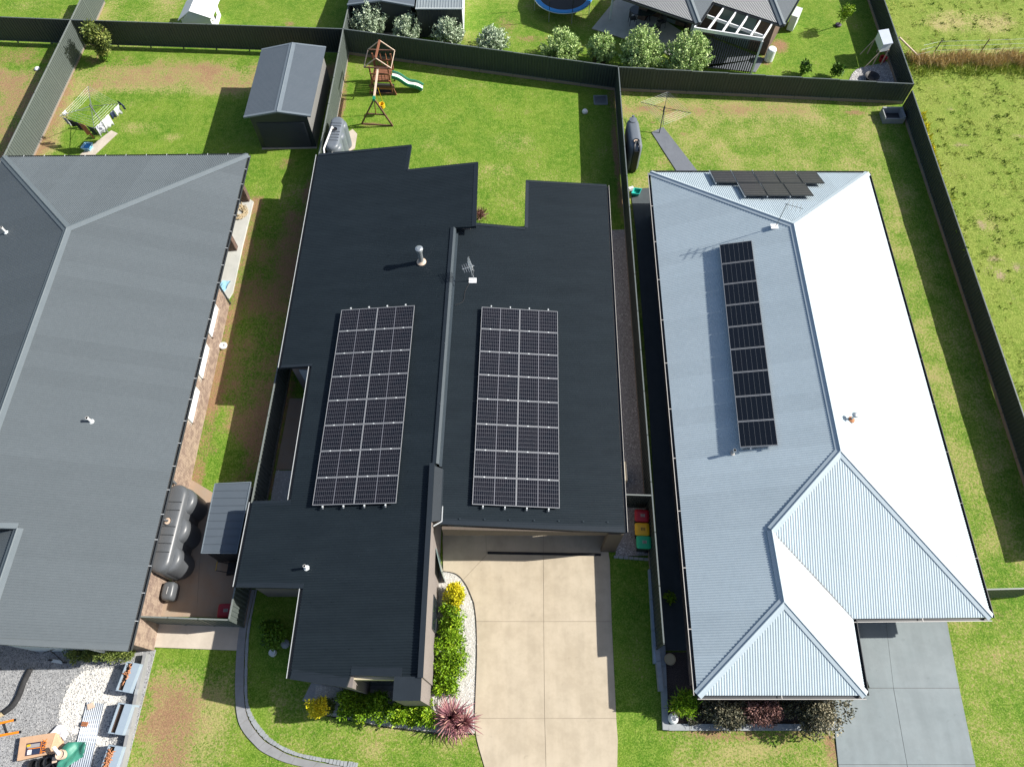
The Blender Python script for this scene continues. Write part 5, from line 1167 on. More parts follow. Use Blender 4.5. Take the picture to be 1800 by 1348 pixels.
rotary((-25.83,35.23,0.00), (-26.35,35.91,1.55), tp, 'rotary clothesline loaded with washing behind the grey roofed house', 1.8, 'pole')
def cloth(name, a, b, L, m, label, cat, amp=.05, n=8, taper=0.0):
    a, b = Vector(a), Vector(b); d = b - a; s = V(-d.y, d.x, 0).normalized(); mb = MB(); nv = 5
    for i in range(n + 1):
        f = i / n; w = amp * math.sin(f * 9 + a.x * 7)
        for j in range(nv):
            g2 = j / (nv - 1); ff = .5 + (f - .5) * (1 - taper * g2); p = a + d * ff + s * (w * (.3 + g2) + .05 * g2) - V(0, 0, L * g2 * (1 + .08 * math.sin(f * 5 + a.y))); mb.v.append(tuple(p))
    for i in range(n):
        for j in range(nv - 1): k = i * nv + j; mb.f.append((k, k + 1, k + 1 + nv, k + nv)); mb.mi.append(0); mb.tone.append(.5)
    o = mb.build(name, m, None, smooth=True); so = o.modifiers.new('thick', 'SOLIDIFY'); so.thickness = .008
    return tag(o, label, cat, 'washing on the line')
S_, E_, W_2 = Vector(tp[2]), Vector(tp[1]), Vector(tp[3])
cloth('shirt', lerp(S_, E_, .04), lerp(S_, E_, .28), .75, 'cloth_stripe', 'grey and white patterned garment hanging over the slab corner', 'washing')
cloth('towel', lerp(S_, E_, .30), lerp(S_, E_, .56), .78, 'cloth_white', 'large white garment between patterned and navy washing', 'washing')
cloth('shorts', lerp(S_, E_, .60), lerp(S_, E_, .75), .5, 'cloth_navy', 'small navy garment between two white ones', 'washing')
cloth('shirt', lerp(S_, E_, .77), lerp(S_, E_, .97), .6, 'cloth_white', 'white shirt nearest the dark navy bundle at the arm tip', 'washing')
cloth('trousers', E_ + V(-.25, .35, .02), E_ + V(.28, -.15, .02), .35, 'cloth_navy', 'dark navy washing folded over the right arm tip', 'washing', .08)
cloth('trousers', lerp(W_2, S_, .06), lerp(W_2, S_, .20), .55, 'cloth_stripe', 'grey clothing at the left corner of the clothesline', 'washing')
cloth('shirt', lerp(W_2, S_, .24), lerp(W_2, S_, .52), .60, 'cloth_black', 'black garment left of the rust coloured towel', 'washing')
cloth('towel', lerp(W_2, S_, .54), lerp(W_2, S_, .74), 1.0, 'cloth_orange', 'rust coloured towel hanging long on the clothesline', 'washing', .03)
cloth('shirt', lerp(W_2, S_, .76), lerp(W_2, S_, .97), .7, 'cloth_green', 'dark green garment right of the rust coloured towel', 'washing')
cloth('sock', lerp(W_2, Vector(tp[0]), .10), lerp(W_2, Vector(tp[0]), .2), .28, 'cloth_white', 'small pale garment alone on the upper left wires', 'washing')
t = thing('laundry_basket', (-26.68,33.82,0.00), 'blue and white laundry basket on the pale concrete slab', 'basket'); b = Vector((-26.68,33.82,0.00)) + V(0, 0, .03)
mb = MB(); mb.lathe(b, [(.22, 0), (.32, .30), (.35, .31), (.30, .30), (.20, .03)], 4, rz=.6, sx=1.2); mb.build('tub', 'pale_blue', t); mb = MB(); mb.lathe(b, [(.28, .18), (.1, .26), (.03, .24)], 7, rz=.3); mb.build('washing', 'blue', t)
tp2 = [(9.77,36.77,1.90), (11.01,34.91,1.90), (9.20,33.89,1.90), (7.98,35.86,1.90)]
rotary((9.43,35.23,0.00), (9.52,35.76,1.55), tp2, 'empty rotary clothesline at the end of the bent grey path', 1.8, 'dark_pole')

# ================================================================ PLAYSET
t = thing('playset', (-8.63,39.12,0.00), 'brown timber playset tower with green wave slide and swing beam', 'playset')
o = Vector((-9.40,38.85,0.00)); ex = Vector((-7.70,38.74,0.00)) - o; Wp = ex.length; ex = ex.normalized(); ey = V(-ex.y, ex.x, 0); Dp = 1.35
P = lambda u, v, z: o + ex * u + ey * v + V(0, 0, z)
for u in (.25, Wp - .25):
    for v in (.12, Dp):
        mb = MB(); mb.bar(P(u, v, 0), P(u, v, 2.05), .09); mb.build('post', 'red_timber', t)
    mb = MB(); mb.bar(P(u + (-.28 if u < .5 else .28), 0, 0), P(u, .05, 1.0), .08); mb.build('brace', 'red_timber', t)
for v in (.02, Dp + .05):
    for z in (1.02, .45): mb = MB(); mb.bar(P(.2, v, z), P(Wp - .2, v, z), .05, .12); mb.build('rail', 'orange_timber', t)
for i in range(8): mb = MB(); v = .10 + i * (Dp - .1) / 7; mb.bar(P(.25, v, 1.05), P(Wp - .25, v, 1.05), .14, .03); mb.build('deck_plank', 'red_timber', t)
for v in (.03, Dp + .03):
    mb = MB(); mb.bar(P(.22, v, 1.55), P(Wp - .22, v, 1.55), .04, .11); mb.build('rail', 'red_timber', t)
    for i in range(6): u = .32 + i * (Wp - .64) / 5; mb = MB(); mb.bar(P(u, v, 1.08), P(u, v, 1.5), .09, .025, up=(1, 0, 0)); mb.build('picket', 'red_timber', t)
for v, z in ((.0, .08), (.02, .62)): mb = MB(); mb.bar(P(.0, v, z), P(Wp, v, z), .06, .12); mb.build('base_rail', 'dark_timber', t)
MB().box(P(Wp / 2, .5, .02), (Wp - .5, 1.0, .03), math.atan2(ex.y, ex.x)).build('sandpit', 'black_matte', t)
zE, zA = 2.15, 2.85; ov = .12
er = [P(-.02, -.12, zE), P(Wp + .02, -.12, zE), P(Wp + .02, Dp + .2, zE), P(-.02, Dp + .2, zE)]; fa_, ba_ = P(Wp / 2, -.12, zA), P(Wp / 2, Dp + .2, zA)
for a, b, m_, w_ in ((er[0], er[1], 'dark_timber', .07), (er[2], er[3], 'dark_timber', .07), (er[1], er[2], 'pale_timber', .04), (er[3], er[0], 'pale_timber', .04), (fa_, ba_, 'red_timber', .11), (er[0], fa_, 'pale_timber', .05), (er[1], fa_, 'pale_timber', .05), (er[2], ba_, 'pale_timber', .05), (er[3], ba_, 'pale_timber', .05)):
    mb = MB(); mb.bar(a, b, w_); mb.build('roof_frame', m_, t)
for u in (Wp / 2 - .12, Wp / 2 + .25): mb = MB(); mb.bar(P(u, Dp + .12, 1.1), P(u, Dp + .12, 1.95), .16, .03, up=(1, 0, 0)); mb.build('back_board', 'orange_timber', t)
bm0, bm1 = P(Wp / 2, -.05, 2.05), Vector((-8.54,35.93,2.10))
mb = MB(); mb.bar(bm0, bm1, .10, .13); mb.build('swing_beam', 'pale_timber', t)
fA, fB = Vector((-9.70,36.07,0.00)), Vector((-7.68,35.86,0.00))
for f_ in (fA, fB): mb = MB(); mb.bar(f_, bm1 + V(0, 0, -.02), .09); mb.build('swing_leg', 'dark_timber', t)
c1_, c2_ = lerp(fA, bm1, .42), lerp(fB, bm1, .42); mb = MB(); mb.bar(c1_, c2_, .07); mb.build('cross_bar', 'dark_timber', t); mb = MB(); mb.bar(fA + V(0, 0, .03), fB + V(0, 0, .03), .08, .06); mb.build('ground_bar', 'dark_timber', t)
MB().box(bm1 + V(0, 0, .02), (.14, .3, .16)).build('bracket', 'slide_green', t)
mb = MB(); mb.bar(lerp(c1_, c2_, .5), bm1 + V(0, .02, -.05), .05); mb.build('brace', 'orange_timber', t)
sw = lerp(bm0, bm1, .62)
for dx in (-.14, .14): mb = MB(); mb.tube([sw + V(dx, 0, -.05), sw + V(dx + .18, -.05, -1.35)], .012, 5); mb.build('swing_chain', 'yellow', t)
b = sw + V(.18, -.05, -1.55); mb = MB(); mb.lathe(b, [(.12, 0), (.2, .05), (.2, .3), (.16, .3), (.14, .08)], 10); mb.build('swing_seat', 'yellow', t)
s0, s1 = P(Wp - .18, .55, 1.08), Vector((-5.94,38.96,0.00)) + V(0, .25, .12); ds = s1 - s0; dn = V(-ds.y, ds.x, 0).normalized()
prof = [lerp(s0, s1, f) + V(0, 0, .10 * math.sin(f * 9.2) * (1 - abs(2 * f - 1) * .4)) for f in [i / 16 for i in range(17)]]
mb = MB(); mg = MB(); wS = .21
for a, b in zip(prof, prof[1:]):
    mb.add([a - dn * wS, b - dn * wS, b + dn * wS, a + dn * wS], [(0, 1, 2, 3)]); mb.add([a - dn * wS - V(0, 0, .03), b - dn * wS - V(0, 0, .03), b + dn * wS - V(0, 0, .03), a + dn * wS - V(0, 0, .03)], [(3, 2, 1, 0)])
    for sg in (-1, 1): mg.bar(a + dn * sg * (wS + .03) + V(0, 0, .05), b + dn * sg * (wS + .03) + V(0, 0, .05), .06, .22)
mb.build('slide_bed', 'slide_white', t); mg.build('slide_edge', 'slide_green', t)

# ================================================================ BINS
def bin_(p, rz, label, lid, prt, h=1.0, group='wheelie bins'):
    p = Vector(p); t = thing('wheelie_bin', (0, 0, 0), label, 'bin', group)
    mb = MB(); n = []
    for z, w, d in ((.06, .40, .42), (.9, .54, .60), (.94, .56, .62)):
        n += [(-w / 2, -d / 2, z), (w / 2, -d / 2, z), (w / 2, d / 2, z), (-w / 2, d / 2, z)]
    mb.add(n, [(3, 2, 1, 0), (8, 9, 10, 11)] + [(i * 4 + k, i * 4 + (k + 1) % 4, (i + 1) * 4 + (k + 1) % 4, (i + 1) * 4 + k) for i in range(2) for k in range(4)]); mb.build('body', 'bin_body', t)
    mb = MB(); r_ = []
    for (w, d, z) in ((.29, .33, .95), (.30, .34, .97), (.27, .31, 1.01), (.18, .22, 1.035)):
        for k in range(24):
            a = 2 * math.pi * k / 24; c_, s_ = math.cos(a), math.sin(a); e = .28
            r_.append((math.copysign(abs(c_) ** e, c_) * w, math.copysign(abs(s_) ** e, s_) * d, z))
    mb.add(r_, [tuple(reversed(range(24))), tuple(range(72, 96))] + [(i * 24 + k, i * 24 + (k + 1) % 24, (i + 1) * 24 + (k + 1) % 24, (i + 1) * 24 + k) for i in range(3) for k in range(24)])
    L = mb.build('lid', lid, t)
    MB().box((0, .03, 1.037), (.14, .19, .004)).build('lid_print', prt, L)
    for dx in (-.05, .0, .05): MB().box((dx, .03, 1.0405), (.02, .13, .003)).build('lid_print', 'print_dark' if prt != 'print_dark' else 'amber_lid', L)
    mb = MB(); mb.tube([(-.25, .36, .93), (.25, .36, .93)], .02, 6); mb.build('handle', 'bin_body', t)
    for dx in (-.22, .22): mb = MB(); mb.tube([(dx - .025, .26, .1), (dx + .025, .26, .1)], .1, 12); mb.build('wheel', 'black', t)
    t.location = (p.x, p.y, .02); t.rotation_euler = (0, 0, rz); return t
bin_((6.01,9.77,1.00), R(-94), 'red lidded wheelie bin against the driveway fence, above the yellow one', 'red_lid', 'print')
bin_((5.97,9.13,1.00), R(-92), 'yellow lidded wheelie bin between the red and green lidded bins', 'amber_lid', 'print_dark')
bin_((5.99,8.53,1.00), R(-92), 'green lidded wheelie bin, lowest of the three by the fence', 'green_lid', 'print')
bin_((-12.47,5.53,1.00), R(-88), 'red lidded wheelie bin alone in the corner by the slatted side gate', 'red_lid', 'print')

# ================================================================ SIDE YARD THINGS
b = Vector((-15.31,6.44,0.80)); t = thing('pump_unit', (b.x, b.y, 0), 'rounded dark grey covered unit on red stained slab near the brick wall', 'pump')
r_ = []
for (w, d, z) in ((.24, .36, .06), (.27, .40, .2), (.28, .41, .62), (.25, .37, .74), (.17, .28, .78)):
    for k in range(24):
        a = 2 * math.pi * k / 24 ; c_, s_ = math.cos(a), math.sin(a); e = .5
        r_.append((b.x + math.copysign(abs(c_) ** e, c_) * w, b.y + math.copysign(abs(s_) ** e, s_) * d, z))
mb = MB(); mb.add(r_, [tuple(reversed(range(24))), tuple(range(96, 120))] + [(i * 24 + k, i * 24 + (k + 1) % 24, (i + 1) * 24 + (k + 1) % 24, (i + 1) * 24 + k) for i in range(4) for k in range(24)]); mb.build('cover', 'tank', t, smooth=True)
mb = MB(); mb.tube([(b.x, b.y - .16, .785), (b.x + .02, b.y + .16, .785)], .02, 6); mb.build('handle', 'alu', t)
mb = MB(); mb.tube([(b.x, b.y + .38, .1), (b.x - .02, b.y + .7, .08), (b.x + .03, b.y + 1.0, .1)], .05, 8); mb.build('hose', 'hose', t)
b = Vector((-12.98,7.47,0.00)); t = thing('lawn_mower', b, 'black push mower with yellow handle in the shade under the black eave', 'mower')
MB().box(b + V(.25, .05, .22), (.5, .5, .22)).build('deck', 'black', t); MB().box(b + V(.25, .05, .40), (.26, .26, .18)).build('engine', 'black_matte', t)
for dx, dy in ((.02, -.2), (.02, .3), (.48, -.2), (.48, .3)): mb = MB(); mb.tube([b + V(dx, dy - .025, .11), b + V(dx, dy + .025, .11)], .11, 10); mb.build('wheel', 'black', t)
for dy in (-.15, .25): mb = MB(); mb.tube([b + V(.05, dy, .3), b + V(-.35, dy, .75)], .018, 6); mb.build('handle', 'dark_pole', t)
mb = MB(); mb.tube([b + V(-.35, -.15, .75), b + V(-.35, .25, .75)], .018, 6); mb.build('grip', 'yellow', t)
b = Vector((-16.24,28.59,0.00)) + V(0, 0, .12); mb = MB(); q = []
for i in range(150): a = i * .42; q.append(b + V(math.cos(a) * (.36 + .08 * math.sin(i * 1.7)) + .12 * math.sin(i * .31), math.sin(a) * (.42 + .1 * math.cos(i * 1.3)) + .15 * math.cos(i * .23), .02 + .05 * abs(math.sin(i * .9))))
q += [b + V(.05, .6, .02), b + V(-.05, .9, .02), b + V(.1, 1.1, .02)]
mb.tube(q, .022, 5); tag(mb.build('garden_hose', 'hose'), 'tan garden hose in a loose tangle on the grey patio', 'hose')
mb = MB(); b = Vector((-16.16,23.24,0.00)) + V(0, 0, .11); r2 = random.Random(4)
n_ = 9; hgt = [[r2.uniform(.01, .12) for _ in range(n_)] for _ in range(n_)]
mb.add([(b.x + (i - 4) * .06 + (j - 4) * .03, b.y + (j - 4) * .09, b.z + hgt[i][j]) for i in range(n_) for j in range(n_)], [(i * n_ + j, (i + 1) * n_ + j, (i + 1) * n_ + j + 1, i * n_ + j + 1) for i in range(n_ - 1) for j in range(n_ - 1)])
tag(mb.build('plastic_sheet', 'pale_blue', smooth=True), 'crumpled pale blue plastic sheet on the patio by the brick wall end', 'plastic sheet')
b = Vector((-15.51,19.42,0.00)); mb = MB(); mb.lathe(b, [(.10, .0), (.20, .02), (.22, .10), (.18, .15), (.10, .13), (.08, .05)], 18); tag(mb.build('white_pot', 'white'), 'small white ring shaped pot on the bare soil below the middle brick window', 'pot')
b = Vector((-32.23,41.23,0.00)); mb = MB(); mb.lathe(b, [(.16, .0), (.19, .06), (.12, .12), (.03, .14)], 16); tag(mb.build('pit_lid', 'white'), 'round white lid in brown grass at far left', 'lid')
b = Vector((4.75,37.10,0.00)); mb = MB(); mb.lathe(b, [(.17, .0), (.19, .10), (.13, .2), (.03, .23)], 16); tag(mb.build('pit_lid', 'white'), 'round white cap on soil in the shade of the dark fence near the grate', 'lid')
b = Vector((5.84,38.21,0.00)); t = thing('drain_pit', b, 'square grated drain pit with pale frame in the back lawn corner', 'drain'); w_, d_ = .43, .40
for c_, s_ in (((0, d_, .03), (2 * w_, .05, .06)), ((0, -d_, .03), (2 * w_, .05, .06)), ((w_, 0, .03), (.05, 2 * d_, .06)), ((-w_, 0, .03), (.05, 2 * d_, .06))): MB().box(b + V(*c_), s_).build('frame', 'concrete_sleeper', t)
for i in range(9): MB().box(b + V(0, -d_ + .08 + i * (2 * d_ - .16) / 8, .03), (2 * w_ - .06, .035, .03)).build('grate_bar', 'galv', t)
MB().box(b + V(0, 0, .008), (2 * w_ - .06, 2 * d_ - .06, .01)).build('pit_floor', 'black', t)
b = Vector((24.58,36.53,0.00)); t = thing('raised_pit', b, 'open topped concrete pit box in the fence corner below the fire pit yard', 'pit box')
for c_, s_ in (((0, .42, .27), (1.3, .12, .54)), ((0, -.42, .2), (1.3, .06, .40)), ((.58, 0, .25), (.14, .78, .50)), ((-.62, 0, .22), (.06, .78, .44))): MB().box(b + V(*c_), s_).build('wall', 'concrete_sleeper', t)
MB().box(b + V(0, 0, .12), (1.14, .76, .03)).build('floor', 'shed_wall', t)
t = thing('fence_box', (25.29,24.38,1.15), 'small white plastic box hung on the dark paddock fence', 'box'); b = Vector((25.26,24.36,1.18)); b.x += .02
MB().box(b, (.16, .46, .28)).build('case', 'white', t); MB().box(b + V(-.02, 0, .145), (.08, .30, .02)).build('opening', 'black', t)
b = Vector((25.38,28.16,0.85)); mb = MB(); mb.lathe(b, [(.12, -.02), (.11, .03), (.04, .13)], 10); tag(mb.build('fence_ornament', 'amber_lid'), 'small golden ornament hung on the shaded paddock fence', 'ornament')
vy = np.concatenate([np.array((25.24,25.06,1.25))[None] + RNG.normal(0, [.03, .22, .15], (26, 3)), np.array((25.31,26.19,1.25))[None] + RNG.normal(0, [.10, .03, .05], (9, 3))]); Vv, F = leaves(vy, (0, 0, .5), .12, .8)
tag(fast_mesh('climbing_vine', Vv, F, 'leaf_bright', RNG.uniform(.4, .9, len(F))), 'few pale leaves of a climbing vine above the white fence box', 'vine')
t = thing('storage_tub', (7.49,30.11,0.00), 'teal storage tub on the paved corner beside the white roof', 'tub'); b = Vector((7.53,30.11,0.00))
mb = MB(); mb.lathe(b, [(.22, 0.03), (.28, .3), (.30, .31), (.24, .3), (.2, .08)], 4, rz=.5, sx=1.3); mb.build('tub', 'teal', t); MB().box(b + V(-.3, .35, .12), (.3, .16, .2), .4).build('toy', 'white', t)
# things at the front corner of the white house
b = Vector((6.72,1.31,0.00)) + V(0, 0, .05); mb = MB(); mb.lathe(b, [(.10, 0), (.19, .08), (.22, .2), (.18, .32), (.11, .37), (.09, .33), (.08, .2)], 20); tag(mb.build('garden_pot', 'white'), 'round white ball pot in the kerbed corner bed', 'pot')
b = Vector((6.81,3.62,0.00)) + V(0, 0, .05); t = thing('plant_pot', b, 'dark open pot with thin pale rim on mulch in the shade', 'pot'); mb = MB(); mb.lathe(b, [(.2, 0), (.24, .3), (.22, .3), (.2, .22)], 20); mb.build('pot', 'soil_dark', t); mb = MB(); mb.lathe(b, [(.235, .28), (.245, .31), (.225, .32), (.22, .29)], 20); mb.build('rim', 'hose', t)
b = Vector((7.98,4.30,0.00)); t = thing('garden_chair', b, 'pale garden chair half hidden under the white front eave', 'chair')
MB().box(b + V(0, 0, .44), (.5, .46, .04)).build('seat', 'offwhite', t); MB().box(b + V(.26, 0, .68), (.05, .46, .5)).build('backrest', 'offwhite', t)
for dx in (-.22, .22):
    for dy in (-.2, .2): mb = MB(); mb.tube([b + V(dx * 1.3, dy * 1.4, .03), b + V(dx, dy, .44)], .02, 6); mb.build('leg', 'offwhite', t)

# ================================================================ NEIGHBOUR BEHIND
C1, C2, C3, C4, C5 = [Vector(p) for p in ((7.84,44.49,2.80), (12.13,42.12,2.80), (13.48,44.20,2.80), (17.51,41.78,2.80), (19.31,44.49,2.80))]
e_ = (C2 - C1); e_.z = 0; e_.normalize(); n_ = V(-e_.y, e_.x, 0); tz = .40
C3 = C2 + n_ * (C3 - C2).length; C4 = C3 + e_ * (C4 - C3).dot(e_)
H4 = thing('house', C2 * 1.0, 'rear neighbour house with dark ribbed roof, pergola and patio at top', 'house', 'houses in the row')
ORG[H4.name] = Vector(C2)
up_ = lambda p, t: p + (-e_ + n_) * t + V(0, 0, t * tz)
T = 3.6; L0 = C2 - e_ * 9
roof_plane('roof', [L0, C2, up_(C2, T), L0 + n_ * T + V(0, 0, T * tz)], 'roof_nb', H4, amp=.012, pitch=.10)
roof_plane('roof', [C2, C3, up_(C3, T), up_(C2, T)], 'roof_nb2', H4, amp=.012, pitch=.10)
roof_plane('roof', [C3, C4, up_(C4, T), up_(C3, T)], 'roof_nb', H4, amp=.012, pitch=.10)
C6 = C4 + n_ * 9
roof_plane('roof', [C4, C6, C6 - e_ * T + V(0, 0, T * tz), up_(C4, T)], 'roof_nb2', H4, amp=.012, pitch=.10)
for p, a, b in ((C2, L0, C3), (C4, C3, C6)):
    mb = MB(); cap(mb, p, up_(p, T), a, b, .24, .04); mb.build('ridge_capping', 'cap_grey', H4)
for a, b, o_ in ((L0, C2, -n_), (C2, C3, e_), (C3, C4, -n_), (C4, C6, e_)):
    mb = MB(); gutter(mb, a + V(0, 0, -.03), b + V(0, 0, -.03), o_); mb.build('gutter', 'gutter_dark', H4)
fl_ = lambda p, z=0: V(p.x, p.y, z)
w0 = C2 - e_ * .2 + n_ * 2.6
wl_ = [fl_(C2 - e_ * 4.3 + n_ * 2.2), fl_(C2 - e_ * 4.3 + n_ * 3), fl_(C2 + e_ * -.4 + n_ * 3.0), fl_(C3 + e_ * .1 + n_ * .6), fl_(C4 - e_ * .5 + n_ * .5), fl_(C4 - e_ * .5 + n_ * 8), fl_(C2 - e_ * 4.9 + n_ * 8), fl_(C2 - e_ * 4.9 + n_ * 2.2)]
mb = MB(); wallprism(mb, [(p.x, p.y) for p in wl_], 2.72, drop=0); mb.build('wall', 'brick_dark', H4)
def wface(a, b, s0, s1, z0, z1, off, m, name):
    d = (b - a); L = d.length; d /= L; nn = V(d.y, -d.x, 0); p, q = a + d * s0 + nn * off, a + d * s1 + nn * off
    return MB().bar(V(p.x, p.y, (z0 + z1) / 2), V(q.x, q.y, (z0 + z1) / 2), .06, z1 - z0).build(name, m, H4)
wface(wl_[3], wl_[4], .5, 3.0, .05, 2.4, .03, 'greenglass', 'sliding_door')
wface(wl_[1], wl_[2], 1.2, 2.0, .05, 2.2, .03, 'greenglass', 'window')
slabbed('patio', [[(5.62,45.35,0.00), (8.00,49.40,0.00), (C2.x + .2, C2.y + 2.5, 0), (C2.x + .6, C2.y - 1.0, 0), (9.85,43.31,0.00)]], 'patio', 'joint', .06)
slabbed('patio', [[(12.47,41.46,0.00), (C2.x + .62, C2.y - .9, 0), (C3.x, C3.y + .5, 0), (C4.x - .3, C4.y + .3, 0), (16.49,40.89,0.00)]], 'dark_concrete', 'joint', .05)
for p in ((6.97,46.33,0.00), (12.49,44.62,0.00)): mb = MB(); q = Vector(p); mb.bar(q, q + V(0, 0, 2.7), .12, up=(1, 0, 0)); mb.build('verandah_post', 'offwhite', H4)
# pergola
PG = thing('pergola', (12.38,41.34,0.00), 'white open pergola with dark slatted screen beside the rear neighbour roof', 'pergola')
F0, F1 = Vector((11.85,41.83,2.60)), Vector((16.15,40.77,2.60)); B0, B1 = C2 + V(.1, 0, -.2), C4 + V(-.1, .05, -.2)
hb = [(1243,52), (1268,57), (1292,60), (1317,65)]
mb = MB(); mb.bar(F0, F1, .08, .22); mb.build('beam', 'white', PG)
Bs = [Vector(p) for p in ((14.17,44.05,2.62), (14.89,43.58,2.62), (15.58,43.14,2.62), (16.32,42.65,2.62), (16.99,42.25,2.62))]
Fs = [Vector(p) for p in ((12.73,41.69,2.62), (13.63,41.46,2.62), (14.46,41.24,2.62), (15.38,41.02,2.62), (16.13,40.77,2.62))]
for a, b in zip(Fs, Bs): mb = MB(); mb.bar(a, b, .09, .2); mb.build('rafter', 'white', PG)
mb = MB(); mb.bar((12.13,42.34,2.60), F0, .09, .2); mb.build('rafter', 'white', PG)
mb = MB(); mb.bar((12.89,43.20,2.52), (16.28,41.15,2.52), .08, .2); mb.build('beam', 'white', PG)
for p in (F0, F1): mb = MB(); mb.bar(V(p.x, p.y, 0), V(p.x, p.y, 2.5), .12, up=(1, 0, 0)); mb.build('post', 'white', PG)
d_ = (F1 - F0); Ls = d_.length; d_ /= Ls; ns = int(Ls / .145); sl = None
for i in range(ns):
    if sl is None: sl = o = MB().box((0, 0, 1.2), (.075, .035, 2.36), math.atan2(d_.y, d_.x)).build('screen_slat', 'black', None); ORG[o.name] = Vector(); o.parent = PG
    else: o = bpy.data.objects.new('screen_slat', sl.data); COL.objects.link(o); o.parent = PG
    p = F0 + d_ * ((i + .5) * Ls / ns); o.location = (p.x - PG.location.x, p.y - PG.location.y, 0)
# patio furniture
b = Vector((9.24,46.33,0.00)) + V(0, 0, .06); t = thing('outdoor_table', b, 'dark oval outdoor table in the shade of the rear patio', 'table')
mb = MB(); mb.lathe(b, [(.62, .70), (.64, .72), (.62, .74)], 22, sx=1.55); mb.build('tabletop', 'greenglass_dk', t)
for a in (.6, 2.5, 3.8, 5.6): mb = MB(); mb.tube([b + V(math.cos(a) * .7, math.sin(a) * .4, 0), b + V(math.cos(a) * .5, math.sin(a) * .3, .7)], .025, 6); mb.build('leg', 'black', t)
def chair(p, rz, label):
    t = thing('outdoor_chair', (0, 0, 0), label, 'chair', 'chairs around the outdoor table')
    for i in range(5): MB().box((-.18 + i * .09, 0, .44), (.06, .44, .025)).build('seat_slat', 'dark_pole', t)
    for i in range(5): MB().box((-.18 + i * .09, .24, .70), (.05, .03, .48)).build('back_slat', 'dark_pole', t)
    for dx in (-.22, .22):
        for dy in (-.22, .24): mb = MB(); mb.tube([(dx, dy, 0), (dx, dy, .92 if dy > 0 else .62)], .018, 6); mb.build('leg', 'dark_pole', t)
        mb = MB(); mb.tube([(dx, -.22, .62), (dx, .24, .66)], .02, 6); mb.build('armrest', 'dark_pole', t)
    t.location = p; t.rotation_euler = (0, 0, rz); return t
chair((Vector((8.51,45.84,0.00)) + V(0, 0, .06))[:], R(100), 'dark outdoor chair at the left end of the shaded oval table')
chair((Vector((10.46,45.47,0.00)) + V(0, 0, .06))[:], R(-70), 'dark outdoor chair at the right end of the shaded oval table')
chair((Vector((10.00,44.86,0.00)) + V(0, 0, .06))[:], R(-150), 'dark outdoor chair nearest the pale green shrubs')
b = Vector((11.50,45.84,0.00)) + V(0, 0, .06); t = thing('bench', b, 'low black bench behind the shaded oval table', 'bench'); MB().box(b + V(0, 0, .5), (2.0, .5, .12), -.5).build('seat', 'black', t)
for s_ in (-.8, .8): MB().box(b + V(s_ * .88, -s_ * .48, .25), (.08, .4, .46), -.5).build('leg', 'black', t)
b = Vector((19.77,45.59,0.00)); t = thing('air_conditioner', b, 'large pale air conditioner outside the rear neighbour wall', 'air conditioner'); a_ = math.atan2(n_.y, n_.x)
MB().box(b + V(0, 0, .62), (1.1, .45, 1.1), a_).build('casing', 'offwhite', t)
for k in (-.26, .26): mb = MB(); q = b + n_ * k - e_ * .24 + V(0, 0, .62); mb.lathe((0, 0, 0), [(.22, 0), (.22, .02)], 16); M3 = Matrix((n_, V(0, 0, 1), -e_)).transposed(); mb.v = [tuple(q + M3 @ Vector(p)) for p in mb.v]; mb.build('fan_grille', 'print', t)
b = Vector((17.56,42.13,0.90)); t = thing('water_heater', (b.x, b.y, 0), 'round pale cylinder by the pergola garden edge', 'water heater'); mb = MB(); mb.lathe((b.x, b.y, 0), [(.28, .0), (.30, .05), (.30, .85), (.26, .92), (.1, .95)], 18); mb.build('cylinder', 'white', t)
b = Vector((17.58,42.14,0.00)); mb = MB(); mb.lathe(b, [(.14, 0), (.2, .08), (.2, .3), (.15, .3), (.13, .1)], 16); tag(mb.build('planter_pot', 'terracotta'), 'small pale empty pot on the soil right of the slatted screen', 'pot')
# trampoline
c_ = Vector((3.65,48.00,0.85)); t = thing('trampoline', (c_.x, c_.y, 0), 'round trampoline with blue safety pad and net poles at top', 'trampoline')
r_o, r_i = 2.12, 1.78
mb = MB(); n2 = 48; vs = []
for r_, z in ((r_i, .87), (r_i + .05, .90), (r_o - .05, .90), (r_o, .84)):
    vs += [(c_.x + r_ * math.cos(6.2832 * k / n2), c_.y + r_ * math.sin(6.2832 * k / n2), z) for k in range(n2)]
mb.add(vs, [(i * n2 + k, i * n2 + (k + 1) % n2, (i + 1) * n2 + (k + 1) % n2, (i + 1) * n2 + k) for i in range(3) for k in range(n2)]); mb.build('safety_pad', 'blue', t)
mb = MB(); mb.lathe(c_ - V(0, 0, .85), [(r_i + .02, .84), (r_i, .86)], 48); mb.build('mat', 'mesh_black', t)
mb = MB(); mb.tube([c_ + V(r_o * math.cos(6.2832 * k / 40), r_o * math.sin(6.2832 * k / 40), -.04) for k in range(41)], .03, 6); mb.build('frame_ring', 'galv', t)
for k in range(8):
    a = 6.2832 * (k + .35) / 8; p = c_ + V(r_o * math.cos(a), r_o * math.sin(a), 0)
    mb = MB(); mb.tube([V(p.x, p.y, 0), V(p.x, p.y, .82)], .03, 6); mb.build('leg', 'galv', t)
    mb = MB(); mb.tube([V(p.x, p.y, .9), V(p.x, p.y, 2.6)], .022, 6); mb.build('net_pole', 'black', t)
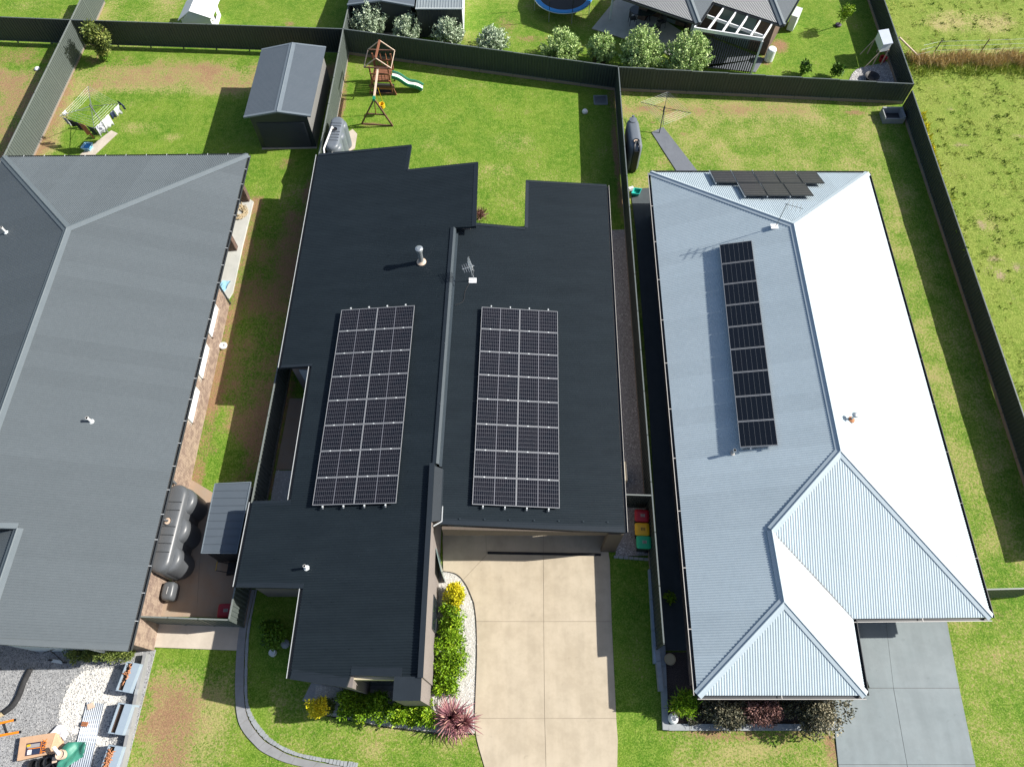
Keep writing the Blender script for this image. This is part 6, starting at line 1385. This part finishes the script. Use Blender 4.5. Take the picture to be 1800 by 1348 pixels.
# hutch and fire pit corner
b = Vector((25.43,42.03,0.00)); t = thing('hutch', (b.x, b.y, 0), 'pale metal roofed hutch on timber legs against the dark fence', 'hutch'); a_ = math.atan2(FENCE_DIR[1], FENCE_DIR[0])
q = [Vector(p) for p in ((24.47,42.83,1.75), (25.20,43.00,1.75), (25.15,41.57,1.75), (24.47,41.40,1.75))]
MB().slab3(q, .06).build('roof', 'iron', t); cc = sum(q, Vector()) / 4; w_ = [p + (cc - p) * .08 - V(0, 0, .06) for p in q]
mb = MB(); mb.add(w_ + [p - V(0, 0, .55) for p in w_], [(3, 2, 1, 0), (4, 5, 6, 7)] + [(i, (i + 1) % 4, (i + 1) % 4 + 4, i + 4) for i in range(4)]); mb.build('box', 'offwhite', t)
for p in w_: mb = MB(); mb.bar(V(p.x, p.y, 0), V(p.x, p.y, 1.2), .06, up=(1, 0, 0)); mb.build('leg', 'pale_timber', t)
mb = MB(); mb.bar(w_[0] - V(0, 0, .55), w_[0] + V(-.6, -.2, -1.6), .04); mb.bar(w_[3] - V(0, 0, .55), w_[3] + V(-.6, -.2, -1.6), .04); mb.build('ramp_rail', 'pale_timber', t)
b = Vector((25.31,42.03,0.00)); mb = MB(); mb.lathe(b, [(.2, .02), (.24, .3), (.26, .31), (.2, .3), (.17, .1)], 12); tag(mb.build('bucket', 'red'), 'red bucket beneath the metal roofed hutch', 'bucket')
b = Vector((24.10,40.17,0.00)); t = thing('fire_pit', b, 'round black fire pit on gravel behind the dark corner fence', 'fire pit'); mb = MB(); mb.lathe(b, [(.30, .05), (.46, .32), (.48, .33), (.40, .30), (.2, .12)], 20); mb.build('bowl', 'black', t)
for k in range(3): a = 2.1 * k; mb = MB(); mb.tube([b + V(.3 * math.cos(a), .3 * math.sin(a), 0), b + V(.3 * math.cos(a), .3 * math.sin(a), .15)], .02, 6); mb.build('leg', 'black', t)

# ================================================================ PLANTS
def shrub(name, base, rad, n, size, m, label, cat='shrub', group=None, h=None, clumps=16, lo=0.0, hi=1.0, stems=4, aspect=.5, bias=(0, 0, .6), upright=0.0, fill=.65):
    b = Vector(base); t = thing(name, b, label, cat, group); h = h or rad[2]
    tr = MB()
    for i in range(stems):
        a = 6.28 * i / stems + random.uniform(-.5, .5); e = b + V(math.cos(a) * rad[0] * .45, math.sin(a) * rad[1] * .45, h * 1.1)
        tr.tube([b, lerp(b, e, .5) + V(0, 0, h * .1), e], [.03, .022, .008], 5)
    tr.build('stems', 'bark', t)
    crown('foliage', (b.x, b.y, b.z + h), rad, n, size, m, t, clumps, bias, aspect, lo, hi, fill, upright=upright)
    return t
# shrubs behind the back fence: upright leafy shoots
def shoot_shrub(base, R_, H_, nsh, m, label, group, size=.17, lo=.05, hi=1.0):
    b = Vector(base); t = thing('shrub', b, label, 'shrub', group); st = MB(); P_ = []; T_ = []; D_ = []
    for i in range(nsh):
        a = random.uniform(0, 6.28); r_ = math.sqrt(random.random()); out = V(math.cos(a), math.sin(a), 0)
        hh = H_ * (1 - .55 * r_ * r_) * random.uniform(.82, 1.12); root = b + out * r_ * R_ * .35
        tip = b + out * r_ * R_ * random.uniform(.85, 1.1) + V(0, 0, hh); st.tube([root, lerp(root, tip, .5) + V(0, 0, .1), tip], [.02, .012, .005], 4)
        nl = 58; tn = random.uniform(-.14, .14)
        for k in range(nl):
            f = random.uniform(.30, 1.0) ** .8; p = lerp(root, tip, f) + V(random.gauss(0, .055), random.gauss(0, .055), random.gauss(0, .03))
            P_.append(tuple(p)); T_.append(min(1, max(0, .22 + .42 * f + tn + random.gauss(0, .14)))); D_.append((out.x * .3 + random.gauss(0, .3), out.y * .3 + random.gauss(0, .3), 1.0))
    st.build('stems', 'bark', t)
    Vv, F = leaves(np.array(P_), np.array(D_) * 1.0, size, .48)
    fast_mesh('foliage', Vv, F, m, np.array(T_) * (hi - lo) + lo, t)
    return t
for (pp_, R_, H_, ns, m_, lb) in (((-9.76,44.50,0.00), 1.30,2.5,95,'leaf_silver','largest silvery shrub, in the fence corner by the dark gabled shed'), ((-7.23,44.14,0.00), 1.10,1.9,75,'leaf_silver','rounded silvery shrub between the two sheds at top'),
        ((-4.35,43.66,0.00), 1.10,2.1,62,'leaf_silver','open silvery shrub before the pale skillion shed'), ((-1.34,43.07,0.00), 1.08,1.75,70,'leaf_silver','small silvery shrub standing alone right of the sheds'),
        ((3.36,42.26,0.00), 1.40,2.0,95,'leaf_lime','pale green shrub below the blue trampoline'), ((5.98,41.80,0.00), 1.0,2.2,70,'leaf_lime','narrow pale green shrub at the patio corner'),
        ((8.57,41.12,0.00), 1.50,3.0,130,'leaf_lime','tallest pale green shrub, by the shaded outdoor table'), ((11.62,40.78,0.00), 1.62,2.9,135,'leaf_lime','wide pale green shrub against the dark slatted screen')):
    shoot_shrub(pp_, R_ * 1.06, H_, int(ns * 1.35), m_, lb, 'shrubs along the back fence', .145 if m_ == 'leaf_lime' else .135)
# leafy young tree in the top left corner
b = Vector((-27.90,42.09,0.00)); t = thing('tree', b, 'leafy young tree in the fence corner at top left', 'tree')
trunk('trunk', t, b, Vector((-27.32,42.03,2.00)), .06, .03, 6)
ck = Vector((-27.58,41.97,1.75)); crown('crown', ck, (1.02, .95, 1.15), 5200, .16, 'leaf_olive', t, 26, (0, 0, .5), .5, 0, 1, .75)
crown('lower_leaves', b + V(.1, 0, .35), (.6, .35, .4), 450, .14, 'leaf_green', t, 8)
# weeping sapling and two bushes on the neighbour's lawn
b = Vector((23.09,45.71,0.00)); t = thing('sapling', b, 'staked weeping sapling on the rear neighbour lawn', 'tree'); trunk('trunk', t, b, Vector((22.78,44.92,1.60)), .035, .02, 4)
crown('crown', Vector((22.96,45.11,1.55)), (.55, .5, .65), 900, .15, 'leaf_bright', t, 12, (0, 0, -.7), .35, .2, .9, .8)
MB().lathe(b, [(.2, 0), (.22, .12), (.12, .16)], 12).build('base_mat', 'print_purple', t)
for pp_, lb in (((19.61,40.72,0.00), 'small dark green bush left of the fire pit yard'), ((21.76,40.50,0.00), 'glossy green bush nearer the fire pit yard')):
    shrub('bush', pp_, (.45, .45, .5), 700, .16, 'leaf_green', lb, 'shrub', None, h=.55, clumps=10)
# dark house beds
shrub('golden_shrub', (-2.57,6.22,0.00), (.52, .62, .62), 2600, .10, 'leaf_yellow', 'golden green shrub at the top of the white pebble bed', h=.75, lo=.12, hi=.85, clumps=22, fill=.8)
crown('golden_tips', tuple(Vector((-2.58,6.37,1.00))), (.34, .36, .34), 1100, .10, 'leaf_yellow', bpy.data.objects['golden_shrub'], 12, (0, 0, .7), .5, .5, 1.0, .8)
hedge_pts = [((-2.62,5.43,0.00), .62,.70), ((-2.62,4.80,0.00), .70,.78), ((-2.69,4.13,0.00), .72,.82), ((-2.55,3.52,0.00), .80,.86), ((-2.75,2.97,0.00), .70,.80), ((-2.78,2.57,0.00), .58,.66)]
for i, (pp_, r_, h_) in enumerate(hedge_pts):
    lb = ['uppermost green bush of the row on the pebble bed, next to the golden shrub', 'second green bush of the pebble bed row, below the golden shrub', 'third green bush of the pebble bed row, beside the wall window', 'fourth and widest green bush of the pebble bed row', 'fifth green bush of the pebble bed row, beside the rendered wall', 'lowest green bush of the pebble bed row, nearest the pink cordylines'][i]
    shrub('bush', pp_, (r_, .58, .52), 2100, .15, 'leaf_bright', lb, 'shrub', 'green bushes on white pebbles', h=h_ * .72, lo=.1, hi=.8, aspect=.32, clumps=14, upright=.5, fill=.85)
shrub('golden_shrub', (-8.00,1.68,0.00), (.44, .42, .40), 1700, .11, 'leaf_yellow', 'bright golden shrub at the left end of the front bed', h=1.0, lo=.55, hi=1.0, clumps=16, fill=.85)
shrub('bush', (-7.66,1.81,0.00), (.36, .40, .36), 800, .11, 'leaf_olive', 'olive bush tucked behind the bright golden shrub', 'shrub', None, h=.35, lo=.1, hi=.6)
fh = [((-6.94,1.85,0.00), .52,.45), ((-6.21,1.81,0.00), .56,.52), ((-5.53,1.72,0.00), .56,.58), ((-4.85,1.63,0.00), .60,.60), ((-4.18,1.57,0.00), .58,.60), ((-3.55,1.57,0.00), .54,.58)]
for i, (pp_, r_, h_) in enumerate(fh):
    lb = ['leftmost green bush of the front bed, beside the olive one', 'second green bush of the front bed, half in shade', 'third green bush of the front bed, below the recessed window', 'fourth green bush of the front bed, mostly sunlit', 'fifth green bush of the front bed, below the grey pillar', 'last green bush of the front bed, beside the pink cordylines'][i]
    shrub('bush', pp_, (r_, .66, h_), 1900, .13, 'leaf_bright', lb, 'shrub', 'green bushes along the front bed', h=h_ * .85, lo=.1, hi=.85, aspect=.42, clumps=14, fill=.85)
def strappy(base, n, L, m, label, w=.05):
    b = Vector(base); t = thing('cordyline', b, label, 'cordyline', 'pink cordylines'); MB().tube([b, b + V(0, 0, .35)], .05, 7).build('stem', 'bark', t); c_ = b + V(0, 0, .35)
    blade = 0
    mb = MB()
    for i in range(n):
        a = i * 2.39996; el = R(80) * (1 - (i / n)) ** .8 + R(5); ln = L * random.uniform(.8, 1.1); o_ = V(math.cos(a), math.sin(a), 0); s = V(-o_.y, o_.x, 0)
        pts = []
        for k in range(5):
            f = k / 4; pts.append(c_ + o_ * ln * f * math.cos(el) + V(0, 0, ln * f * math.sin(el) - ln * .42 * f * f * math.cos(el)))
        ws = [.35, .9, 1.0, .7, .06]; tn = min(1, max(0, random.gauss(.5, .22)))
        vs = []
        for k in range(5): vs += [pts[k] - s * w * ws[k] * .5, pts[k] + V(0, 0, -.012), pts[k] + s * w * ws[k] * .5]
        mb.add(vs, [(k * 3 + j, k * 3 + j + 1, k * 3 + j + 4, k * 3 + j + 3) for k in range(4) for j in range(2)], tone=tn)
    o = mb.build('leaves', m, t, tone=True); o['kind'] = 'stuff'; return t
strappy((-2.53,1.33,0.00), 90, 1.15, 'leaf_cordy', 'largest pink striped cordyline at the bed corner, farthest from the driveway joint', .065)
strappy((-1.98,1.16,0.00), 64, .9, 'leaf_cordy', 'pink striped cordyline right beside the tan driveway edge', .055)
strappy((-2.28,0.99,0.00), 50, .8, 'leaf_cordy', 'small pink striped cordyline lowest at the lawn edge', .05)
for pp_, r_, lb in (((-10.37,4.61,0.00), .75,'big shaded bush beside the front garden path'), ((-10.64,4.85,0.00), .4,'small lit leafy bush at the edge of the shade by the path')):
    shrub('bush', pp_, (r_, r_, .55), 1500, .13, 'leaf_green', lb, h=.6, clumps=14)
b = Vector((-10.41,3.90,0.00)); mb = MB(); mb.lathe(b, [(.1, 0), (.16, .06), (.15, .28), (.1, .26)], 10); tag(mb.build('white_pot', 'white'), 'small white pot in the shaded garden left of the black front roof', 'pot')
b = Vector((-9.92,4.27,0.00)); mb = MB(); mb.lathe(b, [(.12, 0), (.2, .1), (.18, .2), (.05, .26)], 9); tag(mb.build('garden_stone', 'concrete_sleeper'), 'pale stone in the shaded garden, right of the white pot', 'stone')
# white house front bed
for pp_, rx, ry, rz, n, m_, sz, lb in (((7.16,1.85,0.00), .62,.5,.5,700,'leaf_bright',.26,'spiky bright green plant above the white ball pot'),
        ((7.52,1.24,0.00), .28,.24,.22,420,'leaf_dark',.08,'tiny bronze bush right of the white ball pot'), ((8.24,1.63,0.00), .5,.45,.45,1100,'leaf_dark',.11,'dark low bush between ball pot and blotched bush'),
        ((8.91,1.42,0.00), .68,.55,.58,1900,'leaf_dark',.11,'blotched dark bush spilling over the grey kerb'), ((9.75,1.59,0.00), .5,.5,.4,1000,'leaf_dark',.11,'shaded dark bush left of the maroon one'),
        ((10.40,1.50,0.00), .78,.62,.62,2900,'leaf_maroon',.09,'rounded maroon bush before the white roofed house'), ((11.37,1.81,0.00), .5,.5,.5,1000,'leaf_dark',.10,'grey leaved bush between maroon and large bronze bushes'),
        ((12.57,1.55,0.00), 1.08,.95,.95,5200,'leaf_dark',.12,'large bronze bush at the grey driveway edge')):
    shrub('bush', pp_, (rx * 1.2, ry * 1.25, rz * 1.15), int(n * 1.4), sz, m_, lb, h=rz * 1.05, aspect=.18 if sz > .2 else .5, clumps=18, bias=(0, 0, 1.2) if sz > .2 else (0, 0, .5))
# grey house front planting
for i, pp_ in enumerate(((-18.85,3.85,0.00), (-18.31,3.85,0.00), (-17.76,3.85,0.00), (-17.21,3.85,0.00), (-16.64,3.85,0.00))):
    lb = ['leftmost clipped bush under the grey gable eave', 'second clipped bush under the grey gable eave', 'middle clipped bush under the grey gable eave', 'fourth clipped bush under the grey gable eave', 'rightmost clipped bush under the grey gable eave, by the brick corner'][i]
    shrub('bush', pp_, (.42, .40, .42), 1100, .09, 'leaf_olive', lb, 'shrub', 'clipped bushes in the front planter', h=.45, lo=.15, hi=.8, fill=.8)
b = Vector((-1.39,28.07,0.00)); shrub('tussock', (-1.86,28.25,0.00), (.4, .3, .3), 320, .4, 'leaf_maroon', 'purple tussock against the black house rear wall', 'grass clump', h=.25, aspect=.08, bias=(0, 0, 1.5))
for pp_, r_, lb in (((7.05,6.22,0.00), .3,'small lime plant in the shade beside the driveway fence top'),): shrub('bush', pp_, (r_, r_, .3), 350, .12, 'leaf_bright', lb, h=.4)
shrub('bush', (7.54,32.37,0.00), (.25, .4, .25), 380, .16, 'leaf_green', 'weedy green tuft at the foot of the smooth water tank', h=.2, aspect=.2, bias=(0, 0, 1.2))

# ================================================================ GRAVEL YARD CLUTTER
def planter(p, rz, label, fill, L=1.15, W=.62):
    p = Vector(p); t = thing('planter_box', (0, 0, 0), label, 'planter', 'steel planter boxes along the sleeper wall')
    h = .62
    for c_, s_ in (((0, L / 2 - .02, h / 2), (W, .04, h)), ((0, -L / 2 + .02, h / 2), (W, .04, h)), ((-W / 2 + .02, 0, h / 2), (.04, L - .084, h)), ((W / 2 - .02, 0, h / 2), (.04, L - .084, h))): MB().box(c_, s_).build('side', 'planter', t)
    MB().box((W / 2 - .16, 0, h + .012), (.32, L, .02)).build('ledge', 'planter', t)
    MB().box((-.02, 0, h - .16), (W - .1, L - .1, .04)).build('soil', 'soil_dark', t)
    r2 = random.Random(fill)
    if fill:
        mb = MB()
        for i in range(16 * fill): a = r2.uniform(0, 6.28); y = r2.uniform(-.15, .4); mb.tube([(-.10, y * .7, h - .14), (-.10 + math.cos(a) * .1, y + math.sin(a) * .1, h + r2.uniform(-.02, .10)), (-.10 + math.cos(a) * .2, y + math.sin(a) * .2, h + r2.uniform(-.08, .06))], [.03, .024, .008], 5)
        o = mb.build('dried_plant', 'rust', t); o['kind'] = 'stuff'
    t.location = (p.x, p.y, .03); t.rotation_euler = (0, 0, rz); return t
planter((-16.21,2.88,0.00), R(-9), 'pale blue planter box nearest the brick house, with sprawled dead stems', 1)
planter((-16.13,1.29,0.00), R(-7), 'pale blue planter box holding only bare soil', 0)
planter((-16.13,-0.27,0.00), R(-7), 'pale blue planter box piled with rusty orange dried plants', 3)
# sheet of corrugated iron
t = thing('iron_sheet', (-17.65,0.73,0.00), 'long corrugated iron sheet lying on white pebbles', 'iron sheet')
q = [Vector(p) for p in ((-17.96,1.96,0.10), (-17.24,1.89,0.10), (-17.18,-0.56,0.08), (-17.97,-0.56,0.08))]
mb = MB(); P = q; u_ = (q[1] - q[0]); v_ = (q[3] - q[0]); ns = 44
ver = []
for i in range(ns + 1):
    f = i / ns; hz = .028 * math.cos(2 * math.pi * f * 9)
    for g2 in (0, 1): a = lerp(q[0], q[1], f) if g2 == 0 else lerp(q[3], q[2], f); ver.append(a + V(0, 0, hz))
mb.add(ver, [(i * 2, i * 2 + 1, i * 2 + 3, i * 2 + 2) for i in range(ns)]); o = mb.build('sheet', 'iron', t, smooth=True); so = o.modifiers.new('thick', 'SOLIDIFY'); so.thickness = .012
b = Vector((-17.75,1.80,0.14)); tag(MB().box(b, (.26, .22, .07), .4).build('paver', 'pale_timber'), 'pale square paver at the top end of the iron sheet', 'paver')
t = thing('brick', Vector((-17.83,1.11,0.12)), 'single orange brick weighing down the iron sheet', 'brick'); b = Vector((-17.81,1.11,0.16))
MB().box(b, (.24, .17, .08), -.1).build('brick_body', 'orange_timber', t)
for dx in (-.07, 0, .07): mb = MB(); mb.lathe(b + V(dx, 0, .041), [(.022, 0), (.022, .002)], 8); mb.build('core_hole', 'dark_timber', t)
# tarpaulin and white packaging
def crumple(name, outline, z, amp, m, label, cat, seed):
    r2 = np.random.default_rng(seed); xs = [p[0] for p in outline]; ys = [p[1] for p in outline]; n2 = 26
    X_, Y_ = np.meshgrid(np.linspace(min(xs), max(xs), n2), np.linspace(min(ys), max(ys), n2)); k = inpoly(X_, Y_, outline)
    Z_ = np.zeros_like(X_)
    for _ in range(9): a, f, p = r2.uniform(0, 6.28), r2.uniform(2, 9), r2.uniform(0, 6.28); Z_ += np.abs(np.sin((X_ * math.cos(a) + Y_ * math.sin(a)) * f + p)) / 9
    Z_ = z + amp * Z_; mb = MB(); mb.v = [(X_[i, j], Y_[i, j], Z_[i, j]) for i in range(n2) for j in range(n2)]
    for i in range(n2 - 1):
        for j in range(n2 - 1):
            if k[i, j] and k[i + 1, j] and k[i, j + 1] and k[i + 1, j + 1]: mb.f.append((i * n2 + j, i * n2 + j + 1, (i + 1) * n2 + j + 1, (i + 1) * n2 + j)); mb.mi.append(0); mb.tone.append(.5)
    o = mb.build(name, m, None, smooth=True); so = o.modifiers.new('thick', 'SOLIDIFY'); so.thickness = .01; return tag(o, label, cat)
crumple('tarpaulin', [(-18.41,0.27,0.00), (-18.21,0.45,0.00), (-17.41,0.48,0.00), (-17.33,0.27,0.00), (-17.39,-0.11,0.00), (-17.71,-0.32,0.00), (-17.96,-0.56,0.00), (-18.38,-0.56,0.00), (-18.37,-0.27,0.00), (-18.28,-0.11,0.00)], .12, .50, 'tarp', 'crumpled green tarpaulin over the corrugated iron sheet', 'tarpaulin', 3)
crumple('packing_film', [(-19.23,0.73,0.00), (-18.92,1.11,0.00), (-18.62,1.07,0.00), (-18.35,0.77,0.00), (-18.48,0.43,0.00), (-18.63,0.60,0.00)], .05, .20, 'cloth_white', 'white packing film behind the open cardboard box', 'packing', 5)
b = Vector((-18.33,0.08,0.00)); t = thing('bucket', (b.x, b.y, 0), 'cream drum with white roll lying on the green tarpaulin', 'bucket'); mb = MB(); mb.lathe((b.x + .12, b.y - .1, .45), [(.18, 0), (.19, .25), (.17, .26), (.15, .2)], 16); mb.build('drum', 'pale_timber', t); mb = MB(); mb.tube([(b.x - .22, b.y + .16, .68), (b.x + .08, b.y - .08, .70)], .07, 10); mb.build('roll', 'white', t)
# open cardboard box with print
q = [Vector(p) for p in ((-20.24,0.60,0.00), (-18.87,0.79,0.00), (-18.92,-0.01,0.00), (-20.10,-0.25,0.00))]; t = thing('cardboard_box', (q[0].x, q[0].y, 0), 'open cardboard carton with dark picture label and orange letters', 'box')
z1 = .30
mb = MB(); mb.slab3([p + V(0, 0, z1) for p in q], .28); mb.build('carton', 'cardboard', t)
mb = MB(); mb.slab3([q[1] + V(.02, 0, z1), q[1] + V(.30, -.18, z1 - .22), q[2] + V(.50, .05, z1 - .22), q[2] + V(.02, 0, z1)], .01); mb.build('flap', 'cardboard', t)
mb = MB(); mb.slab3([q[0] + V(-.01, 0, z1), q[3] + V(-.01, 0, z1), q[3] + V(-.16, 0, z1 - .2), q[0] + V(-.10, 0, z1 - .2)], .01); mb.build('flap', 'cardboard', t)
ux, uy = (q[1] - q[0]), (q[3] - q[0]); pt = lambda u, v, dz=.004: q[0] + ux * u + uy * v + V(0, 0, z1 + dz)
def pr(u0, u1, v0, v1, m, dz, name='print_patch'): mb = MB(); mb.slab3([pt(u0, v0, dz), pt(u1, v0, dz), pt(u1, v1, dz), pt(u0, v1, dz)], .003); mb.build(name, m, t)
pr(.20, .76, .30, .84, 'print_purple', .004, 'label_print'); pr(.24, .60, .36, .52, 'print', .008); pr(.22, .33, .36, .46, 'yellow', .011); pr(.28, .62, .54, .57, 'orange', .008); pr(.26, .38, .60, .80, 'white', .008); pr(.40, .62, .60, .80, 'cloth_navy', .008); pr(.63, .645, .3, .84, 'orange', .008)
fc = bpy.data.curves.new('letters', 'FONT'); fc.body = 'TINX'; fc.size = 1.0; fc.extrude = .004; fo = bpy.data.objects.new('letters', fc); COL.objects.link(fo)
dg = bpy.context.evaluated_depsgraph_get(); me = bpy.data.meshes.new_from_object(fo.evaluated_get(dg)); bpy.data.objects.remove(fo); me.materials.clear(); me.materials.append(M['orange'])
xs = [v.co.x for v in me.vertices]; ys = [v.co.y for v in me.vertices]; wx, wy_ = max(xs) - min(xs), max(ys) - min(ys)
for v in me.vertices:
    f, g2 = (v.co.x - min(xs)) / wx, (v.co.y - min(ys)) / wy_; p = pt(.80 - .13 * g2, .84 - .62 * f, .012 + (v.co.z if v.co.z > 0 else 0)); v.co = p - ORG[t.name]
lo_ = bpy.data.objects.new('lettering', me); COL.objects.link(lo_); lo_.parent = t
# black bag, ladder, pipe, scooter
b = Vector((-19.05,-0.36,0.00)); t = thing('black_tubs', (b.x, b.y, 0), 'heap of black plastic pots at the foot of the cardboard carton', 'pots')
for dx, dy, r_ in ((-.35, -.05, .22), (-.05, .02, .2), (.22, .08, .18), (.0, -.35, .22), (.35, -.15, .16)):
    mb = MB(); mb.lathe((b.x + dx, b.y + dy, 0.02), [(r_ * .7, 0), (r_, .3), (r_ + .02, .32), (r_ * .8, .3), (r_ * .7, .1)], 16); mb.build('pot', 'black', t)
tag(MB().box(Vector((-18.56,-0.21,0.36)), (.17, .22, .05), .2).build('timber_offcut', 'pale_timber'), 'pale timber offcut on the heap of black pots', 'offcut')
t = thing('ladder', (-21.20,0.73,0.00), 'orange ladder end lying on grey gravel at the left edge', 'ladder')
for a, b_ in (((-22.73,0.85,0.08), (-20.85,1.26,0.08)), ((-22.59,0.45,0.08), (-20.49,0.81,0.08))):
    mb = MB(); mb.bar(a, b_, .09, .06); mb.build('rail', 'orange', t)
    mb = MB(); e = Vector(b_); mb.bar(e, e + V(.07, .015, 0), .095, .065); mb.build('foot', 'black', t)
for f in (.18, .48, .78): mb = MB(); mb.bar(lerp((-22.73,0.85,0.08), (-20.85,1.26,0.08), f), lerp((-22.59,0.45,0.08), (-20.49,0.81,0.08), f), .05, .03); mb.build('rung', 'black_matte', t)
mb = MB(); q = bez([(-20.80,3.24,0.08), (-20.91,2.74,0.08), (-20.96,2.20,0.08), (-21.10,1.81,0.08), (-21.39,1.54,0.08)], 6); mb.tube(q, .115, 12); t = thing('drain_pipe', (-21.06,2.14,0.00), 'curved black drain pipe on grey gravel', 'pipe'); mb.build('pipe', 'black_matte', t, smooth=True)
mb = MB(); e = Vector((-21.37,1.54,0.08)); mb.tube([e + V(-.02, -.02, 0), e + V(-.14, -.1, 0)], .10, 10); mb.build('end_plug', 'hose', t)
b = Vector((-19.71,3.57,0.00)); t = thing('scooter', b, 'fallen black child scooter with pale deck on grey gravel', 'scooter')
mb = MB(); mb.bar(b + V(-.25, .02, .08), b + V(.25, -.05, .08), .13, .04); mb.build('deck', 'offwhite', t)
mb = MB(); mb.tube([b + V(.28, -.05, .1), b + V(.05, .25, .55), b + V(-.05, .35, .75)], .022, 6); mb.build('steering_tube', 'black', t); mb = MB(); mb.tube([b + V(-.28, .28, .74), b + V(.18, .42, .76)], .02, 6); mb.build('handlebar', 'black', t)
for dx in (-.32, .33): mb = MB(); p = b + V(dx, -.06 if dx > 0 else .04, .1); mb.tube([p - V(0, .02, 0), p + V(0, .02, 0)], .1, 12); mb.build('wheel', 'black', t)
